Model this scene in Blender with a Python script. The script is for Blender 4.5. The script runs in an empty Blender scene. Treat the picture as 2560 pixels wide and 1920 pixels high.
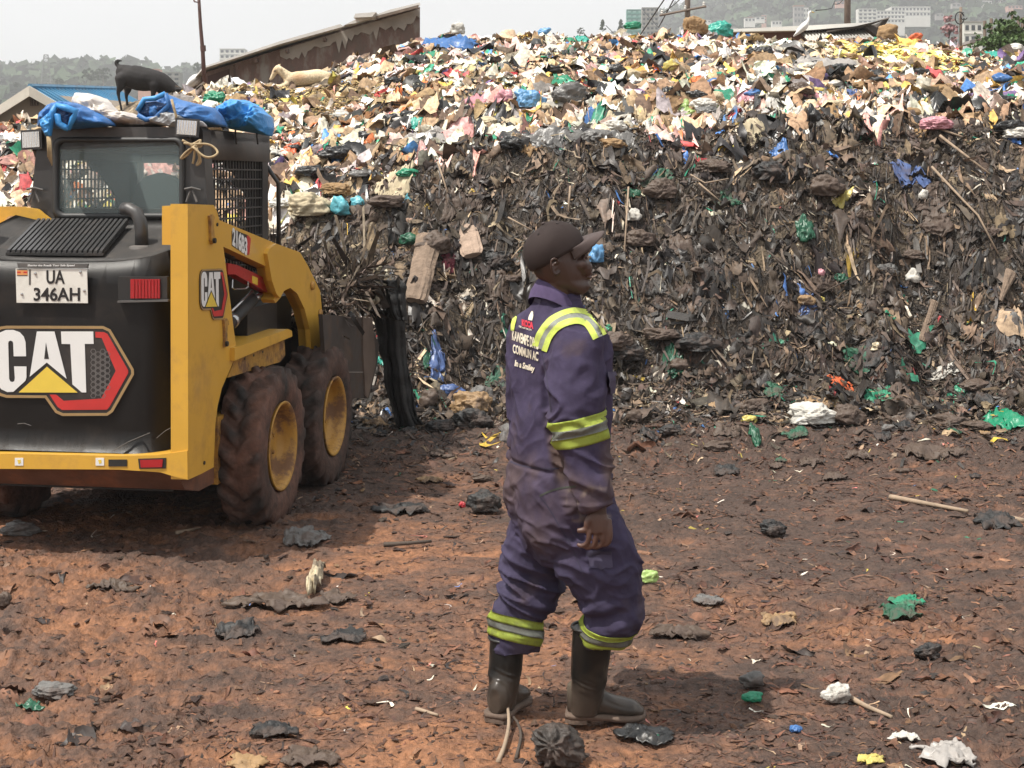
import bpy, bmesh, math, random
import numpy as np
from mathutils import Vector, Matrix
from mathutils.bvhtree import BVHTree
rnd = random.Random(7)
R = math.radians
# ------------------------------------------------------------------ camera, sky, sun, exposure
F, YH, CAMH = 3600.0, 450.0, 1.82          # focal length and horizon in photograph pixels (2560 wide), eye height
scene = bpy.context.scene
C = scene.collection
cam_d = bpy.data.cameras.new('camera'); cam = bpy.data.objects.new('camera', cam_d); C.objects.link(cam)
cam.location = (0, 0, CAMH); cam.rotation_euler = (R(90), 0, 0)
cam_d.sensor_width = 36; cam_d.lens = F / 2560 * 36; cam_d.shift_y = -(960 - YH) / 2560
cam_d.clip_start = 0.1; cam_d.clip_end = 8000
scene.camera = cam
SUN_EL, SUN_AZ = 62.0, 303.0                # azimuth of the sun from the view axis (+Y), clockwise
sx, sy, sz = (math.cos(R(SUN_EL)) * math.sin(R(SUN_AZ)), math.cos(R(SUN_EL)) * math.cos(R(SUN_AZ)), math.sin(R(SUN_EL)))
# the shadows fall to the right and a little away: the sun stands left of and slightly behind the camera
sx, sy = -0.86 * math.cos(R(SUN_EL)), -0.42 * math.cos(R(SUN_EL))
world = bpy.data.worlds.new('World'); scene.world = world; world.use_nodes = True
wn = world.node_tree; wn.nodes.clear()
w_out = wn.nodes.new('ShaderNodeOutputWorld'); w_bg = wn.nodes.new('ShaderNodeBackground')
w_sky = wn.nodes.new('ShaderNodeTexSky'); w_sky.sky_type = 'NISHITA'; w_sky.sun_disc = False
w_sky.sun_elevation = R(SUN_EL); w_sky.sun_rotation = math.atan2(sx, sy)
w_sky.air_density = 1.0; w_sky.dust_density = 4.0; w_sky.ozone_density = 1.0
w_hsv = wn.nodes.new('ShaderNodeHueSaturation'); w_hsv.inputs['Saturation'].default_value = 0.35
w_hsv.inputs['Value'].default_value = 1.0
w_mix = wn.nodes.new('ShaderNodeMixRGB'); w_mix.inputs['Fac'].default_value = 0.62
w_mix.inputs['Color2'].default_value = (8.1, 8.3, 8.45, 1)     # thin high cloud over the whole sky
w_tc = wn.nodes.new('ShaderNodeTexCoord'); w_nz = wn.nodes.new('ShaderNodeTexNoise'); w_rp = wn.nodes.new('ShaderNodeMapRange')
w_map = wn.nodes.new('ShaderNodeMapping'); w_map.inputs['Scale'].default_value = (1, 1, 3.5)
w_nz.inputs['Scale'].default_value = 2.2; w_nz.inputs['Detail'].default_value = 4; w_nz.inputs['Roughness'].default_value = 0.5
w_rp.inputs[1].default_value = 0.3; w_rp.inputs[2].default_value = 0.75; w_rp.inputs[3].default_value = 0.90; w_rp.inputs[4].default_value = 1.10
w_mul = wn.nodes.new('ShaderNodeVectorMath'); w_mul.operation = 'SCALE'
L = wn.links.new
L(w_sky.outputs[0], w_hsv.inputs['Color']); L(w_hsv.outputs[0], w_mix.inputs['Color1'])
L(w_tc.outputs['Generated'], w_map.inputs[0]); L(w_map.outputs[0], w_nz.inputs['Vector']); L(w_nz.outputs['Fac'], w_rp.inputs[0])
L(w_mix.outputs[0], w_mul.inputs[0]); L(w_rp.outputs[0], w_mul.inputs['Scale']); L(w_mul.outputs[0], w_bg.inputs['Color'])
w_bg.inputs['Strength'].default_value = 0.098
L(w_bg.outputs[0], w_out.inputs['Surface'])
sun_d = bpy.data.lights.new('sun', 'SUN'); sun = bpy.data.objects.new('sun', sun_d); C.objects.link(sun)
sun_d.energy = 4.2; sun_d.angle = R(0.6); sun_d.color = (1.0, 0.945, 0.86)
sun.rotation_euler = Vector((sx, sy, sz)).to_track_quat('Z', 'Y').to_euler(); sun.location = (-20, -20, 40)
scene.view_settings.view_transform = 'Standard'; scene.view_settings.look = 'None'
scene.view_settings.exposure = 0.82; scene.view_settings.gamma = 1.0; scene.view_settings.use_curve_mapping = False
scene.render.engine = 'CYCLES'
scene.cycles.max_bounces = 6; scene.cycles.diffuse_bounces = 3; scene.cycles.glossy_bounces = 3
scene.cycles.transmission_bounces = 6; scene.cycles.transparent_max_bounces = 12; scene.cycles.volume_bounces = 0
scene.cycles.use_denoising = True; scene.cycles.use_adaptive_sampling = True; scene.cycles.adaptive_threshold = 0.015
scene.cycles.caustics_reflective = False; scene.cycles.caustics_refractive = False
scene.cycles.volume_step_rate = 5

# ------------------------------------------------------------------ helpers
def lin(c):
    """sRGB 0-255 -> linear"""
    o = []
    for v in c[:3]:
        v = v / 255.0
        o.append(v / 12.92 if v <= 0.04045 else ((v + 0.055) / 1.055) ** 2.4)
    return tuple(o)
def P(px, py, Y):
    return Vector(((px - 1280) / F * Y, Y, CAMH + (YH - py) / F * Y))
def tag(o, label=None, cat=None, group=None, kind=None):
    if label: o['label'] = label
    if cat: o['category'] = cat
    if group: o['group'] = group
    if kind: o['kind'] = kind
    return o
def empty(name, loc=(0, 0, 0), rz=0.0, label=None, cat=None, group=None):
    o = bpy.data.objects.new(name, None); C.objects.link(o); o.location = loc; o.rotation_euler = (0, 0, rz)
    o.empty_display_size = 0.1
    return tag(o, label, cat, group)
def mesh_np(name, V, Fc, smooth=False, col=None, mat=None, parent=None, uv=None):
    """fast mesh from arrays; Fc (n,3) or (n,4); col (nverts,4)"""
    V = np.asarray(V, np.float32); Fc = np.asarray(Fc, np.int32)
    me = bpy.data.meshes.new(name); k = Fc.shape[1]
    me.vertices.add(len(V)); me.vertices.foreach_set('co', V.ravel())
    me.loops.add(Fc.size); me.loops.foreach_set('vertex_index', Fc.ravel())
    me.polygons.add(len(Fc)); me.polygons.foreach_set('loop_start', np.arange(0, Fc.size, k, dtype=np.int32))
    me.polygons.foreach_set('loop_total', np.full(len(Fc), k, np.int32))
    me.polygons.foreach_set('use_smooth', np.full(len(Fc), bool(smooth)))
    if col is not None:
        a = me.color_attributes.new('col', 'FLOAT_COLOR', 'POINT')
        cc = np.ones((len(V), 4), np.float32); cc[:, :col.shape[1]] = col
        a.data.foreach_set('color', cc.ravel())
    me.update(calc_edges=True); me.validate()
    o = bpy.data.objects.new(name, me); C.objects.link(o)
    if mat is not None: me.materials.append(mat)
    if parent is not None: o.parent = parent
    return o
def obj(name, bm, mat=None, parent=None, smooth=False):
    bmesh.ops.recalc_face_normals(bm, faces=bm.faces[:])
    me = bpy.data.meshes.new(name); bm.to_mesh(me); bm.free()
    if smooth: me.polygons.foreach_set('use_smooth', [True] * len(me.polygons))
    o = bpy.data.objects.new(name, me); C.objects.link(o)
    if mat is not None:
        for m in (mat if isinstance(mat, (list, tuple)) else [mat]): me.materials.append(m)
    if parent is not None: o.parent = parent
    return o
def bevel(bm, w, seg=2, ang=0.5):
    es = [e for e in bm.edges if len(e.link_faces) == 2 and e.calc_face_angle(0) > ang]
    if es: bmesh.ops.bevel(bm, geom=es, offset=w, offset_type='OFFSET', segments=seg, profile=0.6, affect='EDGES', clamp_overlap=True)
    return bm
def box(bm, lo, hi, mat_i=0):
    (x0, y0, z0), (x1, y1, z1) = lo, hi
    v = [bm.verts.new(p) for p in ((x0,y0,z0),(x1,y0,z0),(x1,y1,z0),(x0,y1,z0),(x0,y0,z1),(x1,y0,z1),(x1,y1,z1),(x0,y1,z1))]
    for f in ((0,3,2,1),(4,5,6,7),(0,1,5,4),(1,2,6,5),(2,3,7,6),(3,0,4,7)):
        bm.faces.new([v[i] for i in f]).material_index = mat_i
    return v
def boxo(name, lo, hi, mat, parent=None, bev=0.0):
    bm = bmesh.new(); box(bm, lo, hi)
    if bev: bevel(bm, bev)
    return obj(name, bm, mat, parent)
def prism(bm, pts, off):
    """closed polygon pts (3D) extruded by vector off"""
    off = Vector(off)
    a = [bm.verts.new(Vector(p)) for p in pts]; b = [bm.verts.new(Vector(p) + off) for p in pts]
    n = len(a)
    bm.faces.new(a); bm.faces.new(b[::-1])
    for i in range(n): bm.faces.new((a[i], b[i], b[(i+1) % n], a[(i+1) % n]))
def tube(bm, pts, r, n=8, cap=True, radii=None):
    pts = [Vector(p) for p in pts]; rings = []
    up = None
    for i, p in enumerate(pts):
        d = (pts[min(i+1, len(pts)-1)] - pts[max(i-1, 0)]).normalized()
        if up is None:
            up = Vector((0, 0, 1)) if abs(d.z) < 0.9 else Vector((1, 0, 0))
        s = d.cross(up).normalized(); up = s.cross(d).normalized()
        rr = radii[i] if radii else r
        rings.append([bm.verts.new(p + (s * math.cos(2*math.pi*k/n) + up * math.sin(2*math.pi*k/n)) * rr) for k in range(n)])
    for a, b in zip(rings, rings[1:]):
        for k in range(n): bm.faces.new((a[k], a[(k+1) % n], b[(k+1) % n], b[k]))
    if cap:
        bm.faces.new(rings[0][::-1]); bm.faces.new(rings[-1])
    return rings
def lathe(bm, prof, axis_o, ax, n=32, closed=False):
    """prof: list of (r, t) along axis ax from axis_o"""
    ax = Vector(ax).normalized(); o = Vector(axis_o)
    s = ax.orthogonal().normalized(); t = ax.cross(s)
    rings = []
    for (r, h) in prof:
        rings.append([bm.verts.new(o + ax*h + (s*math.cos(2*math.pi*k/n) + t*math.sin(2*math.pi*k/n))*r) for k in range(n)])
    m = len(rings)
    for i in range(m if closed else m-1):
        a, b = rings[i], rings[(i+1) % m]
        for k in range(n): bm.faces.new((a[k], a[(k+1) % n], b[(k+1) % n], b[k]))
    return rings

# numpy noise --------------------------------------------------------
def _hash(ix, iy, iz, seed):
    h = (ix.astype(np.uint32) * np.uint32(374761393) + iy.astype(np.uint32) * np.uint32(668265263)
         + iz.astype(np.uint32) * np.uint32(2147483647 ^ 0x5bd1e995) + np.uint32(seed * 974711 & 0xffffffff))
    h = (h ^ (h >> np.uint32(13))) * np.uint32(1274126177)
    h = h ^ (h >> np.uint32(16))
    h = h * np.uint32(2246822519); h = h ^ (h >> np.uint32(13))
    return h.astype(np.float64) / 4294967295.0
def vnoise(x, y, z=None, seed=0):
    """smooth value noise in -1..1"""
    x = np.asarray(x, float); y = np.asarray(y, float)
    ix = np.floor(x); iy = np.floor(y); fx = x - ix; fy = y - iy
    ix = ix.astype(np.int64); iy = iy.astype(np.int64)
    ux = fx*fx*fx*(fx*(fx*6-15)+10); uy = fy*fy*fy*(fy*(fy*6-15)+10)
    def layer(iz):
        a = _hash(ix, iy, iz, seed); b = _hash(ix+1, iy, iz, seed); c = _hash(ix, iy+1, iz, seed); d = _hash(ix+1, iy+1, iz, seed)
        return (a*(1-ux)+b*ux)*(1-uy) + (c*(1-ux)+d*ux)*uy
    if z is None:
        return layer(np.zeros_like(ix))*2-1
    z = np.asarray(z, float); iz = np.floor(z); fz = z-iz; iz = iz.astype(np.int64); uz = fz*fz*(3-2*fz)
    return (layer(iz)*(1-uz)+layer(iz+1)*uz)*2-1
def fbm(x, y, z=None, seed=0, oct=4, gain=0.5, lac=2.03):
    s = 0; a = 1; t = 0
    for i in range(oct):
        k = lac**i
        s = s + a*vnoise(np.asarray(x)*k+i*7.3, np.asarray(y)*k-i*3.1, None if z is None else np.asarray(z)*k+i*1.7, seed+i); t += a; a *= gain
    return s/t
def ridge(x, y, z=None, seed=0, oct=3, gain=0.55):
    s = 0; a = 1; t = 0
    for i in range(oct):
        k = 2.1**i
        s = s + a*(1-2*np.abs(vnoise(np.asarray(x)*k+i*5.3, np.asarray(y)*k+i*9.1, None if z is None else np.asarray(z)*k, seed+i*3))); t += a; a *= gain
    return s/t
def sstep(a, b, x):
    t = np.clip((x-a)/(b-a), 0, 1); return t*t*(3-2*t)

# materials ------------------------------------------------------------
def new_mat(name):
    m = bpy.data.materials.new(name); m.use_nodes = True
    nt = m.node_tree; bs = nt.nodes['Principled BSDF']
    return m, nt, bs
def mat(name, col, rough=0.6, metal=0.0, var=0.25, vscale=8.0, bump=0.0, bscale=40.0, dirt=None, dirt_amt=0.5, dscale=3.0,
        spec=0.5, coat=0.0, dist=0.01, dthr=0.5):
    """principled with noise colour variation, optional second (dirt) colour in patches, optional bump"""
    m, nt, bs = new_mat(name); N = nt.nodes.new; K = nt.links.new
    tc = N('ShaderNodeTexCoord'); nz = N('ShaderNodeTexNoise'); nz.inputs['Scale'].default_value = vscale
    nz.inputs['Detail'].default_value = 6; nz.inputs['Roughness'].default_value = 0.65
    K(tc.outputs['Object'], nz.inputs['Vector'])
    mr = N('ShaderNodeMapRange'); mr.inputs[1].default_value = 0.25; mr.inputs[2].default_value = 0.75
    mr.inputs[3].default_value = 1-var; mr.inputs[4].default_value = 1+var; K(nz.outputs['Fac'], mr.inputs[0])
    sc = N('ShaderNodeVectorMath'); sc.operation = 'SCALE'; sc.inputs[0].default_value = col[:3]; K(mr.outputs[0], sc.inputs['Scale'])
    out = sc.outputs[0]
    if dirt is not None:
        n2 = N('ShaderNodeTexNoise'); n2.inputs['Scale'].default_value = dscale; n2.inputs['Detail'].default_value = 8
        n2.inputs['Roughness'].default_value = 0.7; K(tc.outputs['Object'], n2.inputs['Vector'])
        m2 = N('ShaderNodeMapRange'); m2.inputs[1].default_value = dthr; m2.inputs[2].default_value = dthr+0.13
        m2.inputs[3].default_value = 0; m2.inputs[4].default_value = dirt_amt; K(n2.outputs['Fac'], m2.inputs[0])
        mx = N('ShaderNodeMixRGB'); K(m2.outputs[0], mx.inputs['Fac']); K(out, mx.inputs['Color1'])
        mx.inputs['Color2'].default_value = (*dirt[:3], 1); out = mx.outputs[0]
        ra = N('ShaderNodeMapRange'); ra.inputs[3].default_value = rough; ra.inputs[4].default_value = 0.85
        K(m2.outputs[0], ra.inputs[0]); K(ra.outputs[0], bs.inputs['Roughness'])
    else:
        bs.inputs['Roughness'].default_value = rough
    K(out, bs.inputs['Base Color'])
    bs.inputs['Metallic'].default_value = metal; bs.inputs['Specular IOR Level'].default_value = spec
    bs.inputs['Coat Weight'].default_value = coat
    if bump:
        n3 = N('ShaderNodeTexNoise'); n3.inputs['Scale'].default_value = bscale; n3.inputs['Detail'].default_value = 5
        K(tc.outputs['Object'], n3.inputs['Vector'])
        b = N('ShaderNodeBump'); b.inputs['Strength'].default_value = bump; b.inputs['Distance'].default_value = dist
        K(n3.outputs['Fac'], b.inputs['Height']); K(b.outputs[0], bs.inputs['Normal'])
    return m
def mat_attr(name, rough=0.8, var=0.3, vscale=60.0, bump=0.3, bscale=120.0, spec=0.35, dist=0.004, rough_attr=False):
    """base colour from the 'col' attribute (alpha = roughness if rough_attr)"""
    m, nt, bs = new_mat(name); N = nt.nodes.new; K = nt.links.new
    at = N('ShaderNodeAttribute'); at.attribute_name = 'col'
    tc = N('ShaderNodeTexCoord'); nz = N('ShaderNodeTexNoise'); nz.inputs['Scale'].default_value = vscale
    nz.inputs['Detail'].default_value = 5; K(tc.outputs['Object'], nz.inputs['Vector'])
    mr = N('ShaderNodeMapRange'); mr.inputs[1].default_value = 0.3; mr.inputs[2].default_value = 0.7
    mr.inputs[3].default_value = 1-var; mr.inputs[4].default_value = 1+var; K(nz.outputs['Fac'], mr.inputs[0])
    sc = N('ShaderNodeVectorMath'); sc.operation = 'SCALE'; K(at.outputs['Color'], sc.inputs[0]); K(mr.outputs[0], sc.inputs['Scale'])
    K(sc.outputs[0], bs.inputs['Base Color'])
    if rough_attr: K(at.outputs['Alpha'], bs.inputs['Roughness'])
    else: bs.inputs['Roughness'].default_value = rough
    bs.inputs['Specular IOR Level'].default_value = spec
    if bump:
        n3 = N('ShaderNodeTexNoise'); n3.inputs['Scale'].default_value = bscale; n3.inputs['Detail'].default_value = 5
        K(tc.outputs['Object'], n3.inputs['Vector'])
        b = N('ShaderNodeBump'); b.inputs['Strength'].default_value = bump; b.inputs['Distance'].default_value = dist
        K(n3.outputs['Fac'], b.inputs['Height']); K(b.outputs[0], bs.inputs['Normal'])
    return m
# ------------------------------------------------------------------ terrain: yard ground and garbage heap
def interp(px, tab):
    xs, ys = zip(*tab); return np.interp(px, xs, ys)
TOE   = [(-900,10.9),(600,10.9),(1000,10.75),(1500,10.7),(2000,10.6),(2560,10.2),(3400,10.0)]
BRK_Y = [(-900,12.4),(400,12.4),(900,12.3),(1200,12.3),(1700,12.4),(2560,12.2),(3400,12.2)]
BRK_P = [(-900,570),(0,570),(600,560),(850,500),(1050,440),(1250,390),(1600,370),(2000,350),(2560,350),(3400,350)]
CR_Y  = [(-900,17.),(600,17.5),(900,19.),(1200,20.),(2560,20.5),(3400,20.)]
CR_P  = [(-900,350),(0,340),(100,328),(230,296),(330,268),(400,246),(620,218),(760,206),(880,172),(1000,138),(1100,118),(1300,107),(1600,104),(1850,112),(2060,118),(2300,128),(2560,142),(3400,180)]
def hbase(x, y):
    px = x/np.maximum(y, 1.0)*F+1280
    yt, yb, yc = interp(px, TOE)+0.85*fbm(x*0.85+2, x*0.13, seed=91, oct=4), interp(px, BRK_Y), interp(px, CR_Y)
    zb = CAMH+(YH-interp(px, BRK_P))/F*yb; zc = CAMH+(YH-interp(px, CR_P))/F*yc
    t = np.clip((y-yt)/(yb-yt), 0, 1)
    t1 = 0.45*t+0.55*t*t*(3-2*t)
    s = np.clip((y-yb)/(yc-yb), 0, 1); s1 = s*1.25-0.25*s*s
    z = zb*t1+(zc-zb)*s1
    d = np.maximum(y-yc, 0)
    return z - d*d*0.02-d*0.04, t, s
def H(x, y, fine=True):
    x = np.asarray(x, float); y = np.asarray(y, float)
    z, t, s = hbase(x, y)
    heap = sstep(0.0, 0.35, t)
    g = 0.030*fbm(x*0.9, y*0.9, seed=3, oct=3)                       # yard undulation
    g = g + 0.012*fbm(x*5, y*5, seed=11, oct=3)
    if fine:
        rough = np.clip(0.45+0.9*sstep(-0.35, 0.45, fbm(x*0.55+4, y*0.4, seed=21, oct=3)), 0, 1.3)
        g = g + rough*(0.026*ridge(x*6, y*11, seed=5, oct=3)+0.014*ridge(x*22, y*32, seed=6, oct=2)+0.007*fbm(x*50, y*75, seed=7, oct=2))
    # mush thickens towards the heap
    bank = sstep(8.7, 10.7, y)*(1-heap)
    g = g + bank*(0.12+0.09*ridge(x*2.2, y*2.2, seed=8, oct=3))
    # large lumps on the heap face: hollows under overhanging layers
    hl = 0.24*fbm(x*0.75, y*0.8+z*1.1, seed=31, oct=3)+0.13*ridge(x*1.9, (y+z)*2.6, seed=33, oct=2)
    if fine: hl = hl+0.065*ridge(x*5.5, (y+z)*6.5, seed=35, oct=3)+0.028*ridge(x*16, (y+z)*16, seed=36, oct=2)
    fade = 1-0.5*sstep(0.0, 0.35, s)
    # keep the loader's working spot flat
    return z + g*(1-0.8*heap) + hl*heap*fade
def colramp(pts, t):
    xs = [p[0] for p in pts]; cs = np.array([p[1] for p in pts])
    return np.stack([np.interp(t, xs, cs[:, i]) for i in range(3)], -1)
def grid_faces(nr, nc):
    i = np.arange(nr-1)[:, None]*nc+np.arange(nc-1)[None, :]
    return np.stack([i, i+1, i+nc+1, i+nc], -1).reshape(-1, 4)
# yard ground near the camera, fine
M_GROUND = mat_attr('ground_mud', rough=0.78, var=0.38, vscale=38, bump=0.9, bscale=85, dist=0.012, spec=0.4)
ys = [3.1]
while ys[-1] < 10.95: ys.append(ys[-1]*(1+1/350.0))
ys = np.array(ys); nc = 540; us = np.linspace(-0.52, 0.52, nc)
GX = us[None, :]*ys[:, None]; GY = np.repeat(ys[:, None], nc, 1)
GZ = H(GX, GY)
mud = fbm(GX*0.75+3, GY*0.7+1, seed=41, oct=5, gain=0.6)*0.5+fbm(GX*3.2, GY*6.5, seed=42, oct=5, gain=0.7)*0.6
# clay shows where vehicles scraped the ground: lower left of the yard
lx = sstep(0.9, -1.6, GX)
place = 0.80*lx*sstep(9.4, 7.0, GY)-0.26*sstep(5.4, 8.6, GY)-0.10*sstep(-0.4, 1.4, GX)+0.10*sstep(-.4, -1.6, GX)*sstep(7.5, 5, GY)
orange = np.clip(0.5+mud*1.5+place*0.62-0.17, 0, 1)
hgt = (GZ-H(GX, GY, False))/0.016
orange = np.clip(orange-0.22*np.clip(hgt, 0, 1.5), 0, 1)
gcol = colramp([(0, (0.056, 0.034, 0.025)), (0.3, (0.090, 0.050, 0.034)), (0.55, (0.120, 0.060, 0.036)), (0.8, (0.165, 0.076, 0.039)), (1, (0.220, 0.100, 0.048))], orange)
shade2 = 1+0.25*fbm(GX*14, GY*20, seed=44, oct=3)
gcol = gcol*shade2[..., None]
# the damp organic mush near the heap is grey brown
gb = sstep(9.3, 10.6, GY)[..., None]*0.6
gcol = gcol*(1-gb)+np.array([0.075, 0.052, 0.040])*gb
ground = mesh_np('ground', np.stack([GX, GY, GZ], -1).reshape(-1, 3), grid_faces(len(ys), nc), True, gcol.reshape(-1, 3), M_GROUND)
tag(ground, 'red clay and dark churned mud of the trampled yard', kind='structure')
# wider ground, coarse, to the horizon (lower than the fine sheet)
gx = np.concatenate([-np.geomspace(1480, 3, 46), np.linspace(-2.6, 2.6, 14), np.geomspace(3, 1480, 46)])
gy = np.concatenate([-np.geomspace(290, 3, 36), np.linspace(-2, 9, 12), np.geomspace(12, 1680, 50)])
X2, Y2 = np.meshgrid(gx, gy)
Z2 = -0.10+0.02*fbm(X2*0.6, Y2*0.6, seed=3, oct=3)
c2 = colramp([(0, (0.05, 0.033, 0.024)), (1, (0.22, 0.11, 0.06))], np.clip(0.5+fbm(X2*0.3, Y2*0.3, seed=4), 0, 1))
land = sstep(40, 120, Y2)[..., None]
c2 = c2*(1-land)+np.array([0.05, 0.075, 0.035])*land
tag(mesh_np('terrain', np.stack([X2, Y2, Z2], -1).reshape(-1, 3), grid_faces(len(gy), len(gx)), True, c2.reshape(-1, 3), M_GROUND),
    'level land around and behind the dump yard', kind='structure')
# heap surface
M_HEAP = mat_attr('rotting_waste', rough=0.75, var=0.45, vscale=30, bump=0.8, bscale=60, dist=0.02)
hy = [10.0]
while hy[-1] < 13.0: hy.append(hy[-1]+0.0175)
while hy[-1] < 27: hy.append(hy[-1]+0.0185+0.0045*(hy[-1]-13))
hy = np.array(hy); nch = 520; uh = np.linspace(-0.54, 0.54, nch)
HX = uh[None, :]*hy[:, None]; HY = np.repeat(hy[:, None], nch, 1); HZ = H(HX, HY)
def topness(x, y):
    """0 on the dark cut face, 1 on the bright fresh upper slope"""
    px = x/y*F+1280
    yb, yc = interp(px, BRK_Y), interp(px, CR_Y)
    v = (y-yb)/(yc-yb)+0.10*fbm(x*0.8, y*0.8, seed=51, oct=3)
    left = sstep(1250, 700, px)*0.10
    return sstep(-0.15, 0.15, v+left+.05*fbm(x*3, y*3, seed=53, oct=2))
tp = topness(HX, HY); nn = fbm(HX*6, HZ*6+HY*6, seed=52, oct=4)
dark = colramp([(0, (0.014, 0.011, 0.009)), (0.5, (0.040, 0.030, 0.023)), (1, (0.10, 0.075, 0.05))], 0.5+nn)
brt = colramp([(0, (0.03, 0.025, 0.02)), (0.5, (0.14, 0.105, 0.07)), (1, (0.34, 0.27, 0.18))], 0.5+nn)
hc = dark*(1-tp[..., None])+brt*tp[..., None]
# sink the heap sheet under the ground in front of the toe so the two never share a plane
sink = sstep(10.35, 10.02, HY)*0.12
heap = mesh_np('garbage_heap', np.stack([HX, HY, HZ-sink-0.004], -1).reshape(-1, 3), grid_faces(len(hy), nch), False, hc.reshape(-1, 3), M_HEAP)
tag(heap, 'huge heap of rotting refuse rising behind the yard', kind='structure')
def skirt(x, y):   # the part of the heap beyond the fan sheet
    return H(x, y, False)
def hit(px, py, y0=3.3, y1=24.0):
    """where the sight line through a photograph pixel meets ground or heap"""
    yy = np.linspace(y0, y1, 2600); xx = (px-1280)/F*yy; zz = CAMH+(YH-py)/F*yy
    h = H(xx, yy, False); k = np.nonzero(zz <= h)[0]
    i = k[0] if len(k) else len(yy)-1
    return Vector((xx[i], yy[i], h[i]))
def normals(x, y, e=0.05):
    hx = (H(x+e, y, False)-H(x-e, y, False))/(2*e); hy_ = (H(x, y+e, False)-H(x, y-e, False))/(2*e)
    n = np.stack([-hx, -hy_, np.ones_like(hx)], -1); return n/np.linalg.norm(n, axis=-1, keepdims=True)

# ------------------------------------------------------------------ loose refuse (uncountable): many small pieces joined
rg = np.random.RandomState(5)
def frame(n, rs, tilt=0.35):
    """random tangent frames (d along, w across, n up) about normals n"""
    N_ = len(n); a = rs.randn(N_, 3); n2 = n+rs.randn(N_, 3)*tilt; n2 /= np.linalg.norm(n2, axis=1, keepdims=True)
    d = a-(a*n2).sum(1, keepdims=True)*n2; d /= np.linalg.norm(d, axis=1, keepdims=True)
    return d, np.cross(n2, d), n2
def pieces(pos, nrm, ln, wd, rs, nu=5, nv=2, bend=0.5, crumple=0.0, tilt=0.35, down=None, lift=0.0):
    """N curved ribbons / crumpled flakes with nu x nv vertices each -> verts, quads"""
    N_ = len(pos); d, w, n = frame(nrm, rs, tilt)
    if down is not None:                                  # hang along 'down'
        dd = np.array(down, float)[None, :]+rs.randn(N_, 3)*0.45
        dd = dd-(dd*n).sum(1, keepdims=True)*n; dd /= np.linalg.norm(dd, axis=1, keepdims=True); d = dd; w = np.cross(n, d)
    t = np.linspace(-0.5, 0.5, nu)[None, :, None, None]; s = np.linspace(-0.5, 0.5, nv)[None, None, :, None]
    B = lambda a: a[:, None, None, :]
    S = lambda a: a[:, None, None, None]
    taper = 1-S(rs.uniform(0, 0.8, N_))*(2*t)**2*np.where(rs.rand(N_) < .6, 1, 0)[:, None, None, None]
    b1 = S(rs.randn(N_)*bend); b2 = S(rs.randn(N_)*bend); tw = S(rs.randn(N_)*1.0)*t*(2 if crumple < .1 else .6)
    ph = S(rs.uniform(0, 6.28, N_)); fr = S(rs.uniform(4, 11, N_)); am = S(rs.uniform(0.02, 0.14, N_))
    ww = B(w)*np.cos(tw)+B(n)*np.sin(tw)
    if nv > 2:                                            # rounded, ragged outline instead of a card
        ca_ = S(rs.uniform(.35, .95, N_)); cb_ = S(rs.uniform(.35, .95, N_))
        t, s = t*(1-.5*ca_*np.abs(2*s)**2.2)*(1+rs.randn(N_, nu, nv, 1)*.07), s*(1-.6*cb_*np.abs(2*t)**2.2)*(1+rs.randn(N_, nu, nv, 1)*.07)
    p = B(pos)+B(d)*t*S(ln)+B(w)*(b1*(t*t)*S(ln)*1.3)+B(n)*(b2*(t*t)*S(ln)*1.1+am*np.sin(fr*t+ph)*S(ln)) + ww*(s*S(wd)*taper)
    p = p+B(n)*(S(lift*ln))
    if nv > 2:
        p = p+B(n)*(S(rs.randn(N_)*0.4)*s*s*2*S(wd)*1.0)
    if crumple:
        mn = S(np.minimum(wd, ln))*crumple
        for q_ in range(3):
            f2 = S(rs.uniform(3, 9, N_)*(1+0.6*q_)); a2 = S(rs.uniform(0, 6.28, N_)); th = S(rs.uniform(0, 6.28, N_))
            arg = (t*np.cos(th)+s*np.sin(th))*f2+a2
            fold = (1-2*np.abs(np.sin(arg)) if q_ else np.sin(arg))*mn*(1.5 if q_ == 0 else 0.8/q_)
            p = p+B(n)*fold+B(rs.randn(N_, 3)*0.35)*fold
        p = p+rs.randn(N_, nu, nv, 3)*mn*0.30
    V = p.reshape(-1, 3)
    base = (np.arange(nu-1)[:, None]*nv+np.arange(nv-1)[None, :])
    q = np.stack([base, base+1, base+nv+1, base+nv], -1).reshape(-1, 4)
    Q = (q[None]+(np.arange(N_)*nu*nv)[:, None, None]).reshape(-1, 4)
    return V, Q
def pick(pal, n, rs):
    w = np.array([p[0] for p in pal], float); w /= w.sum(); idx = rs.choice(len(pal), n, p=w)
    c = np.array([p[1] for p in pal])[idx]; ro = np.array([p[2] for p in pal])[idx]
    c = c*(1+rs.randn(n, 1)*0.24)*(1+rs.randn(n, 3)*0.035)
    return np.concatenate([np.clip(c, 0.006, 0.9), np.clip(ro+rs.randn(n)*0.08, 0.2, 1)[:, None]], 1)
L_ = lin
PAL_DARK = [(34, L_((40,34,30)), .5), (32, L_((62,52,44)), .6), (18, L_((86,72,60)), .7), (7, L_((112,94,76)), .8), (2.6, L_((148,128,104)), .85),
            (1.6, L_((200,190,172)), .7), (.8, L_((46,120,96)), .5), (.5, L_((70,110,165)), .5), (.25, L_((170,140,50)), .6), (.2, L_((150,60,60)), .6)]
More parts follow.
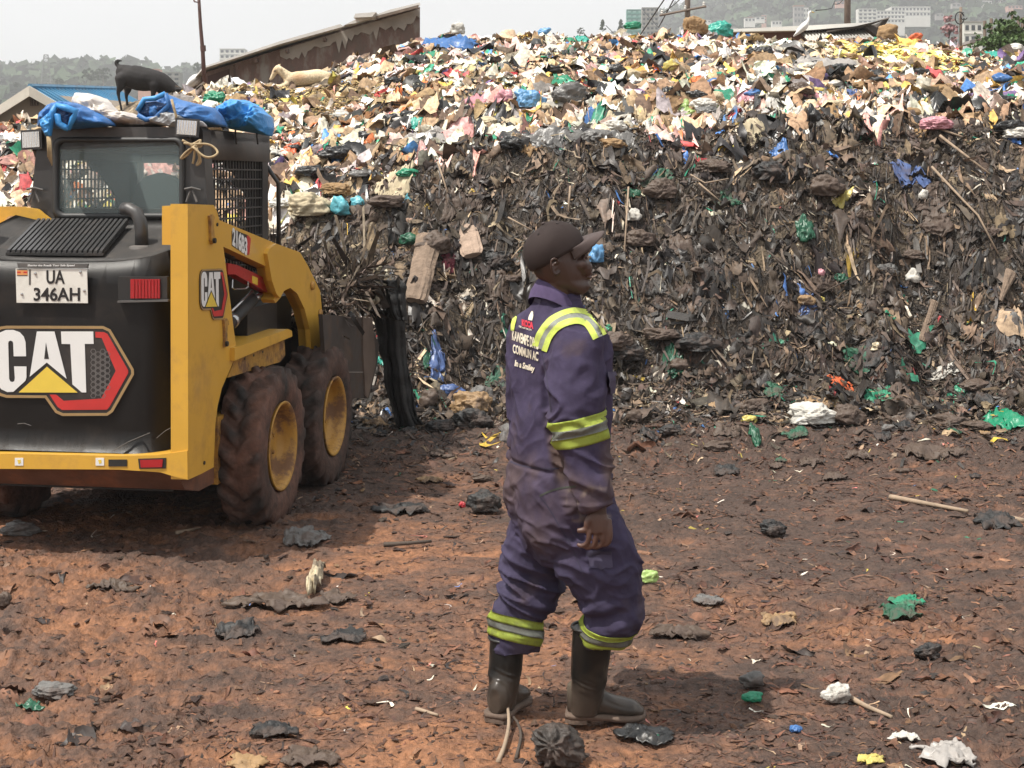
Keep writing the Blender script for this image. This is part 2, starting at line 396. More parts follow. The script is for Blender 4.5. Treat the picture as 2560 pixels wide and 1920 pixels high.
PAL_TOP = [(12, L_((46,45,44)), .4), (11, L_((98,80,66)), .8), (14, L_((146,120,92)), .85), (13, L_((190,164,132)), .85), (13, L_((214,203,186)), .65),
           (9, L_((228,224,218)), .5), (4, L_((216,178,168)), .6), (3, L_((168,160,156)), .4), (3, L_((206,166,88)), .8), (2.2, L_((206,150,140)), .7), (1.5, L_((180,70,70)), .6), (1.7, L_((50,145,110)), .45),
           (1.3, L_((80,135,200)), .45), (1.2, L_((205,190,95)), .6), (1, L_((215,120,70)), .7), (.6, L_((110,90,130)), .6)]
PAL_GROUND = [(26, L_((74,50,39)), .7), (36, L_((96,65,49)), .8), (6, L_((44,35,31)), .6), (10, L_((108,80,62)), .85), (2.2, L_((140,116,94)), .85), (.6, L_((205,195,180)), .7),
              (.25, L_((40,110,80)), .5), (.2, L_((190,170,70)), .6), (.15, L_((90,120,170)), .5), (.2, L_((190,110,100)), .6)]
M_STUFF = mat_attr('shredded_refuse', var=0.42, vscale=28, bump=0.35, bscale=90, rough_attr=True, spec=0.45)
def heap_points(n, y0, y1, rs, umax=0.50):
    """points spread evenly over what the viewer sees of the heap"""
    u = rs.uniform(-umax, umax, n); y = y0+(y1-y0)*rs.rand(n); return u*y, y
def emit(name, blocks, label, cat, m=None):
    Vs, Qs, Cs, o = [], [], [], 0
    for V, Q, Cc, per in blocks:
        Vs.append(V); Qs.append(Q+o); Cs.append(np.repeat(Cc, per, 0)); o += len(V)
    ob = mesh_np(name, np.concatenate(Vs), np.concatenate(Qs), True, np.concatenate(Cs), m or M_STUFF)
    return tag(ob, label, cat, kind='stuff')
def _lut(xq, yq, ygrid, ug, Z):
    u = np.clip((xq/yq-ug[0])/(ug[1]-ug[0]), 0, len(ug)-1.001); v = np.clip(np.interp(yq, ygrid, np.arange(len(ygrid))), 0, len(ygrid)-1.001)
    i = v.astype(int); j = u.astype(int); fi = v-i; fj = u-j
    return (Z[i, j]*(1-fj)+Z[i, j+1]*fj)*(1-fi)+(Z[i+1, j]*(1-fj)+Z[i+1, j+1]*fj)*fi
def Hq(x, y):
    """fast height of the built surface"""
    x = np.asarray(x, float); y = np.asarray(y, float)
    return np.where(y < 10.6, _lut(x, np.clip(y, 3.2, 10.9), ys, us, GZ), _lut(x, np.clip(y, 10.5, 26.5), hy, uh, HZ))
def clear_spot(x, y):
    """kept free of loose pieces: the spots where the goats and birds stand and the man's boots"""
    px = x/y*F+1280; py = YH-(H(x, y, False)-CAMH)/y*F
    k = ((px > 235) & (px < 440) & (py > 205) & (py < 310) & (y > 12)) | ((px > 655) & (px < 850) & (py > 190) & (py < 232) & (y > 12)) | ((px > 468) & (px < 525) & (py > 205) & (py < 240) & (y > 12)) | ((px > 1978) & (px < 2040) & (py > 80) & (py < 105) & (y > 12))
    return k
def block(x, y, ln, wd, pal, rs, nu, nv, z_off=0.0, drape=1.0, relief=1.0, flatn=False, **kw):
    keep = ~clear_spot(x, y)
    m_ = np.median(ln)*2.6; f_ = np.minimum(1, m_/ln); ln = (ln*f_)[keep]; wd = (wd*f_)[keep]; x, y = x[keep], y[keep]
    if isinstance(pal, np.ndarray): pal = pal[keep]
    z = Hq(x, y); pos = np.stack([x, y, z+z_off], -1); nm = normals(x, y)
    if flatn: nm = np.tile([[0.0, -.12, .99]], (len(x), 1))
    V, Q = pieces(pos, nm, ln, wd, rs, nu, nv, **kw)
    per = nu*nv
    if drape:
        P0 = np.repeat(pos, per, 0); N0 = np.repeat(nm, per, 0)
        ztp = P0[:, 2]-(N0[:, 0]*(V[:, 0]-P0[:, 0])+N0[:, 1]*(V[:, 1]-P0[:, 1]))/np.maximum(N0[:, 2], .25)
        rel = (V[:, 2]-ztp)*relief; rel = np.clip(rel, -1, .45*np.repeat(np.minimum(ln, wd), per)+.01); w0 = np.repeat(np.minimum(ln, wd), per)
        zd = Hq(V[:, 0], V[:, 1])+z_off+np.maximum(rel, -.25*w0)
        V[:, 2] = V[:, 2]*(1-drape)+zd*drape
    cc = pal if isinstance(pal, np.ndarray) else pick(pal, len(x), rs)
    return V, Q, cc, per
# cut face: fine dark matted fibres and peelings
rs = np.random.RandomState(11)
def wet(pal, x, y, amt=.5):
    tone = 1+amt*fbm(x*1.0, y*1.4, seed=77, oct=3)+.25*fbm(x*4, y*5, seed=78, oct=2)
    pal[:, :3] *= np.clip(tone, .35, 1.6)[:, None]; return pal
x, y = heap_points(60000, 10.0, 13.0, rs)
k = rs.rand(len(x)) > topness(x, y)*0.6; x, y = x[k], y[k]
ln = np.exp(rs.randn(len(x))*0.5)*0.070
blk = [block(x, y, ln, ln*rs.uniform(.07, .24, len(x)), wet(pick(PAL_DARK, len(x), rs), x, y), rs, 6, 2, z_off=0.004, bend=1.9, tilt=0.5, drape=.7)]
# longer limp strips, many hanging under the ledges
x, y = heap_points(4500, 10.3, 12.9, rs); k = rs.rand(len(x)) < .35+.8*sstep(11.2, 12.1, y)*(fbm(x*1.4, y*.6, seed=79, oct=2) > -.1); x, y = x[k], y[k]
ln = np.exp(rs.randn(len(x))*0.5)*0.16
blk.append(block(x, y, ln, ln*rs.uniform(.04, .11, len(x)), wet(pick([(6, L_((104,88,72)), .8), (7, L_((72,60,50)), .7), (7, L_((46,39,34)), .6), (1.2, L_((150,130,106)), .8)], len(x), rs), x, y, .3), rs, 8, 2, z_off=0.02, bend=1.0, tilt=0.4, down=(0, -1, -1), drape=.6))
# limp dark film and cloth lying against the face
x, y = heap_points(5600, 10.2, 13.0, rs); ln = np.exp(rs.randn(len(x))*0.45)*0.115
blk.append(block(x, y, ln, ln*rs.uniform(.5, 1.0, len(x)), wet(pick(PAL_DARK, len(x), rs), x, y), rs, 8, 6, z_off=0.012, bend=0.3, crumple=0.10, tilt=0.2, drape=1.0))
x, y = heap_points(9000, 8.9, 10.5, rs); k = rs.rand(len(x)) < sstep(8.9, 10.3, y)*(.45+.9*fbm(x*1.2, y*1.2, seed=64, oct=3)); x, y = x[k], y[k]; ln = np.exp(rs.randn(len(x))*0.5)*0.07
blk.append(block(x, y, ln, ln*rs.uniform(.08, .3, len(x)), PAL_DARK, rs, 6, 2, z_off=0.006, bend=1.5, tilt=0.4, drape=.9, flatn=True))
emit('rotting_waste', blk, 'dark rotting peelings, fibres and shredded plastic over the cut face of the heap', 'refuse')
# upper slope: fresh bags, film and rags lying over one another
rs = np.random.RandomState(12)
def tops(n, y0=12.2, y1=21.5):
    x, y = heap_points(n, y0, y1, rs, 0.52); k = rs.rand(len(x)) < topness(x, y)*0.95+0.05; return x[k], y[k]
x, y = tops(24000); ln = np.exp(rs.randn(len(x))*0.5)*0.085
blk = [block(x, y, ln, ln*rs.uniform(.12, .5, len(x)), PAL_TOP, rs, 5, 2, z_off=0.01, bend=0.9, tilt=0.3, drape=.9, flatn=True)]
x, y = tops(13500); ln = np.exp(rs.randn(len(x))*0.5)*0.185
blk.append(block(x, y, ln, ln*rs.uniform(.45, .95, len(x)), PAL_TOP, rs, 7, 6, z_off=0.012, bend=0.35, crumple=0.11, tilt=0.12, drape=1.0, flatn=True))
x, y = tops(1500, 12.2, 19); ln = np.exp(rs.randn(len(x))*0.4)*0.26
blk.append(block(x, y, ln, ln*rs.uniform(.35, .7, len(x)), [(5, L_((44,43,42)), .35), (5, L_((205,196,180)), .6), (4, L_((150,124,98)), .8), (2, L_((120,112,108)), .5), (1, L_((222,205,160)), .7), (.7, L_((60,150,120)), .4)], rs, 12, 8, z_off=0.02, bend=0.3, crumple=0.10, tilt=0.10, drape=1.0, flatn=True))
emit('household_refuse', blk, 'bright jumble of bags, paper, peelings and rags over the upper heap', 'refuse')
# yard litter, pressed into the mud
rs = np.random.RandomState(13)
yy = 3.4*(10.9/3.4)**(rs.rand(30000)**0.8); xx = rs.uniform(-0.46, 0.46, len(yy))*yy
dens = 0.22+0.7*sstep(6.5, 9.8, yy)+0.30*sstep(-0.5, 1.6, xx)+0.8*fbm(xx*1.3, yy*1.3, seed=61, oct=3)
dens -= 0.25*sstep(0.0, -1.5, xx)*sstep(8.5, 6.5, yy)
k = rs.rand(len(xx)) < dens; xx, yy = xx[k], yy[k]
ln = np.exp(rs.randn(len(xx))*0.5)*0.042*(0.7+0.05*yy)
blk = [block(xx, yy, ln, ln*rs.uniform(.06, .22, len(xx)), PAL_GROUND, rs, 6, 2, z_off=0.002, bend=1.5, tilt=0.08, drape=1.0, flatn=True, relief=.4)]
yy = 3.5*(10.9/3.5)**rs.rand(2600); xx = rs.uniform(-0.46, 0.46, len(yy))*yy
k = rs.rand(len(xx)) < 0.22+1.0*fbm(xx*1.0, yy*1.0, seed=62, oct=3)+0.30*sstep(-0.5, 1.6, xx)+.35*sstep(7.5, 9.5, yy); xx, yy = xx[k], yy[k]
ln = np.exp(rs.randn(len(xx))*0.5)*0.085
blk.append(block(xx, yy, ln, ln*rs.uniform(.2, .5, len(xx)), PAL_GROUND, rs, 9, 7, z_off=0.002, bend=0.25, crumple=0.07, tilt=0.03, drape=1.0, flatn=True, relief=.6))
emit('trampled_litter', blk, 'small trampled scraps of leaf, rag and plastic pressed into the muddy yard', 'litter')
# clods of churned mud
def clods(x, y, r, rs, cols):
    """squashed 14-sided lumps"""
    a = np.array([[0,0,1],[.89,0,.45],[.28,.85,.45],[-.72,.53,.45],[-.72,-.53,.45],[.28,-.85,.45],[.72,.53,-.45],[-.28,.85,-.45],[-.89,0,-.45],[-.28,-.85,-.45],[.72,-.53,-.45]])
    f = np.array([[0,1,2],[0,2,3],[0,3,4],[0,4,5],[0,5,1],[1,6,2],[2,7,3],[3,8,4],[4,9,5],[5,10,1],[6,7,2],[7,8,3],[8,9,4],[9,10,5],[10,6,1]])
    n = len(x); s = r[:, None, None]*(1+rs.uniform(-.55, .55, (n, 11, 3)))*np.stack([rs.uniform(.9, 2.4, n), rs.uniform(.6, 1.1, n), rs.uniform(.25, .6, n)], -1)[:, None]
    th = rs.uniform(0, 6.28, n); c_, s_ = np.cos(th)[:, None], np.sin(th)[:, None]; v = a[None]*s
    vx = v[..., 0]*c_-v[..., 1]*s_; vy = v[..., 0]*s_+v[..., 1]*c_
    V = np.stack([vx+x[:, None], vy+y[:, None], v[..., 2]+(H(x, y)+r*.12)[:, None]], -1).reshape(-1, 3)
    Fc = (f[None]+(np.arange(n)*11)[:, None, None]).reshape(-1, 3)
    return V, Fc, np.repeat(cols, 11, 0)
rs = np.random.RandomState(19)
yy = 3.4*(10.9/3.4)**(rs.rand(24000)**0.85); xx = rs.uniform(-0.46, 0.46, len(yy))*yy
k = rs.rand(len(xx)) < 0.42+0.9*fbm(xx*1.2, yy*1.0, seed=63, oct=4)+0.25*sstep(6.5, 9.5, yy)+.1*sstep(-.5, 1.5, xx); xx, yy = xx[k], yy[k]
r = np.exp(rs.randn(len(xx))*.5)*.0062*(.7+.05*yy); r = np.minimum(r, .020)
cc = pick([(6, (.050, .029, .021), .8), (6, (.075, .041, .027), .8), (5, (.11, .056, .034), .85), (2, (.18, .092, .052), .9), (1, (.034, .024, .020), .7)], len(xx), rs)
V, Q, cc2 = clods(xx, yy, r, rs, cc)
tag(mesh_np('mud_clods', V, Q, False, cc2, M_GROUND), 'small clods of churned mud scattered over the yard', kind='stuff')
# ------------------------------------------------------------------ far things: hill, town, sheds, poles
M_LEAF = mat('tree_foliage', (0.035, 0.055, 0.022), 0.7, var=0.5, vscale=0.6)
M_WHITE = mat('white_wall_paint', (0.62, 0.60, 0.55), 0.7, var=0.1, vscale=0.5)
M_PINKW = mat('pink_wall_paint', (0.50, 0.28, 0.22), 0.8, var=0.15, vscale=0.5)
M_GREYC = mat('raw_concrete', (0.30, 0.28, 0.26), 0.9, var=0.2, vscale=0.6)
M_WIN = mat('dark_window', (0.05, 0.055, 0.06), 0.25, var=0.1)
M_GGLASS = mat('green_netting', (0.13, 0.30, 0.26), 0.5, var=0.2, vscale=0.4)
M_RROOF = mat('brick_red_roof', (0.30, 0.12, 0.07), 0.8, var=0.2, vscale=0.3)
M_POLE = mat('weathered_wood_pole', (0.17, 0.13, 0.10), 0.85, var=0.3, vscale=6, bump=0.4, bscale=30)
M_RUST = mat('rusty_steel', (0.075, 0.035, 0.028), 0.7, var=0.3, vscale=12)
M_STEEL = mat('grey_steel', (0.22, 0.22, 0.22), 0.6, var=0.15)
M_TIN = mat('white_roof_sheet', (0.62, 0.60, 0.56), 0.5, var=0.14, vscale=1.2, dirt=(0.25, 0.2, 0.15), dirt_amt=0.4, dscale=0.9)
# right hill ----------------------------------------------------------
def hill_h(x, y):
    px = x/y*F+1280
    top = np.interp(px, [-2500,-900,0,140,300,600,900,1200,1480,1650,1760,1900,2150,2560,3200,4200], [330,240,212,196,190,232,225,215,150,64,12,-60,-120,-150,-140,0])
    D = np.interp(px, [-900, 600, 1200, 1650, 2560], [760, 820, 900, 1000, 950])
    zt = (CAMH+(YH-top)/F*D)
    s = np.clip((y-D*0.42)/(D*0.58), 0, 1)
    s = s*0.75+0.25*s*s*(3-2*s)
    d = np.maximum(y-D, 0)
    return -0.2+(zt+0.2)*s-d*0.05+3.0*fbm(x*0.02, y*0.02, seed=71)*s
hyy = np.geomspace(300, 1500, 150); huu = np.linspace(-0.75, 0.75, 260)
X3 = huu[None, :]*hyy[:, None]; Y3 = np.repeat(hyy[:, None], 260, 1); Z3 = hill_h(X3, Y3)
n3 = fbm(X3*0.03, Y3*0.03, seed=72, oct=4)
c3 = colramp([(0, (0.03, 0.05, 0.022)), (0.6, (0.06, 0.075, 0.035)), (1, (0.13, 0.11, 0.06))], 0.5+n3)
M_HILL = mat_attr('hill_scrub', rough=0.9, var=0.4, vscale=0.05, bump=0.0)
tag(mesh_np('hills', np.stack([X3, Y3, Z3], -1).reshape(-1, 3), grid_faces(150, 260), True, c3.reshape(-1, 3), M_HILL), 'wooded hills behind the town', kind='structure')
# woods on the hills: many small crowns joined
def blob_cloud(cent, rad, rs, per=26):
    """leaf clump tufts: each crown is `per` small tilted quads on an egg-shaped shell"""
    n = len(cent); u = rs.randn(n, per, 3); u /= np.linalg.norm(u, axis=2, keepdims=True)
    u[..., 2] = np.abs(u[..., 2])*1.15-0.25
    c = cent[:, None]+u*rad[:, None, None]*rs.uniform(0.6, 1.08, (n, per, 1))
    nr = u+rs.randn(n, per, 3)*0.5; nr /= np.linalg.norm(nr, axis=2, keepdims=True)
    a = np.cross(nr, rs.randn(n, per, 3)); a /= np.linalg.norm(a, axis=2, keepdims=True); b = np.cross(nr, a)
    sz = rad[:, None, None]*rs.uniform(0.25, 0.5, (n, per, 1))
    V = np.stack([c-a*sz-b*sz*.7, c+a*sz*.8-b*sz, c+a*sz+b*sz*.8, c-a*sz*.7+b*sz], 2).reshape(-1, 3)
    Q = np.arange(len(V)).reshape(-1, 4)
    return V, Q
rs = np.random.RandomState(31)
uu = rs.uniform(-0.46, 0.48, 5200); yy = rs.uniform(420, 1010, 5200); xx = uu*yy
ok = (fbm(xx*0.012, yy*0.012, seed=73) > -0.22); xx, yy = xx[ok], yy[ok]
rad = rs.uniform(3.0, 7.5, len(xx)); cz = hill_h(xx, yy)+rad*0.7
V, Q = blob_cloud(np.stack([xx, yy, cz], -1), rad, rs, 14)
cc = np.repeat(np.array([0.030, 0.052, 0.022])[None]*(1+rs.randn(len(xx), 1)*0.35).clip(0.3, 2), 14*4, 0)
tag(mesh_np('woods', V, Q, False, cc, M_HILL), 'distant wood covering the hills', 'woods', kind='stuff')
def tree(px, py_base, py_top, Y, label, spread=0.45, seed=1, m=M_LEAF, conif=False, group=None):
    base = P(px, py_base, Y); h = (py_base-py_top)/F*Y
    rs = np.random.RandomState(seed)
    t = empty('tree', base, 0, label, 'tree', group)
    bm = bmesh.new(); tube(bm, [(0, 0, -0.3*h), (0.01*h, 0, 0.4*h), (0, 0, 0.85*h)], 1, 6, radii=[0.03*h, 0.022*h, 0.008*h])
    for k in range(5):
        a = rs.uniform(0, 6.28); z0 = h*rs.uniform(.35, .7); tube(bm, [(0, 0, z0), (math.cos(a)*spread*h*.35, math.sin(a)*spread*h*.35, z0+h*.14)], 1, 5, radii=[.012*h, .004*h])
    obj('trunk', bm, M_POLE, t)
    n = 46; c = rs.uniform(-1, 1, (n, 3))
    zf = rs.uniform(0.28, 0.97, n); w = (1-zf)*1.1+0.08 if conif else np.sqrt(np.clip(1-((zf-0.62)/0.4)**2, 0.03, 1))
    cent = np.stack([c[:, 0]*w*spread*h*0.75, c[:, 1]*w*spread*h*0.75, zf*h], -1)
    V, Q = blob_cloud(cent, np.full(n, h*0.085)*rs.uniform(.6, 1.3, n), rs, 18)
    mesh_np('crown', V, Q, False, None, m, t)
    return t
for i, (px, pb, pt, lab) in enumerate([(225, 215, 172, 'round grey-green tree beside the mast on the far left ridge'), (258, 214, 170, 'pointed tree nearest the goat on the left ridge'),
        (310, 222, 150+28, 'broad hazy tree behind the black goat'), (40, 222, 205, 'low spreading tree at the left edge of the ridge'), (150, 220, 196, 'flat topped tree right of the lattice mast'), (497, 190, 158, 'small dark tree behind the leaning rusty pole')]):
    tree(px, pb, pt, 420, lab, 0.55, 100+i, group='trees on the left skyline')
tree(1507, 84, 50, 260, 'slim conical tree left of the green netted tower', 0.30, 41, conif=True)
tree(1552, 84, 50, 260, 'slim conical tree touching the green netted tower', 0.30, 42, conif=True)
tree(1452, 90, 70, 260, 'low rounded tree poking above the crest left of the conifers', 0.6, 43)
# simple multi-storey building ----------------------------------------
def building(name, px0, px1, py0, py1, Y, wall, label, cat='building', floors=4, bays=5, depth=None, roof=None, rz=0.0, winm=None, overhang=0.03):
    a = P(px0, py1, Y); b = P(px1, py0, Y); w = b.x-a.x; h = b.z-a.z; d = depth or w*0.6
    t = empty(name, ((a.x+b.x)/2, Y, a.z), rz, label, cat)
    boxo('wall', (-w/2, 0, -h*1.0), (w/2, d, h), wall, t)
    fw, fh = w/bays, h/floors
    wm = None
    for i in range(floors):
        for j in range(bays):
            x0 = -w/2+fw*(j+0.22); z0 = fh*(i+0.3)
            if wm is None:
                wm = boxo('window', (0, -0.04*fw, 0), (fw*0.56, 0.02*fw, fh*0.45), winm or M_WIN, t); o = wm
            else:
                o = wm.copy(); C.objects.link(o); o.parent = t
            o.location = (x0, 0, z0)
    ledge = None
    for i in range(1, floors+1):
        if i < floors or roof is None:
            if ledge is None: ledge = boxo('ledge', (-w/2-fw*.06, -0.10*fw, -fh*.04), (w/2+fw*.06, -0.001, fh*.05), wall, t); o = ledge
            else: o = ledge.copy(); C.objects.link(o); o.parent = t
            o.location = (0, 0, fh*i)
    if roof:
        bm = bmesh.new(); e = w*overhang; prism(bm, [(-w/2-e, -e, h*1.001), (w/2+e, -e, h*1.001), (0 if h < w else w/2+e, -e, h*1.16)] if h < w else [(-w/2-e, -e, h*1.001), (w/2+e, -e, h*1.001), (w/2+e, -e, h*1.06), (-w/2-e, -e, h*1.06)], (0, d+2*e, 0))
        obj('roof', bm, roof, t)
    return t
M_HAZW = M_WHITE
building('apartment_tower', 549, 612, 122, 175, 520, M_HAZW, 'pale apartment tower rising behind the left shed roof', floors=4, bays=5)
b_ = building('apartment_block', 345, 398, 173, 215, 300, M_PINKW, 'salmon pink block with a step in its roof behind the black goat', floors=3, bays=3)
building('apartment_block', 398, 450, 181, 215, 300, M_GREYC, 'grey brown block joining the salmon pink one beside the white bird', floors=3, bays=3)
t = building('office_tower', 1605, 1646, 19, 100, 330, M_GREYC, 'unfinished grey concrete tower beside the green netted one', floors=7, bays=4, winm=M_WIN)
t = building('office_tower', 1567, 1606, 24, 100, 338, M_GGLASS, 'tower wrapped in green netting left of the grey concrete tower', floors=7, bays=3, winm=mat('pale_netting', (0.25, 0.42, 0.38), 0.6, var=0.1))
building('hillside_hotel', 2146, 2192, 22, 60, 560, M_WHITE, 'white stepped building at the left end of the long hillside block', floors=4, bays=4)
building('hillside_hotel', 2192, 2262, 27, 58, 575, M_WHITE, 'white middle wing of the hillside block with arched windows', floors=3, bays=8)
building('hillside_hotel', 2228, 2326, 17, 42, 600, M_WHITE, 'long white upper wing with a row of dark windows on the hill', floors=2, bays=11)
building('town_house', 2410, 2456, 56, 112, 120, M_PINKW if 0 else M_WHITE, 'pale pink two storey house near the right end of the heap', 'house', floors=2, bays=3, roof=M_GREYC)
hs = [(1862,44,1888,56),(1889,42,1912,50),(1905,38,1916,60),(1985,16,2010,60),(2008,20,2022,58),(1930,52,1955,64),(2090,4,2112,12),(2380,8,2402,18),(2440,2,2480,12),(2500,0,2560,10),(2520,14,2556,22),(2340,34,2360,42),(1700,66,1722,76),(1820,70,1846,78),(2040,60,2062,70),(2368,56,2384,66),(2480,32,2504,42),(1760,50,1778,58),(2275,66,2300,76)]
hl_ = ['white house with its side to the dark hill wood','low white house left of the antenna mast','narrow pale house under the hill crest']
for i, (a, b, c, d) in enumerate(hs):
    cx = ['left of the antenna mast','beside the antenna mast','right of the antenna mast','as a tall left mast block','as a taller right mast block','below the antenna mast','right of the thick pole top','above the pink house','high in the right corner','widest at the top right','under the widest corner one','just right of the white hillside block','left of the nearer utility pole','low beside the tin roof','between the egret and the thick pole','left of the pink house','over the pink house','near the crossarm tip','below the long white wing'][i]
    building('hill_house', a, c, b, d, 640+12*(i % 5), [M_WHITE, M_WHITE, M_PINKW, M_GREYC][i % 4], f'{["tiny white","small pale","tiny pink","small grey"][i%4]} house on the far hill {cx}', 'house', floors=1 if d-b < 14 else 3, bays=max(2, int((c-a)/8)), roof=M_RROOF if i % 3 == 0 else M_GREYC)['group'] = 'houses scattered on the far hill'
# lattice mast --------------------------------------------------------
def lattice(name, px, py0, py1, Y, w, label):
    base = P(px, py1, Y); h = (py1-py0)/F*Y; t = empty(name, base, 0.4, label, 'mast')
    n = 9
    def c(k, z): return Vector(((-1, 1, 1, -1)[k]*w*(1-0.6*z/h), (-1, -1, 1, 1)[k]*w*(1-0.6*z/h), z))
    for k in range(4):
        bm = bmesh.new(); tube(bm, [c(k, 0), c(k, h)], w*0.09, 5); obj('leg', bm, M_STEEL, t)
    for i in range(n):
        bm = bmesh.new()
        for k in range(4):
            tube(bm, [c(k, h*i/n), c((k+1) % 4, h*(i+1)/n)], w*0.05, 4); tube(bm, [c(k, h*(i+1)/n), c((k+1) % 4, h*(i+1)/n)], w*0.05, 4)
        obj('brace', bm, M_STEEL, t)
lattice('lattice_mast', 115, 137, 216, 400, 1.3, 'thin grey lattice mast on the left skyline')
# antenna-like white mast on the right hill is built as small houses above; leaning rusty pole by the shed
t = empty('rusty_pole', P(511, 205, 21.5), 0, 'leaning dark rusty pole standing by the end of the left shed', 'pole')
o0 = P(511, 205, 21.5)
bm = bmesh.new(); tube(bm, [P(512, 225, 21.5)-o0, P(507, 130, 21.5)-o0, P(501, 60, 21.5)-o0, P(495, -40, 21.5)-o0], 1, 10, radii=[.034, .030, .026, .022]); obj('shaft', bm, M_RUST, t, True)
bm = bmesh.new(); tube(bm, [P(508.2, 128, 21.5)-o0, P(507.2, 114, 21.5)-o0], .042, 10); obj('joint_sleeve', bm, M_RUST, t)
bm = bmesh.new(); tube(bm, [P(480, -12, 21.5)-o0, P(486, 4, 21.4)-o0, P(496, 6, 21.3)-o0, P(501, -8, 21.4)-o0], .012, 6); obj('lamp_bracket', bm, M_RUST, t)
# utility poles -------------------------------------------------------
def upole(px, py0, py1, Y, r, label, arm=None):
    base = P(px, py1, Y); t = empty('utility_pole', base, 0, label, 'utility pole')
    h = (py1-py0)/F*Y
    bm = bmesh.new(); tube(bm, [(0, 0, -1), (0.01, 0, h*.5), (-0.02, 0, h)], 1, 10, radii=[r*1.1, r, r*.9]); obj('shaft', bm, M_POLE, t, True)
    if arm:
        a, b = arm; pa, pb = P(a[0], a[1], Y)-base, P(b[0], b[1], Y)-base
        bm = bmesh.new(); tube(bm, [pa+Vector((0, -r*1.4, 0)), pb+Vector((0, -r*1.4, 0))], r*.45, 6); obj('crossarm', bm, M_POLE, t)
        for f in (0.05, 0.55, 0.95):
            p = pa.lerp(pb, f)+Vector((0, -r*1.4, 0)); bm = bmesh.new(); lathe(bm, [(r*.2, 0), (r*.5, r*.7), (r*.35, r*1.1), (r*.5, r*1.5), (0.001, r*1.9)], p, (0, 0, 1), 8); obj('insulator', bm, M_WHITE, t)
    return t
upole(1718, -120, 95, 34, 0.065, 'weathered utility pole with a slanting crossarm behind the crest', ((1648, 40), (1764, 17)))
upole(2118, -120, 62, 40, 0.085, 'thick wooden utility pole behind the corrugated shed')
M_WIRE = mat('black_cable', (0.02, 0.02, 0.02), 0.6)
for i, (a, b, ya, yb) in enumerate([((1515, 64), (1700, -60), 70, 34), ((1605, 22), (1720, -70), 60, 34), ((1648, 38), (1708, -10), 34, 34), ((2040, 26), (2110, -60), 30, 40), ((2086, 10), (2112, -8), 38, 40)]):
    pa, pb = P(*a, ya), P(*b, yb); m = (pa+pb)/2-Vector((0, 0, 0.04*(pb-pa).length))
    bm = bmesh.new(); tube(bm, [pa, pa.lerp(m, .5)-Vector((0, 0, .01)), m, m.lerp(pb, .5)-Vector((0, 0, .01)), pb], 0.013 if i > 1 else 0.02, 5)
    tag(obj('power_cable', bm, M_WIRE), ['long cable climbing from the conifers to the crossarm pole', 'cable rising over the green netted tower', 'short cable at the crossarm end', 'cable running up to the thick pole above the right bird', 'short stay at the top of the thick pole'][i], 'cable', 'cables on the utility poles')
# thin post with satellite dish loop right side
t = empty('antenna_post', P(2402, 112, 26), 0, 'thin post with a black hoop aerial near the pink house', 'post')
bm = bmesh.new(); o0 = P(2402, 112, 26); tube(bm, [(0, 0, -.3), P(2402, 18, 26)-o0], 0.026, 8); obj('shaft', bm, M_POLE, t, True)
bm = bmesh.new(); pts = [P(2402+11*math.cos(a)-3, 45+15*math.sin(a), 25.95)-o0 for a in np.linspace(0, 6.0, 18)]; tube(bm, pts, .012, 6); obj('hoop', bm, M_WIRE, t)
bm = bmesh.new(); pts = [P(2402+9*math.cos(a)+8, 40+9*math.sin(a), 25.9)-o0 for a in np.linspace(0.5, 4.6, 12)]; tube(bm, pts, .009, 6); obj('cable_loop', bm, M_WIRE, t)
# row of fence posts and stone ledge on the right
for i, (px, a, b) in enumerate([(2462,52,84),(2478,46,80),(2510,48,76),(2520,50,74),(2531,38,72),(2546,42,70),(2556,44,70),(2497,60,80)]):
    bm = bmesh.new(); z0 = P(px, b+8, 45); tube(bm, [z0, P(px, a, 45)], 0.05, 6)
    tag(obj('fence_post', bm, M_POLE), 'thin upright post of the row beyond the pink house', 'post', 'row of posts beyond the pink house')
bm = bmesh.new(); prism(bm, [P(2425, 108, 40), P(2425, 101, 40), P(2500, 84, 42), P(2600, 66, 44), P(2600, 76, 44), P(2500, 94, 42)], (0, 1.5, 0))
tag(obj('retaining_wall', bm, M_GREYC), 'low sloping stone wall beyond the right end of the heap', 'wall')
# pink plant like red bush
rs = np.random.RandomState(8)
def bush(name, px, py, rx, ry, Y, col, label, n=60, per=16, seed=3, leaf=0.16):
    rs = np.random.RandomState(seed); c0 = P(px, py, Y); k = Y/F
    t = empty(name, c0, 0, label, 'bush')
    m = mat('leaf_'+name, col, 0.6, var=0.5, vscale=1.5)
    c = rs.randn(n, 3)*np.array([rx*k*.5, rx*k*.4, ry*k*.5])
    V, Q = blob_cloud(c, np.full(n, ry*k*leaf)*rs.uniform(.6, 1.5, n), rs, per); mesh_np('leaves', V, Q, False, None, m, t)
    bm = bmesh.new()
    for a in range(5): tube(bm, [(0, 0, -ry*k*1.2), (rs.uniform(-1, 1)*rx*k*.4, 0, ry*k*.3)], 0.012*Y/20, 5)
    obj('stems', bm, M_POLE, t)
bush('flowering_bush', 2372, 70, 18, 22, 90, (0.30, 0.15, 0.15), 'hazy pink flowering bush left of the aerial post', 30, 12, 5, .3)
bush('green_bush', 2540, 96, 80, 42, 30, (0.055, 0.10, 0.02), 'leafy green bush at the right end of the heap crest', 160, 22, 6, .22)
bush('green_bush', 2482, 108, 46, 22, 29, (0.06, 0.11, 0.025), 'lower green bush left of the bigger one at the right end', 90, 20, 7, .28)

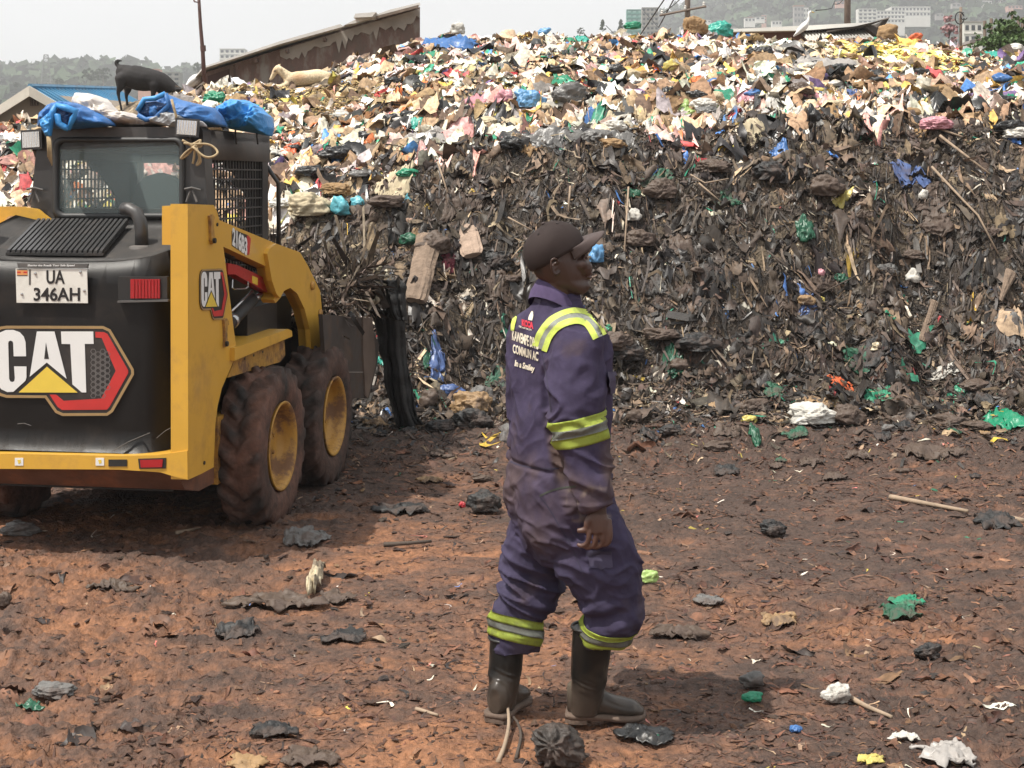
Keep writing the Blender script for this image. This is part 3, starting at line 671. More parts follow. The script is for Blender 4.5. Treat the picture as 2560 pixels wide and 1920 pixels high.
# ------------------------------------------------------------------ left shed with a lean-to roof, Y = 23
def poly_prism(name, pts, off, m, parent, bev=0.0):
    bm = bmesh.new(); prism(bm, pts, off)
    if bev: bevel(bm, bev, 1)
    return obj(name, bm, m, parent)
YS = 23.0; oS = P(780, 260, YS)
shed = empty('lean_to_shed', oS, 0, 'long lean-to shed with crumbling grey plaster wall behind the heap', 'shed')
q = lambda px, py, Y=YS: P(px, py, Y)-oS
m, nt, bs = new_mat('crumbling_plaster'); N = nt.nodes.new; K = nt.links.new
tc = N('ShaderNodeTexCoord'); n1 = N('ShaderNodeTexNoise'); n1.inputs['Scale'].default_value = 1.6; n1.inputs['Detail'].default_value = 8; n1.inputs['Roughness'].default_value = .65
mp = N('ShaderNodeMapping'); mp.inputs['Scale'].default_value = (2.2, 1, 0.9); K(tc.outputs['Object'], mp.inputs[0]); K(mp.outputs[0], n1.inputs['Vector'])
cr = N('ShaderNodeValToRGB'); cr.color_ramp.elements[0].position = .42; cr.color_ramp.elements[0].color = (0.115, 0.085, 0.070, 1)
cr.color_ramp.elements[1].position = .62; cr.color_ramp.elements[1].color = (0.21, 0.19, 0.165, 1)
e = cr.color_ramp.elements.new(.5); e.color = (0.135, 0.085, 0.070, 1)
K(n1.outputs['Fac'], cr.inputs[0]); K(cr.outputs[0], bs.inputs['Base Color']); bs.inputs['Roughness'].default_value = .95
bp = N('ShaderNodeBump'); bp.inputs['Strength'].default_value = .8; bp.inputs['Distance'].default_value = .05; K(n1.outputs['Fac'], bp.inputs['Height']); K(bp.outputs[0], bs.inputs['Normal'])
M_PLAST = m
poly_prism('wall', [q(516,260), q(516,180), q(780,98), q(880,66), q(1048,18), q(1050,17), q(1050,200)], (-1.2, 4, 0), M_PLAST, shed)
# lighter plaster band left under the roof edge, proud of the wall, ragged lower edge
pts = []; rs2 = random.Random(4)
top = lambda px: 181-(px-516)*0.3065 if px < 880 else 69.5-(px-880)*0.287
xs = list(np.linspace(700, 1049, 46))
for xx_ in xs: pts.append(q(xx_, top(xx_)+1, YS-.03))
lowr = [q(xx_, top(xx_)+14+22*abs(math.sin(xx_*.045))*rs2.random()+ (30 if rs2.random() > .86 else 0)*rs2.random()+10*rs2.random(), YS-.03) for xx_ in xs]
poly_prism('plaster_band', pts+lowr[::-1], (0, .028, 0), mat('pale_render', (0.27, 0.245, 0.215), .95, var=.3, vscale=2.5), shed)
poly_prism('doorway', [q(519, 225, YS-.02), q(519, 190, YS-.02), q(573, 172, YS-.02), q(573, 222, YS-.02)], (0, .018, 0), mat('dark_red_board', (0.055, 0.028, 0.024), .8, var=.2), shed)
poly_prism('door_jamb', [q(574, 230, YS-.05), q(574, 166, YS-.05), q(584, 163, YS-.05), q(584, 230, YS-.05)], (0, .045, 0), M_PLAST, shed)
poly_prism('roof_sheet', [q(508,171,YS-.35), q(508,167,YS-.35), q(700,103,YS-.35), q(812,71,YS-.35), q(850,60,YS-.35), q(860,66,YS-.35), q(700,110,YS-.35)], (-1.5, 4.6, -.25), M_TIN, shed)
poly_prism('roof_sheet', [q(862,62,YS-.3), q(886,50,YS-.3), q(930,40,YS-.3), q(975,24,YS-.3), q(1050,6,YS-.3), q(1051,13,YS-.3), q(925,46,YS-.3), q(888,58,YS-.3)], (-1.4, 4.4, -.25), M_TIN, shed)
poly_prism('roof_sheet', [q(884,44,YS-.5), q(888,34,YS-.5), q(940,30,YS-.5), q(930,42,YS-.5)], (0, 1.2, 0), M_TIN, shed)
poly_prism('roof_beam', [q(940,40,YS-.36), q(1046,12,YS-.36), q(1046,19,YS-.36), q(940,47,YS-.36)], (0, .05, 0), M_POLE, shed)
for i_, xx_ in enumerate((634, 712, 806)):
    poly_prism('rafter_end', [q(xx_, top(xx_)+3, YS-.2), q(xx_+7, top(xx_)+1, YS-.2), q(xx_+8, top(xx_)+9, YS-.2), q(xx_+2, top(xx_)+11, YS-.2)], (0, .2, 0), M_PLAST, shed)
# ------------------------------------------------------------------ left house with blue roof
hA = P(76, 224, 27); house = empty('bungalow', hA, 0, 'low beige house with a blue ribbed roof and white gable boards at the left edge', 'house')
qq = lambda px, py, Y=27: P(px, py, Y)-hA
M_BEIGE = mat('beige_render', (0.24, 0.20, 0.16), .9, var=.12, vscale=1.5)
poly_prism('wall', [qq(-150,420), qq(-150,380), qq(76,232), qq(165,290), qq(165,420)], (3.0, 9, 0), M_BEIGE, house)
bmw = boxo('vent', qq(75, 264, 26.95), qq(96, 247, 26.99), mat('vent_bars', (0.10, 0.06, 0.05), .8), house)
for k in range(3): boxo('vent_bar', qq(77+6.5*k, 263, 26.9), qq(80+6.5*k, 248, 26.95), M_BEIGE, house)
MB = mat('blue_roof_sheet', (0.055, 0.21, 0.36), .45, var=.12, vscale=1.0, dirt=(0.2, 0.18, 0.15), dirt_amt=.3)
# roof slopes: apex line runs right and away
apL, apR = qq(76, 219, 26.7), qq(296, 224, 35)
eR0, eR1 = qq(182, 283, 26.9), qq(420, 292, 35)
eL0 = qq(-160, 372, 26.9)
bm = bmesh.new(); prism(bm, [apL, apR, eR1, eR0], (0, 0, -.05)); obj('roof_sheet', bm, MB, house)
bm = bmesh.new(); prism(bm, [apL+Vector((0, 0, .002)), eL0, eL0+(apR-apL), apR], (0, 0, -.05)); obj('roof_sheet', bm, MB, house)
nr = 26; rib = None
for k in range(1, nr):
    f = k/nr; a = apL.lerp(apR, f); b = eR0.lerp(eR1, f); bm = bmesh.new(); tube(bm, [a+Vector((0, 0, .015)), b+Vector((0, 0, .015))], .022, 5); obj('roof_rib', bm, MB, house)
bm = bmesh.new(); tube(bm, [apL+Vector((0, -.02, .03)), apR+Vector((0, 0, .03))], .05, 6); obj('ridge_cap', bm, MB, house)
M_FASC = mat('white_fascia', (0.62, 0.58, 0.50), .6, var=.08)
for a, b in ((apL, eR0), (apL, eL0)):
    up = Vector((0, 0, .03)); dn = Vector((0, 0, -.13)); o_ = Vector((0, -.03, 0))
    poly_prism('fascia_board', [a+up+o_, b+up+o_, b+dn+o_, a+dn*1.25+o_], (0, -.04, 0), M_FASC, house)
# ------------------------------------------------------------------ right shed: low roof sheets
YR = 25.5; oR = P(2000, 90, YR); sh2 = empty('tin_roof_shed', oR, 0, 'low shed with pale corrugated roof sheets and a curled dark sheet behind the crest', 'shed')
q2 = lambda px, py, Y=YR: P(px, py, Y)-oR
poly_prism('wall', [q2(1830,130), q2(1830,80), q2(2180,62), q2(2180,130)], (0, 2, 0), mat('red_brown_boards', (0.16, 0.08, 0.06), .9, var=.3, vscale=4), sh2)
M_TINW = mat('white_tin_edge', (0.80, 0.78, 0.72), .5, var=.12, vscale=2)
poly_prism('roof_sheet', [q2(1800,80,YR-.3), q2(1800,74,YR-.3), q2(2010,64,YR-.3), q2(2190,55,YR-.3), q2(2188,62,YR-.3), q2(2010,76,YR-.3)], (0, 3.2, .08), M_TINW, sh2)
def corr(name, A, B, Cc, D, n, m, parent, amp=.03):
    """corrugated sheet spanned by A-B (top edge) and D-C (bottom edge), n waves"""
    A, B, Cc, D = map(Vector, (A, B, Cc, D)); nrm = (B-A).cross(D-A).normalized(); bm = bmesh.new(); rows = []
    for v in (0, .5, 1):
        row = []
        for k in range(n*6+1):
            f = k/(n*6); p = (A.lerp(B, f)).lerp(D.lerp(Cc, f), v); row.append(bm.verts.new(p+nrm*amp*math.sin(f*n*2*math.pi)))
        rows.append(row)
    for r0, r1 in zip(rows, rows[1:]):
        for k in range(len(r0)-1): bm.faces.new((r0[k], r0[k+1], r1[k+1], r1[k]))
    bmesh.ops.solidify(bm, geom=bm.faces[:], thickness=.006)
    return obj(name, bm, m, parent, True)
corr('corrugated_sheet', q2(2062,78,YR+.2), q2(2150,70,YR+.2), q2(2195,104,YR-1.2), q2(2100,112,YR-1.2), 12, M_TIN, sh2)
corr('corrugated_sheet', q2(2000,80,YR+.1), q2(2060,75,YR+.1), q2(2110,110,YR-1.1), q2(2030,112,YR-1.1), 8, M_TINW, sh2)
M_DSH = mat('dark_weathered_sheet', (0.10, 0.085, 0.075), .8, var=.3, vscale=5)
poly_prism('curled_sheet', [q2(2160,66,YR-.4), q2(2190,60,YR-.4), q2(2224,44,YR-.7), q2(2216,58,YR-.6), q2(2200,74,YR-.5), q2(2196,92,YR-.5)], (.05, .9, 0), M_DSH, sh2)
poly_prism('ridge_cap', [q2(2068,77,YR-.35), q2(2150,66,YR-.35), q2(2224,42,YR-.75), q2(2220,47,YR-.75), q2(2152,71,YR-.35), q2(2068,81,YR-.35)], (0, .12, 0), M_DSH, sh2)
# ------------------------------------------------------------------ haze: one closed box of pale air
hz = boxo('haze', (-1500, -310, -1.4), (1500, 1700, 330), None); tag(hz, 'pale dusty air over the town', kind='stuff')
m = bpy.data.materials.new('pale_air'); m.use_nodes = True; nt = m.node_tree; nt.nodes.clear()
mo = nt.nodes.new('ShaderNodeOutputMaterial'); pv = nt.nodes.new('ShaderNodeVolumePrincipled')
pv.inputs['Density'].default_value = 0.00075; pv.inputs['Color'].default_value = (0.97, 0.98, 1.0, 1); pv.inputs['Anisotropy'].default_value = 0.0
nt.links.new(pv.outputs[0], mo.inputs['Volume']); hz.data.materials.append(m); m.cycles.homogeneous_volume = True
# ------------------------------------------------------------------ skid steer loader
TH = R(9.2); cs_, sn_ = math.cos(TH), math.sin(TH); OX, OY = -2.033, 7.794
loader = empty('skid_steer_loader', (OX, OY, 0.0), -TH, 'yellow and black skid steer loader seen from behind, scooping the garbage heap', 'loader')
def onv(px, py, v):           # photo pixel on the cross plane v -> local
    k = (px-1280)/F; u = (k*(OY+cs_*v)-OX-sn_*v)/(cs_+k*sn_); wy = OY-sn_*u+cs_*v
    return Vector((u, v, CAMH+(YH-py)/F*wy))
def onu(px, py, u):           # photo pixel on the side plane u -> local
    k = (px-1280)/F; v = (k*(OY-sn_*u)-OX-cs_*u)/(sn_-k*cs_); wy = OY-sn_*u+cs_*v
    return Vector((u, v, CAMH+(YH-py)/F*wy))
Z1 = lambda x, y: (x/1.8433, 480+y/1.8433)
Z2 = lambda x, y: (x/3.0722, 100+y/3.0722)
Z3 = lambda x, y: (500+x/2.3042, 380+y/2.3042)
def rearp(name, pts, v, d, m, parent=loader, bev=0.004, mirror=False):
    P_ = [onv(*p, v) for p in pts]
    if mirror: P_ = [Vector((-p.x, p.y, p.z)) for p in P_]
    bm = bmesh.new(); prism(bm, P_, (0, d, 0))
    if bev: bevel(bm, bev, 2)
    return obj(name, bm, m, parent)
def sidep(name, pts, u, d, m, parent=loader, bev=0.004, mirror=False):
    P_ = [onu(*p, u) for p in pts]; off = (-d, 0, 0)
    if mirror: P_ = [Vector((-p.x, p.y, p.z)) for p in P_]; off = (d, 0, 0)
    bm = bmesh.new(); prism(bm, P_, off)
    if bev: bevel(bm, bev, 2)
    return obj(name, bm, m, parent)
M_YEL = mat('machine_yellow', (0.60, 0.335, 0.042), 0.42, var=0.07, vscale=3, dirt=(0.24, 0.13, 0.055), dirt_amt=0.38, dscale=2.4, coat=0.15, bump=0.06, bscale=60, dist=.002, dthr=.54)
M_YELD = mat('muddy_yellow', (0.42, 0.22, 0.035), 0.5, var=0.12, vscale=4, dirt=(0.14, 0.07, 0.04), dirt_amt=0.9, dscale=7, bump=0.3, bscale=50, dthr=.46)
M_BLK = mat('machine_black', (0.022, 0.020, 0.019), 0.42, var=0.2, vscale=3, dirt=(0.09, 0.065, 0.05), dirt_amt=0.3, dscale=3.2, dthr=.5)
M_CAB = mat('cab_black', (0.035, 0.034, 0.034), 0.38, var=0.15, vscale=3, dirt=(0.12, 0.10, 0.085), dirt_amt=0.35, dscale=2.5, dthr=.5)
M_GREY = mat('dusty_dark_grey', (0.085, 0.08, 0.076), 0.6, var=0.2, vscale=4, dirt=(0.2, 0.16, 0.13), dirt_amt=.3, dscale=4)
M_DARK = mat('greasy_black', (0.012, 0.011, 0.010), 0.6, var=0.3, vscale=6, dirt=(0.06, 0.04, 0.03), dirt_amt=.5, dscale=5)
M_PAN = mat('muddy_pan', (0.13, 0.060, 0.036), 0.75, var=0.4, vscale=5, dirt=(0.28, 0.11, 0.05), dirt_amt=.7, dscale=3, bump=.3, bscale=25)
M_RED = mat('red_paint', (0.42, 0.025, 0.022), 0.38, var=.1, dirt=(0.16, 0.06, 0.04), dirt_amt=.3, dscale=4)
M_LENS = mat('red_lens', (0.35, 0.012, 0.018), 0.18, var=.1, vscale=20, coat=.6)
M_RUB = mat('rubber_seal', (0.03, 0.03, 0.03), 0.55, var=.2, vscale=10)
M_WHT = mat('white_decal', (0.72, 0.72, 0.70), 0.4, var=.03)
M_GOLD = mat('gold_decal', (0.62, 0.42, 0.20), 0.4, var=.04)
M_YDEC = mat('yellow_decal', (0.72, 0.52, 0.07), 0.4, var=.08)
M_REDD = mat('red_decal', (0.50, 0.035, 0.032), 0.35, var=.15, vscale=6)
M_CHR = mat('steel_rod', (0.45, 0.45, 0.45), 0.25, 0.9, var=.1)
# rear door, bowed and rounded to the right and left edge
top_t = [(-.60, .0), (-.42, -.035), (-.1, -.05), (.12, -.05), (.30, -.045), (.45, -.025), (.57, .022)]
def toph(u): return 1.475+np.interp(abs(u), [0, .12, .30, .45, .57], [-.05, -.05, -.045, -.025, .028])
def rearv(u): return -.905+0.16*max(0.0, (abs(u)-.40)/.17)**2
zb_ = onv(300, 1133, -.9).z
us_ = list(np.linspace(-.572, .572, 33)); bm = bmesh.new(); rows = []
for j in range(9):
    rows.append([bm.verts.new((u, rearv(u)-0.012*math.sin(math.pi*j/8), zb_+(toph(u)-zb_)*j/8)) for u in us_])
for r0, r1 in zip(rows, rows[1:]):
    for a in range(len(us_)-1): bm.faces.new((r0[a], r0[a+1], r1[a+1], r1[a]))
bmesh.ops.solidify(bm, geom=bm.faces[:], thickness=.05)
door = obj('engine_door', bm, M_BLK, loader, True)
boxo('engine_bay', (-.56, -.72, .42), (.56, -.1, 1.38), M_DARK, loader)
# hood, sloping up to the cab
def hood_z(v): return float(np.interp(v, [-.90, -.82, -.30, -.18], [1.432, 1.447, 1.60, 1.62]))
bm = bmesh.new(); rows = []
for v in (-.885, -.80, -.6, -.4, -.2):
    rows.append([bm.verts.new((u, v+(rearv(u)+.905 if v < -.7 else 0), hood_z(v)+(toph(u)-1.425 if v < -.7 else (toph(u)-1.425)*.5)-.012)) for u in us_])
for r0, r1 in zip(rows, rows[1:]):
    for a in range(len(us_)-1): bm.faces.new((r0[a], r0[a+1], r1[a+1], r1[a]))
bmesh.ops.solidify(bm, geom=bm.faces[:], thickness=.03)
hood = obj('hood', bm, M_GREY, loader, True)
# ribbed grille on the hood
gA, gB, gC, gD = onv(14, 637, -.80), onv(258, 637, -.80), onv(322, 571, -.36), onv(92, 567, -.36)
for p_ in (gA, gB): p_.z = 1.452
for p_ in (gC, gD): p_.z = 1.595
grille = poly_prism('grille', [gA, gB, gC, gD], (0, 0, .012), M_DARK, hood)
for k in range(19):
    f = (k+.5)/19; a, b = gA.lerp(gB, f), gD.lerp(gC, f); w = (gB-gA)/19*.30; bm = bmesh.new()
    prism(bm, [a-w+Vector((0, 0, .012)), a+w+Vector((0, 0, .012)), b+w+Vector((0, 0, .012)), b-w+Vector((0, 0, .012))], (0, 0, .014)); obj('slat', bm, M_CAB, hood)
# exhaust elbow
e0 = onv(354, 646, -.62); e0.z = 1.49
ex = [e0+Vector(o) for o in ((0, 0, -.02), (.0, 0, .07), (-.006, 0, .12), (-.03, .01, .165), (-.075, .02, .185), (-.11, .03, .186))]
bm = bmesh.new(); tube(bm, ex, .033, 16); exh = obj('exhaust_pipe', bm, M_CAB, loader, True)
bm = bmesh.new(); lathe(bm, [(.065, 0), (.06, .012), (.036, .02)], e0+Vector((0, 0, -.012)), (0, 0, 1), 18); obj('collar', bm, M_GREY, exh)
# lamps in the door
def lamp(mirror):
    s = -1 if mirror else 1
    def rr(name, pts, v, d, m, par=loader, bev=.003): return rearp(name, pts, v, d, m, par, bev, mirror)
    h = rr('tail_lamp_housing', [(295, 692), (418, 692), (418, 752), (295, 752)], -.93, .03, M_DARK)
    rr('tail_lamp', [(326, 698), (399, 698), (399, 746), (326, 746)], -.938, .02, M_LENS, h)
    for k in range(1, 9): rr('lens_rib', [(326+k*8.1, 699), (327.6+k*8.1, 699), (327.6+k*8.1, 745), (326+k*8.1, 745)], -.9415, .004, M_LENS, h, 0)
    rr('lamp_ledge', [(293, 752), (420, 749), (420, 754), (293, 757)], -.945, .03, M_GREY, h)
lamp(False); lamp(True)
# bumper with slots, reflectors, stickers
bmp = [(-168, 1150), (-100, 1134), (0, 1134), (300, 1140), (390, 1138), (468, 1127), (469, 1199), (440, 1193), (402, 1181), (300, 1174), (0, 1172), (-100, 1174), (-150, 1190), (-168, 1199)]
rearp('bumper', bmp, -.955, .30, M_YEL, bev=.008)
for mir in (False, True):
    rearp('bumper_slot', [(271, 1149), (317, 1149), (317, 1166), (271, 1166)], -.9585, .01, M_DARK, bev=.0015, mirror=mir)
    rf = rearp('reflector_recess', [(345, 1147), (415, 1145), (414, 1171), (348, 1172)], -.9585, .01, M_DARK, bev=.001, mirror=mir)
    rearp('reflector', [(350, 1150), (407, 1149), (405, 1168), (352, 1169)], -.962, .008, M_LENS, rf, bev=.001, mirror=mir)
for x in (37, 239):
    st = rearp('sticker', [(x, 1145), (x+21, 1145), (x+21, 1164), (x, 1164)], -.9575, .003, M_WHT, bev=0)
    rearp('sticker_print', [(x+6, 1150), (x+14, 1149), (x+15, 1157), (x+9, 1160)], -.9585, .001, M_YDEC, st, bev=0)
bm = bmesh.new(); lathe(bm, [(.0, 0), (.012, .002), (.014, .01)], onv(433, 822, -.82), (0, 1, 0), 12); obj('door_latch', bm, M_CHR, loader)
# belly pan
bm = bmesh.new(); pr = [(-.93, onv(300, 1173, -.93).z), (-.80, .335), (-.62, .29), (.95, .27), (.95, .48), (-.9, .49)]
prism(bm, [(-.60, a, b) for a, b in pr], (1.20, 0, 0)); bevel(bm, .02); obj('belly_pan', bm, M_PAN, loader)
boxo('chassis', (-.50, -.7, .3), (.50, 1.15, 1.12), M_DARK, loader, .01)
boxo('chaincase', (-.62, -.42, .28), (.62, 1.3, .62), M_YELD, loader, .01)
# side towers and arms ------------------------------------------------
tower = [Z1(865,55),Z1(985,60),Z1(1000,88),Z1(1010,124),Z1(1030,258),Z1(1052,430),Z1(1072,590),Z1(1086,700),Z1(1076,780),Z1(1050,840),Z1(1022,905),Z1(1003,985),Z1(992,1075),Z1(988,1180),Z1(985,1268),Z1(925,1300),Z1(867,1326)]
arm = [Z3(92,372),Z3(112,392),Z3(440,528),Z3(575,577),Z3(622,655),Z3(692,800),Z3(705,930),Z3(716,1135),Z3(640,1135),Z3(632,1022),Z3(603,905),Z3(560,815),Z3(520,782),Z3(484,800),Z3(462,842),Z3(436,870),Z3(424,850),Z3(440,815),Z3(415,742),Z3(400,668),Z3(135,545),Z3(100,540)]
plate = [Z3(388,585),Z3(402,555),Z3(440,528),Z3(575,577),Z3(622,655),Z3(692,800),Z3(705,930),Z3(716,1135),Z3(640,1135),Z3(632,1022),Z3(603,905),Z3(560,815),Z3(520,782),Z3(484,800),Z3(462,842),Z3(440,815),Z3(415,742),Z3(402,668)]
ledge = [Z3(200,1128),Z3(508,1020),Z3(530,1030),Z3(532,1062),Z3(200,1202)]
ledge2 = [Z3(200,1196),Z3(486,1078),Z3(492,1170),Z3(460,1210),Z3(160,1300)]
for mir in (False, True):
    tw = sidep('side_tower', tower, .675, .085, M_YEL, bev=.012, mirror=mir)
    # broad rear face of the tower, standing above the hood corner
    a = onv(405, 515, -.86); b = onu(*Z1(865,55), .675); zb2 = onv(405, 612, -.86).z; s = -1 if mir else 1
    bm = bmesh.new(); prism(bm, [(s*a.x, -.86, zb2), (s*.60, -.86, zb2), (s*.60, -.86, a.z), (s*a.x, -.86, a.z)], (0, .26, 0)); bevel(bm, .012); tb = obj('tower_head', bm, M_YEL, tw)
    for dz in (0, .035):
        bm = bmesh.new(); lathe(bm, [(0, -.002), (.008, -.002), (.008, .004)], (s*(a.x+.06), -.862, zb2+.07-dz+.05), (0, 1, 0), 10); obj('bolt_hole', bm, M_DARK, tw)
    ar = sidep('lift_arm', arm, .668, .075, M_YEL, bev=.01, mirror=mir)
    pl = sidep('arm_casting', plate, .690, .03, M_YEL, ar, bev=.009, mirror=mir)
    for p in (Z3(645,770), Z3(690,930)):
        q0 = onu(*p, .693); bm = bmesh.new(); lathe(bm, [(0, .014), (.022, .014), (.026, .008), (.026, 0)], (s*q0.x, q0.y, q0.z), (s, 0, 0), 14); obj('pin', bm, M_YELD, ar, True)
    # pivot guards: two keyhole plates with bolts
    for (x0, y0, x1, y1) in ((1265/1.8433*0+965, 110, 998, 240), (1030, 590, 1055, 715)):
        pts = [(x0+4, y0), (x0+16, y0-8), (x0+26, y0+6), (x0+20, y0+30), (x1-6, y1-22), (x1-4, y1-4), (x1-16, y1), (x0+10, y1-16), (x0+8, y0+40)]
        g = sidep('pivot_guard', [Z1(*p) for p in pts], .689, .016, M_YELD, tw, bev=.004, mirror=mir)
        q0 = onu(*Z1(x1-14, y1-16), .692); bm = bmesh.new(); lathe(bm, [(0, .012), (.013, .012), (.013, 0)], (s*q0.x, q0.y, q0.z), (s, 0, 0), 8); obj('bolt', bm, M_DARK, g)
    for p in (Z1(1000, 150), Z1(1048, 605), Z1(940, 1248)):
        q0 = onu(*p, .676); bm = bmesh.new(); lathe(bm, [(0, .006), (.009, .005), (.009, 0)], (s*q0.x, q0.y, q0.z), (s, 0, 0), 8); obj('bolt', bm, M_DARK, tw)
    # step ledge under the arm
    sidep('step_ledge', ledge, .70, .20, M_YEL, bev=.012, mirror=mir)
    sidep('side_plate', ledge2, .655, .05, M_YELD, bev=.004, mirror=mir)
    for k in range(3): sidep('plate_slot', [Z3(255+52*k, 1186-20*k), Z3(262+52*k, 1183-20*k), Z3(262+52*k, 1196-20*k), Z3(255+52*k, 1199-20*k)], .6565, .006, M_DARK, bev=0, mirror=mir)
    # arm brace, red
    br = sidep('arm_brace', [Z3(160,640),Z3(212,650),Z3(300,690),Z3(455,768),Z3(466,792),Z3(455,830),Z3(432,832),Z3(232,722),Z3(205,705),Z3(162,705)], .62, .05, M_RED, bev=.006, mirror=mir)
    sidep('brace_decal', [Z3(302,712),Z3(333,726),Z3(333,768),Z3(302,754)], .6225, .003, M_YDEC, br, bev=0, mirror=mir)
    if not mir:
        hp = [onu(*Z3(*p), .64) for p in ((188,735),(186,780),(200,790),(262,788),(276,778),(276,745))]
        bm = bmesh.new(); tube(bm, hp, .005, 6); obj('lock_handle', bm, M_CHR, br)
    # lift cylinder
    c0, c1, c2 = onu(*Z3(150,1010), .58), onu(*Z3(300,850), .58), onu(*Z3(395,800), .58)
    if mir:
        for c_ in (c0, c1, c2): c_.x *= -1
    bm = bmesh.new(); tube(bm, [c0, c1], .036, 14); cy = obj('lift_cylinder', bm, M_DARK, loader, True)
    bm = bmesh.new(); tube(bm, [c1, c2], .018, 10); obj('piston_rod', bm, M_CHR, cy, True)
    c3 = onu(*Z3(195,965), .60); c3.x *= s
    bm = bmesh.new(); tube(bm, [c0.lerp(c1, .18), c0.lerp(c1, .26)], .040, 14); obj('cylinder_band', bm, M_CHR, cy, True)
    bm = bmesh.new(); tube(bm, [c1+Vector((0, 0, .045)), c0.lerp(c1, .2)+Vector((0, 0, .055))], .009, 8); obj('oil_line', bm, M_CHR, cy, True)
    # hoses over the cylinder
    for k in range(3):
        hp = [onu(*Z3(x, y+9*k), .60-.02*k) for x, y in ((135,575),(190,600),(240,590+8*k),(300,640),(360,665),(420,700))]
        for h_ in hp: h_.x *= s
        bm = bmesh.new(); tube(bm, hp, .010, 8); obj('hose', bm, M_RUB, loader, True)
    boxo('hydraulic_tank', (s*.30, .12, .78) if s > 0 else (-.585, .12, .78), (.585, .62, 1.12) if s > 0 else (-.30, .62, 1.12), M_BLK, loader, .03)
# white model number on the right arm -----------------------------------
def text_on(name, s, size, origin, xdir, ydir, m, parent, thick=.001, shear=0.0, bold=.0, space=1.0, xscale=1.0):
    cu = bpy.data.curves.new('t', 'FONT'); cu.body = s; cu.size = size; cu.extrude = thick; cu.shear = shear; cu.offset = bold; cu.space_character = space; cu.resolution_u = 3
    o = bpy.data.objects.new('t', cu); C.objects.link(o); dg = bpy.context.evaluated_depsgraph_get(); dg.update()
    me = bpy.data.meshes.new_from_object(o.evaluated_get(dg)); C.objects.unlink(o); bpy.data.objects.remove(o)
    x, y = Vector(xdir).normalized(), Vector(ydir).normalized(); n = x.cross(y)
    M = Matrix(((x.x*xscale, y.x, n.x, origin[0]), (x.y*xscale, y.y, n.y, origin[1]), (x.z*xscale, y.z, n.z, origin[2]), (0, 0, 0, 1)))
    me.transform(M); me.materials.clear(); me.materials.append(m); me.name = name
    r = bpy.data.objects.new(name, me); C.objects.link(r)
    if parent is not None: r.parent = parent
    return r
bk = sidep('number_backing', [Z3(184,455),Z3(208,452),Z3(278,480),Z3(294,500),Z3(284,592),Z3(262,590),Z3(184,540)], .6695, .003, M_BLK, bev=0)
sidep('number_stripe', [Z3(270,480),Z3(280,482),Z3(294,500),Z3(284,592),Z3(272,588)], .6705, .002, M_REDD, bk, bev=0)
o1, o2, o3 = onu(*Z3(186,530), .671), onu(*Z3(270,583), .671), onu(*Z3(196,462), .671)
nt_ = text_on('model_number', '216B3', .105, o1, o2-o1, (0, 0, 1), M_WHT, loader, .0008, bold=.004)
bb = [v.co for v in nt_.data.vertices]; Ld = (o2-o1).length; xd = (o2-o1).normalized(); wmax = max((Vector(c)-o1).dot(xd) for c in bb); 
for v in nt_.data.vertices:
    r_ = Vector(v.co)-o1; a_ = r_.dot(xd); v.co = Vector(v.co)+xd*(a_*(Ld/wmax-1))+Vector((0, 0, r_.z*0.15-.0))
# emblem -----------------------------------------------------------------
EC = [(410,555),(220,555),(212,350),(200,325),(170,315),(145,325),(135,350),(150,900),(165,940),(195,952),(228,938),(238,890),(225,710),(415,712),(415,880),(400,930),(215,1100),(120,1104),(30,1062),(-30,985),(-50,880),(-62,380),(-45,270),(10,190),(100,152),(210,150),(310,185),(375,255),(402,340)]
EA = [(575,175),(845,175),(1030,900),(728,650),(465,870)]
EAH = [(715,345),(762,595),(690,595)]
ET = [(945,175),(1440,175),(1447,365),(1310,365),(1333,1110),(1265,1110),(1120,985),(1088,368),(955,365)]
EY = [(730,715),(1200,1112),(295,1110)]
ER = [(1472,180),(1600,185),(1655,210),(1975,770),(1975,815),(1690,1330),(1650,1375),(960,1380),(890,1330),(770,1145),(870,1145),(985,1240),(1560,1205),(1785,780),(1570,275),(1475,268)]
EG = [(110,108),(1590,112),(1690,160),(2040,760),(2044,830),(1725,1395),(1650,1447),(970,1450),(870,1405),(708,1175),(110,1172),(10,1140),(-70,1070),(-120,960),(-140,380),(-110,240),(-50,160),(20,120)]
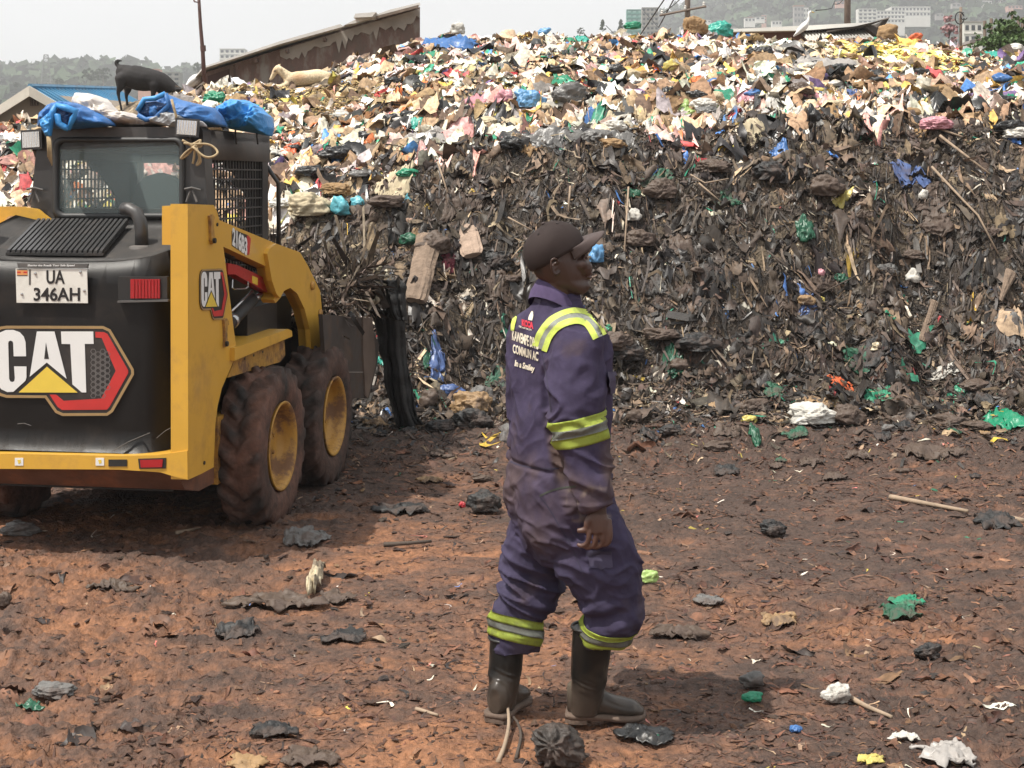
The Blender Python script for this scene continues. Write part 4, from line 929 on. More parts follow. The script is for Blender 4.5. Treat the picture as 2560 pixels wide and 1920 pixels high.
def emblem(fn, nrm, parent, hexes=True):
    """fn maps emblem drawing units to local points; nrm points out of the panel"""
    nrm = Vector(nrm).normalized()
    def flat(name, pts, lift, m):
        bm = bmesh.new(); prism(bm, [fn(*p)+nrm*lift for p in pts], -nrm*.0012)
        bm.normal_update(); bmesh.ops.triangulate(bm, faces=[f for f in bm.faces if len(f.verts) > 4], ngon_method='EAR_CLIP')
        return obj(name, bm, m, parent)
    flat('decal_field', [(110,85),(1600,88),(1705,140),(2062,750),(2066,840),(1745,1410),(1660,1470),(960,1472),(855,1422),(697,1197),(110,1194),(-5,1162),(-90,1090),(-142,970),(-162,380),(-132,230),(-60,140),(10,100)], .0030, M_BLK)
    n = len(EG); bm = bmesh.new(); inn, out = [], []
    for i in range(n):
        p0, p1, p2 = Vector(EG[i-1]), Vector(EG[i]), Vector(EG[(i+1) % n]); t = ((p1-p0).normalized()+(p2-p1).normalized()).normalized(); nn_ = Vector((-t.y, t.x))
        out.append(bm.verts.new(fn(*(p1-nn_*22))+nrm*.0050)); inn.append(bm.verts.new(fn(*(p1+nn_*22))+nrm*.0050))
    for i in range(n): bm.faces.new((out[i], out[(i+1) % n], inn[(i+1) % n], inn[i]))
    bmesh.ops.solidify(bm, geom=bm.faces[:], thickness=.001); obj('decal_outline', bm, M_GOLD, parent)
    flat('decal_hexagon', ER, .0052, M_REDD)
    for nm, pp in (('letter_c', EC), ('letter_a', EA), ('letter_t', ET)): flat(nm, pp, .0060, M_WHT)
    flat('letter_gap', EAH, .0070, M_BLK); flat('decal_triangle', EY, .0064, M_YDEC)
    if hexes:
        bm = bmesh.new()
        for ci in range(4):
            for ri in range(10):
                x, y = 1440+73*ci, 480+85*ri+(42 if ci % 2 else 0)
                if x < 1345 or x > 1785-abs(y-780)*.42 or y > 1170: continue
                ro = [bm.verts.new(fn(x+46*math.cos(a), y+46*math.sin(a))+nrm*.0054) for a in [k*math.pi/3 for k in range(6)]]
                ri_ = [bm.verts.new(fn(x+34*math.cos(a), y+34*math.sin(a))+nrm*.0054) for a in [k*math.pi/3 for k in range(6)]]
                for k in range(6): bm.faces.new((ro[k], ro[(k+1) % 6], ri_[(k+1) % 6], ri_[k]))
        obj('honeycomb_print', bm, mat('grey_decal', (0.13, 0.12, 0.115), .5), parent)
def fn_rear(X, Y): return onv(X/6.1444, 800+Y/6.1444, -.9185)
emblem(fn_rear, (0, -1, 0), door)
def fn_side(X, Y):
    x = 918+(X+140)/2205*128; y = 357+(Y-85)/1390*236-(x-918)*.05
    return onu(*Z1(x, y), .676)
emblem(fn_side, (1, 0, 0), loader, False)
# licence plate ------------------------------------------------------------
M_PLATE = mat('plate_white', (0.70, 0.68, 0.62), .45, var=.04, vscale=6, dirt=(0.35, 0.3, 0.24), dirt_amt=.3, dscale=9)
ZP = lambda x, y: (20+x/10.055, 650+y/10.055)
lp = rearp('licence_plate', [ZP(190,215),ZP(1985,235),ZP(2005,1085),ZP(215,1075)], -.935, .004, M_PLATE, bev=.0012)
rearp('plate_frame', [ZP(230,80),ZP(2010,95),ZP(1990,205),ZP(245,190)], -.94, .012, M_GREY, lp, bev=.002)
pf = mat('plate_print', (0.012, 0.010, 0.010), .5)
def ptext(s, x0, x1, yb, yt, m, v=-.9365, shear=0, bold=0.0022):
    a, b, c = onv(*ZP(x0, yb), v), onv(*ZP(x1, yb), v), onv(*ZP(x0, yt), v)
    t = text_on('plate_lettering', s, .1, (0, 0, 0), (1, 0, 0), (0, 0, 1), m, lp, .0006, shear, bold)
    xs_ = [v_.co.x for v_ in t.data.vertices]; zs_ = [v_.co.z for v_ in t.data.vertices]
    for v_ in t.data.vertices:
        fx = (v_.co.x-min(xs_))/(max(xs_)-min(xs_)); fz = (v_.co.z-min(zs_))/(max(zs_)-min(zs_))
        v_.co = (a.x+(b.x-a.x)*fx, v+v_.co.y, a.z+(b.z-a.z)*fx+(c.z-a.z)*fz)
ptext('UA', 965, 1425, 600, 255, pf); ptext('346AH', 645, 1810, 1030, 690, pf)
ptext('Sharing the Roads Your Safe Speed', 490, 1680, 175, 110, M_WHT, -.9412, .2)
rearp('flag_print', [ZP(225,255),ZP(490,255),ZP(490,395),ZP(225,395)], -.9360, .001, mat('flag_orange', (0.6, 0.25, 0.08), .5), lp, bev=0)
for a_, b_, c_ in ((225, 480, 232), (225, 480, 378)): rearp('flag_print', [ZP(a_, c_), ZP(b_, c_), ZP(b_, c_+16), ZP(a_, c_+16)], -.9363, .001, pf, lp, bev=0)
for a_ in (230, 390): rearp('flag_print', [ZP(a_,290),ZP(a_+90,290),ZP(a_+90,330),ZP(a_,330)], -.9363, .001, M_REDD, lp, bev=0)
rearp('plate_bar', [ZP(525,235),ZP(570,235),ZP(570,625),ZP(525,625)], -.9362, .001, M_GREY, lp, bev=0)
for (x, y) in ((1825,300),(1920,770),(355,860),(690,340)):
    bm = bmesh.new(); lathe(bm, [(0, .006), (.006, .005), (.007, 0)], onv(*ZP(x, y), -.9352), (0, -1, 0), 8); obj('plate_screw', bm, M_CHR, lp)
# wheels ---------------------------------------------------------------------
M_TYRE = mat_attr('muddy_rubber', rough=.85, var=.35, vscale=25, bump=.6, bscale=55, dist=.008)
def make_wheel(seed, mud):
    root = bpy.data.objects.new('wheel', None); C.objects.link(root); root.empty_display_size = .1
    prof = [(-.085,.222),(-.105,.235),(-.122,.275),(-.126,.315),(-.121,.350),(-.112,.372)]
    tw_ = [(-.112+.224*k/16, .392-.010*abs(k/8-1)**2.5) for k in range(17)]
    prof = prof[:-1]+tw_+[(-a, b) for a, b in prof[:-1][::-1]]
    A = np.array(prof); nA = 300; th = np.arange(nA)/nA*2*np.pi
    W_ = A[None, :, 0]*np.ones((nA, 1)); R_ = A[None, :, 1]*np.ones((nA, 1)); T_ = th[:, None]*np.ones((1, len(A)))
    # chevron lugs: bars slant back from the middle, alternating left and right
    ph = (T_*20/(2*np.pi)+np.abs(W_)*7.0+np.where(W_ > 0, 0.5, 0)) % 1.0
    lug = sstep(.02, .12, ph)*sstep(.62, .5, ph)*sstep(.345, .385, R_)*sstep(.004, .022, np.abs(W_))
    x, y, z = W_, np.cos(T_)*R_, np.sin(T_)*R_
    mudn = fbm(x*9, y*9, z*9, seed=seed, oct=4); fill = sstep(-.2, .3, mudn)
    Rr = R_+.034*lug*(1-.40*fill*mud)+.010*fill*mud*sstep(.33, .385, R_)*(1-lug)+.004*mudn
    V = np.stack([W_, np.cos(T_)*Rr, np.sin(T_)*Rr], -1)
    i = np.arange(nA)[:, None]; j = np.arange(len(A)-1)[None, :]; m_ = len(A)
    Q = np.stack([i*m_+j, ((i+1) % nA)*m_+j, ((i+1) % nA)*m_+j+1, i*m_+j+1], -1).reshape(-1, 4)
    t_ = np.clip(.5+mudn*1.2+.3*(1-lug), 0, 1)[..., None]*mud
    col = np.array([.024, .021, .019])*(1-t_)+np.array([.115, .060, .043])*t_
    mesh_np('tyre', V.reshape(-1, 3), Q, True, col.reshape(-1, 3), M_TYRE, root)
    bm = bmesh.new(); lathe(bm, [(.226,-.10),(.232,.112),(.238,.118),(.228,.122),(.214,.104),(.206,.060),(.196,.026),(.15,.018),(.085,.014),(.072,.022),(.066,.040),(.0,.042)], (0, 0, 0), (1, 0, 0), 56)
    rim = obj('rim', bm, M_YELD, root, True)
    for k in range(8):
        a = 2*math.pi*k/8; bm = bmesh.new(); lathe(bm, [(0,.016),(.011,.016),(.011,0)], (.016, .115*math.cos(a), .115*math.sin(a)), (1, 0, 0), 6); obj('wheel_nut', bm, M_YELD, rim)
    return root
def hang_wheel(w, u, v, rot, flip):
    w.parent = loader; w.location = (u, v, .405); w.rotation_euler = (rot, 0, math.pi if flip else 0)
w1 = make_wheel(3, 1.0); hang_wheel(w1, .71, 0, .3, False)
w2 = make_wheel(9, .55); hang_wheel(w2, .71, .985, 1.1, False)
w3 = make_wheel(14, 1.0); hang_wheel(w3, -.71, 0, 0, True)
w4 = make_wheel(17, .7); hang_wheel(w4, -.71, .985, 0, True)
# cab --------------------------------------------------------------------------
VR, UC = -.20, .44
zr = onv(400, 320, VR).z; zf = hood_z(-.2)
# posts lean in slightly at the top
def post(name, pts, v, d, m=M_CAB, par=loader, bev=.012): return rearp(name, pts, v, d, m, par, bev)
post('rear_post', [Z2(278,840),Z2(400,840),Z2(420,1400),Z2(225,1400)], VR, .11)
post('rear_post', [Z2(1380,700),Z2(1556,690),Z2(1600,1400),Z2(1400,1400)], VR, .11)
post('rear_header', [Z2(300,690),Z2(400,668),Z2(1540,668),Z2(1560,700),Z2(1556,800),Z2(300,850)], VR, .10)
post('rear_sill', [Z2(330,1290),Z2(1440,1300),Z2(1440,1415),Z2(300,1415)], VR+.004, .09)
roof_l, roof_r = onv(*Z2(300,672), VR), onv(*Z2(1556,672), VR)
boxo('cab_roof', (-UC, VR+.02, zr-.05), (UC, .90, zr-.004), M_CAB, loader, .02)
# side header rail: fat rounded beam
for s in (1, -1):
    a, b = Vector((s*(UC-.05), VR+.05, zr-.085)), Vector((s*(UC-.05), .90, zr-.085)); bm = bmesh.new(); box(bm, (min(s*(UC-.10), s*UC), VR+.03, zr-.165), (max(s*(UC-.10), s*UC), .92, zr-.01)); bevel(bm, .035, 4)
    hr = obj('side_header', bm, M_GREY if s > 0 else M_CAB, loader, True)
    # corner posts front
    bm = bmesh.new(); box(bm, (min(s*(UC-.09), s*(UC-.004)), .80, 1.15), (max(s*(UC-.09), s*(UC-.004)), .90, zr-.16)); bevel(bm, .012); obj('front_post', bm, M_CAB, loader)
    bm = bmesh.new(); tube(bm, [(s*(UC+.03), 1.0, 1.30), (s*(UC+.03), .99, 1.80), (s*(UC-.02), .93, 1.9)], .014, 8); obj('grab_bar', bm, M_CAB, loader, True)
    # side mesh: bars
    zt, zb3 = zr-.16, 1.28; y0, y1 = VR+.12, .80; x0 = s*(UC-.02)
    first = None; nv_ = 19
    for k in range(nv_+1):
        y_ = y0+(y1-y0)*k/nv_
        if first is None: first = boxo('mesh_bar', (-.004, -.0045, 0), (.004, .0045, zt-zb3), M_CAB, loader); o = first
        else: o = first.copy(); C.objects.link(o); o.parent = loader
        o.location = (x0, y_, zb3)
    first = None
    for k in range(13):
        z_ = zb3+(zt-zb3)*k/12
        if first is None: first = boxo('mesh_bar', (-.004, 0, -.0045), (.004, y1-y0, .0045), M_CAB, loader); o = first
        else: o = first.copy(); C.objects.link(o); o.parent = loader
        o.location = (x0+s*.006, y0, z_)
    # solid upper front corner behind the mesh and lower side panel
    bm = bmesh.new(); xs0 = s*(UC-.045); prism(bm, [(xs0, .25, zt), (xs0, .80, zt), (xs0, .80, 1.3), (xs0, .66, 1.3), (xs0, .64, 1.62), (xs0, .62, 1.72), (xs0, .40, zt-.07), (xs0, .30, zt-.06)], (s*.012, 0, 0)); obj('door_edge', bm, M_DARK, loader)
    boxo('side_panel', (min(xs0, xs0+s*.02), VR+.05, 1.0), (max(xs0, xs0+s*.02), .86, 1.285), M_CAB, loader, .004)
boxo('cab_floor', (-.42, -.1, 1.0), (.42, .9, 1.03), M_DARK, loader)
boxo('front_header', (-.42, .84, zr-.17), (.42, .90, zr-.06), M_CAB, loader, .01)
# window: rounded glass with rubber seal
def rrect(x0, y0, x1, y1, r, n=6):
    o = []
    for cx, cy, a0 in ((x1-r, y0+r, -90), (x1-r, y1-r, 0), (x0+r, y1-r, 90), (x0+r, y0+r, 180)):
        for k in range(n+1): a = R(a0+90*k/n); o.append((cx+r*math.cos(a), cy+r*math.sin(a)))
    return o
gl_o = [onv(*Z2(*p), VR-.006) for p in rrect(400, 745, 1420, 1380, 75)]; gl_i = [onv(*Z2(*p), VR-.012) for p in rrect(448, 785, 1376, 1330, 55)]
gl_c = [onv(*Z2(*p), VR-.026) for p in rrect(424, 765, 1398, 1355, 65)]
bm = bmesh.new(); rO = [bm.verts.new(p) for p in gl_o]; rC = [bm.verts.new(p) for p in gl_c]; rI = [bm.verts.new(p) for p in gl_i]; n = len(rO)
rB = [bm.verts.new(p+Vector((0, .03, 0))) for p in gl_i]; rP = [bm.verts.new(p+Vector((0, .03, 0))) for p in gl_o]
for A_, B_ in ((rO, rC), (rC, rI), (rI, rB), (rB, rP), (rP, rO)):
    for k in range(n): bm.faces.new((A_[k], A_[(k+1) % n], B_[(k+1) % n], B_[k]))
seal = obj('window_seal', bm, M_RUB, loader, True)
m, nt, bs = new_mat('dusty_sky_tint_glass'); bs.inputs['Base Color'].default_value = (0.24, 0.31, 0.31, 1); bs.inputs['Roughness'].default_value = .06; bs.inputs['Alpha'].default_value = .30; bs.inputs['Specular IOR Level'].default_value = .8  # milky teal base holds dust plus the bright sky's reflection, painted in as colour
M_GLASS = m
poly_prism('rear_window', [p+Vector((0, .012, 0)) for p in gl_i], (0, .005, 0), M_GLASS, loader)
# seat and roof lining seen through the glass
M_SEAT = mat('seat_vinyl', (0.03, 0.035, 0.037), .6, var=.2)
sc0 = onv(403, 500, .15)
prof = [(-.17, 1.2), (-.185, 1.50), (-.165, 1.68), (-.12, 1.79), (-.07, 1.84), (0, 1.86), (.07, 1.84), (.12, 1.79), (.165, 1.68), (.185, 1.50), (.17, 1.2)]
bm = bmesh.new(); prism(bm, [(sc0.x+a-.02, .15, b) for a, b in prof], (0, .09, 0)); bevel(bm, .025, 3); seat = obj('seat_back', bm, M_SEAT, loader, True)
boxo('seat_cushion', (sc0.x-.22, .2, 1.2), (sc0.x+.18, .62, 1.3), M_SEAT, loader, .03)
boxo('roof_lining', (-.41, VR+.06, zr-.12), (.41, .82, zr-.06), M_GREY, loader)
boxo('inner_pillar', (.02, .72, 1.25), (.10, .80, zr-.12), M_CAB, loader, .01)
# work lamps
def worklamp(px0, py0, px1, py1, v, tilt):
    a, b = onv(px0, py1, v), onv(px1, py0, v); w, h = b.x-a.x, b.z-a.z
    r = bpy.data.objects.new('work_lamp', None); C.objects.link(r); r.parent = loader; r.location = ((a.x+b.x)/2, v, (a.z+b.z)/2); r.rotation_euler = (0, tilt, 0)
    bm = bmesh.new(); v8 = box(bm, (-w/2, 0, -h/2), (w/2, .07, h/2))
    for q_ in (v8[2], v8[3], v8[6], v8[7]): q_.co.x *= .6; q_.co.z *= .6
    bevel(bm, .01, 2); obj('lamp_body', bm, M_CAB, r)
    bm = bmesh.new(); box(bm, (-w/2*.82, -.006, -h/2*.78), (w/2*.82, .004, h/2*.78)); bevel(bm, .003, 1); 
    m2, nt2, bs2 = new_mat('lamp_lens'); bs2.inputs['Base Color'].default_value = (.78, .77, .73, 1); bs2.inputs['Metallic'].default_value = .75; bs2.inputs['Roughness'].default_value = .22
    n2 = nt2.nodes.new('ShaderNodeTexWave'); n2.inputs['Scale'].default_value = 22; tc2 = nt2.nodes.new('ShaderNodeTexCoord'); nt2.links.new(tc2.outputs['Object'], n2.inputs['Vector'])
    b2 = nt2.nodes.new('ShaderNodeBump'); b2.inputs['Strength'].default_value = .5; b2.inputs['Distance'].default_value = .01; nt2.links.new(n2.outputs['Fac'], b2.inputs['Height']); nt2.links.new(b2.outputs[0], bs2.inputs['Normal'])
    obj('lamp_lens', bm, m2, r)
    bm = bmesh.new(); tube(bm, [(0, .03, -h/2), (0, .05, -h/2-.03), (0, .08, -h/2-.05)], .012, 6); obj('lamp_bracket', bm, M_CAB, r)
worklamp(438, 296, 498, 342, VR-.06, R(4)); worklamp(52, 324, 104, 374, VR-.03, R(-3))
# rear corner lugs of the arms seen left
# arm stop brackets beside the posts
for px in (85, 479):
    for dx in (-12, 12):
        a, b = onv(px+dx*.2, 476, VR-.02), onv(px+dx*1.1, 505, VR-.03); bm = bmesh.new(); tube(bm, [a, b], .006, 6); obj('post_stay', bm, M_GREY, loader)
    a, b = onv(px-17, 473, VR-.02), onv(px+22, 475, VR-.02); bm = bmesh.new(); tube(bm, [a, (a+b)/2+Vector((0, -.012, .01)), b], .007, 6); obj('post_clamp', bm, M_GREY, loader)
# bucket -------------------------------------------------------------------------
M_BKT = mat('worn_bucket_steel', (0.055, 0.045, 0.040), .6, .3, var=.3, vscale=4, dirt=(0.12, 0.075, 0.05), dirt_amt=.7, dscale=5, bump=.2, bscale=20)
BW = .80
sideB = [Z3(705,935),(905,794),(926,812),(948,862),(944,905),(922,996),(868,993),(852,960),(848,900),(812,880)]
Lp = [onu(*(p if p[0] > 300 else p), BW) for p in sideB]
bm = bmesh.new(); prism(bm, Lp, (-.025, 0, 0)); bevel(bm, .003, 1); bucket = obj('bucket', bm, M_BKT, loader)
bm = bmesh.new(); prism(bm, [Vector((-p.x, p.y, p.z)) for p in Lp], (.025, 0, 0)); obj('bucket_side', bm, M_BKT, bucket)
zt_, zb_2 = .93, onu(900, 994, BW).z; v0_, v1_ = onu(868, 993, BW).y, onu(945, 900, BW).y
bk_prof = [(v0_, zt_), (v0_-.03, .70), (v0_+.0, zb_2+.03), (v0_+.1, zb_2), (v1_-.15, zb_2), (v1_-.15, zb_2+.02), (v0_+.12, zb_2+.03), (v0_+.03, zb_2+.06), (v0_, .70), (v0_+.03, zt_)]
bm = bmesh.new(); prism(bm, [(-BW+.03, a, b) for a, b in bk_prof], (2*BW-.06, 0, 0)); obj('bucket_shell', bm, M_BKT, bucket)
boxo('cutting_edge', (-BW, v1_-.16, zb_2-.012), (BW, v1_+.02, zb_2+.012), M_BKT, bucket, .003)
sidep('wear_strip', [(908,793),(931,796),(936,850),(940,905),(920,996),(914,990),(908,880)], BW+.012, .012, mat('worn_edge_steel', (0.13, 0.095, 0.075), .6, .2, var=.3, vscale=6), bucket, bev=.002)
sidep('side_rib', [(862,929),(908,929),(908,932),(862,932)], BW+.006, .006, mat('scraped_steel', (0.22, 0.2, 0.18), .5, .3), bucket, bev=0)
# muddy lower edges already in materials; parent inverse is identity because root is placed before its children

# yellow cross plate between the left tower and the cab, with its pivot boss
cp = rearp('cross_plate', [(-60, 516), (60, 517), (92, 523), (146, 566), (400, 566), (400, 573), (122, 575), (66, 606), (-60, 622)], -.24, .03, M_YEL, bev=.006)
for r0_, r1_, h_ in ((.0, .040, .016), (.0, .018, .026)):
    bm = bmesh.new(); lathe(bm, [(0, h_), (r1_, h_), (r1_+.004, 0)], onv(30, 560, -.24), (0, -1, 0), 20); obj('pivot_boss', bm, M_YELD, cp, True)
# scratches and weld lines on the rear door
for (a, b, c_) in (((283, 1127), (320, 1105), (375, 1082)), ((392, 1095), (412, 1078), (430, 1068)), ((44, 1060), (60, 1058), (78, 1064))):
    bm = bmesh.new(); tube(bm, [onv(x, y, -.916 if x < 350 else -.905) for x, y in (a, b, c_)], .0016, 5); obj('scratch', bm, M_GREY, door)
# ------------------------------------------------------------------ the man in the purple coverall
YM = 4.85
PO = P(1410, 1800, YM)            # origin on the ground between the boots
def mp(px, py, dy=0.0): return P(px, py, YM+dy)-PO
KM = YM/F                          # metres per photograph pixel at his distance
def ring(c, a, b, n=28, p=2.2):
    """superellipse ring about c with half axes a, b (vectors)"""
    o = []
    for k in range(n):
        t = 2*math.pi*k/n; ca, sa = math.cos(t), math.sin(t)
        o.append(c+a*(math.copysign(abs(ca)**(2/p), ca))+b*(math.copysign(abs(sa)**(2/p), sa)))
    return o
def loft(bm, rings):
    vs = [[bm.verts.new(p) for p in r] for r in rings]; n = len(vs[0])
    for r0, r1 in zip(vs, vs[1:]):
        for k in range(n): bm.faces.new((r0[k], r0[(k+1) % n], r1[(k+1) % n], r1[k]))
    bm.faces.new(vs[0][::-1]); bm.faces.new(vs[-1]); return vs
def resample(keys, m):
    """smooth interpolation of key rows (first column is the parameter)"""
    keys = np.array(keys, float); t = np.linspace(keys[0, 0], keys[-1, 0], m); out = [t]
    for c in range(1, keys.shape[1]):
        x, y = keys[:, 0], keys[:, c]; d = np.gradient(y, x); i = np.clip(np.searchsorted(x, t, side='right')-1, 0, len(x)-2)
        h = x[i+1]-x[i]; s = (t-x[i])/h
        out.append((2*s**3-3*s**2+1)*y[i]+(s**3-2*s**2+s)*h*d[i]+(-2*s**3+3*s**2)*y[i+1]+(s**3-s**2)*h*d[i+1])
    return np.stack(out, 1)
def limb(bm, pts, rads, n=20, m=None, flat=1.0):
    """tapered tube through pts; rads radius per point; smooth"""
    pts = [Vector(p) for p in pts]; m = m or len(pts)*5
    K_ = resample([(i, p.x, p.y, p.z, r) for i, (p, r) in enumerate(zip(pts, rads))], m); rs_ = []
    for i in range(m):
        c = Vector(K_[i, 1:4]); d = Vector(K_[min(i+1, m-1), 1:4])-Vector(K_[max(i-1, 0), 1:4]); d.normalize()
        s = d.cross(Vector((0.02, 1, 0.01))).normalized(); t = s.cross(d)
        rs_.append(ring(c, s*K_[i, 4], t*K_[i, 4]*flat, n, 2.0))
    return loft(bm, rs_)
def ball(bm, c, a, b, h, n=16, k=12):
    rs_ = []
    for i in range(1, k):
        f = math.pi*i/k; rs_.append(ring(c-h*math.cos(f), a*math.sin(f), b*math.sin(f), n, 2.0))
    loft(bm, rs_)
def fuse(name, bm, voxel, smooth=4, factor=.5, m=None, parent=None):
    bmesh.ops.recalc_face_normals(bm, faces=bm.faces[:])
    me = bpy.data.meshes.new(name); bm.to_mesh(me); bm.free()
    o = bpy.data.objects.new(name+'_tmp', me); C.objects.link(o)
    r = o.modifiers.new('r', 'REMESH'); r.mode = 'VOXEL'; r.voxel_size = voxel; r.adaptivity = 0
    if smooth: s = o.modifiers.new('s', 'SMOOTH'); s.iterations = smooth; s.factor = factor
    dg = bpy.context.evaluated_depsgraph_get(); dg.update()
    me2 = bpy.data.meshes.new_from_object(o.evaluated_get(dg)); C.objects.unlink(o); bpy.data.objects.remove(o); bpy.data.meshes.remove(me)
    me2.name = name; me2.materials.clear()
    if m: me2.materials.append(m)
    me2.polygons.foreach_set('use_smooth', [True]*len(me2.polygons))
    q_ = bpy.data.objects.new(name, me2); C.objects.link(q_)
    if parent is not None: q_.parent = parent
    return q_
def getV(o):
    V = np.empty(len(o.data.vertices)*3, np.float32); o.data.vertices.foreach_get('co', V); N_ = np.empty_like(V); o.data.vertices.foreach_get('normal', N_)
    return V.reshape(-1, 3).astype(float), N_.reshape(-1, 3).astype(float)
def setV(o, V): o.data.vertices.foreach_set('co', V.astype(np.float32).ravel()); o.data.update()
def setcol(o, col):
    a = o.data.color_attributes.new('col', 'FLOAT_COLOR', 'POINT'); cc = np.ones((len(col), 4), np.float32); cc[:, :3] = col; a.data.foreach_set('color', cc.ravel())
def bvh(o): return BVHTree.FromPolygons([v.co.copy() for v in o.data.vertices], [tuple(p.vertices) for p in o.data.polygons])
# --- body: head, neck, trunk, arms, hands, legs in one mesh
bm = bmesh.new()
PSI = R(14); fx, fy = math.cos(PSI), math.sin(PSI); fwd = Vector((fx, fy, 0)); sid = Vector((fy, -fx, 0))
HD = -.02                                                     # head centre depth offset
head = [(736,1428,1458,.022,.8),(729,1408,1468,.040,.8),(720,1388,1474,.051,.8),(710,1368,1475,.058,.8),(700,1352,1472,.062,.8),(690,1342,1474,.066,.8),(680,1336,1474,.069,.8),(668,1330,1471,.072,.8),
        (655,1324,1469,.074,.8),(643,1319,1467,.074,.8),(632,1316,1469,.074,.8),(620,1314,1472,.076,.8),(605,1320,1466,.072,.8),(592,1328,1456,.064,.8),(580,1340,1442,.052,.8),(570,1356,1424,.036,.8),(565,1370,1408,.022,.8)]
hk = resample([(-a, b, c_, d) for a, b, c_, d, e in head], 44); rs_ = []
for py_, xb, xf, hw in hk:
    py_ = -py_; c = mp((xb+xf)/2, py_, HD); L2 = (xf-xb)/2*KM/fx; o_ = []
    for k in range(36):
        t = 2*math.pi*k/36; ca, sa = math.cos(t), math.sin(t)
        w_ = hw*(1-.26*max(ca, 0)**1.5-.06*max(-ca, 0)); o_.append(c+fwd*(L2*ca)+sid*(w_*math.copysign(abs(sa)**.88, sa)))
    rs_.append(o_)
loft(bm, rs_)
def hp(px, py, s=0.0, f=0.0): return mp(px, py, HD)+sid*s+fwd*f
up = Vector((0, 0, 1))
# nose, lips, brow, cheek, chin, ears
noser = []
for py_, xt, w_ in ((634,1468,.006),(644,1471,.008),(654,1475,.010),(662,1480,.013),(668,1481,.014),(673,1477,.012)):
    noser.append(ring(hp(xt-7, py_), fwd*(7*KM), sid*w_, 14, 2))
loft(bm, noser)
for s in (1, -1): ball(bm, hp(1468, 668, s*.012), fwd*.010, sid*.008, up*.007)
ball(bm, hp(1470, 683), fwd*.015, sid*.026, up*.0085); ball(bm, hp(1470, 693), fwd*.014, sid*.023, up*.0085)
ball(bm, hp(1458, 713), fwd*.022, sid*.028, up*.022)
for s in (1, -1):
    ball(bm, hp(1457, 626, s*.026), fwd*.018, sid*.024, up*.010)          # brow
    ball(bm, hp(1444, 660, s*.038), fwd*.026, sid*.018, up*.020)          # cheekbone
    ball(bm, hp(1454, 668, s*.020), fwd*.030, sid*.026, up*.030)          # mid face
    ball(bm, hp(1457, 640, s*.030), fwd*.012, sid*.013, up*.008)          # closed lid over the eye
    ball(bm, hp(1400, 700, s*.046), fwd*.034, sid*.018, up*.026)          # jaw corner
    ear = [hp(1382, 676, s*.076), hp(1374, 682, s*.080), hp(1365, 676, s*.086), hp(1360, 662, s*.092), hp(1359, 650, s*.094), hp(1365, 643, s*.093), hp(1374, 645, s*.088), hp(1380, 653, s*.080)]
    limb(bm, ear, [.004,.006,.005,.0045,.0045,.0045,.004,.003], 8)
    ball(bm, hp(1371, 662, s*.078), fwd*.011, sid*.006, up*.018)
    limb(bm, [hp(1377, 650, s*.084), hp(1371, 657, s*.088), hp(1372, 668, s*.084)], [.002, .003, .002], 6)
limb(bm, [mp(1390, 800, .0), mp(1386, 755, -.01), mp(1392, 715, -.02), mp(1398, 680, -.02)], [.050, .055, .056, .055])
ph = R(43); A_ = Vector((math.sin(ph), -math.cos(ph), 0)); B_ = Vector((math.cos(ph), math.sin(ph), 0))
def trunk(keys, grow=0.0, m=40, p=2.4):
    out = []
    for py_, cx, a, b, yaw, dy in resample([(k[0],)+tuple(k[1:]) for k in keys], m):
        ph_ = R(yaw); out.append(ring(mp(cx, py_, dy), Vector((math.sin(ph_), -math.cos(ph_), 0))*(a+grow), Vector((math.cos(ph_), math.sin(ph_), 0))*(b+grow), 36, p))
    return out
TR = [(738,1388,.066,.064,43,0),(762,1384,.080,.072,43,0),(784,1384,.125,.086,43,0),(808,1387,.172,.102,43,0),(845,1394,.196,.120,43,0),(900,1399,.199,.132,43,0),(980,1402,.194,.136,42,0),(1060,1402,.188,.138,40,0),(1150,1396,.188,.138,36,0),(1215,1400,.192,.148,32,0),(1290,1412,.196,.160,30,0),(1350,1425,.185,.155,28,0),(1395,1432,.150,.120,28,0)]
loft(bm, trunk(TR, -.022))
RA = [mp(1452, 838, -.140), mp(1446, 900, -.165), mp(1441, 980, -.185), mp(1443, 1055, -.20), mp(1462, 1140, -.22), mp(1483, 1210, -.24), mp(1494, 1262, -.25)]
LA = [mp(1336, 836, .14), mp(1334, 900, .16), mp(1332, 980, .18), mp(1336, 1050, .21), mp(1330, 1130, .27), mp(1370, 1200, .30), mp(1395, 1245, .32)]
limb(bm, RA, [.060,.055,.050,.045,.042,.036,.031]); limb(bm, LA, [.060,.055,.050,.045,.042,.036,.031])
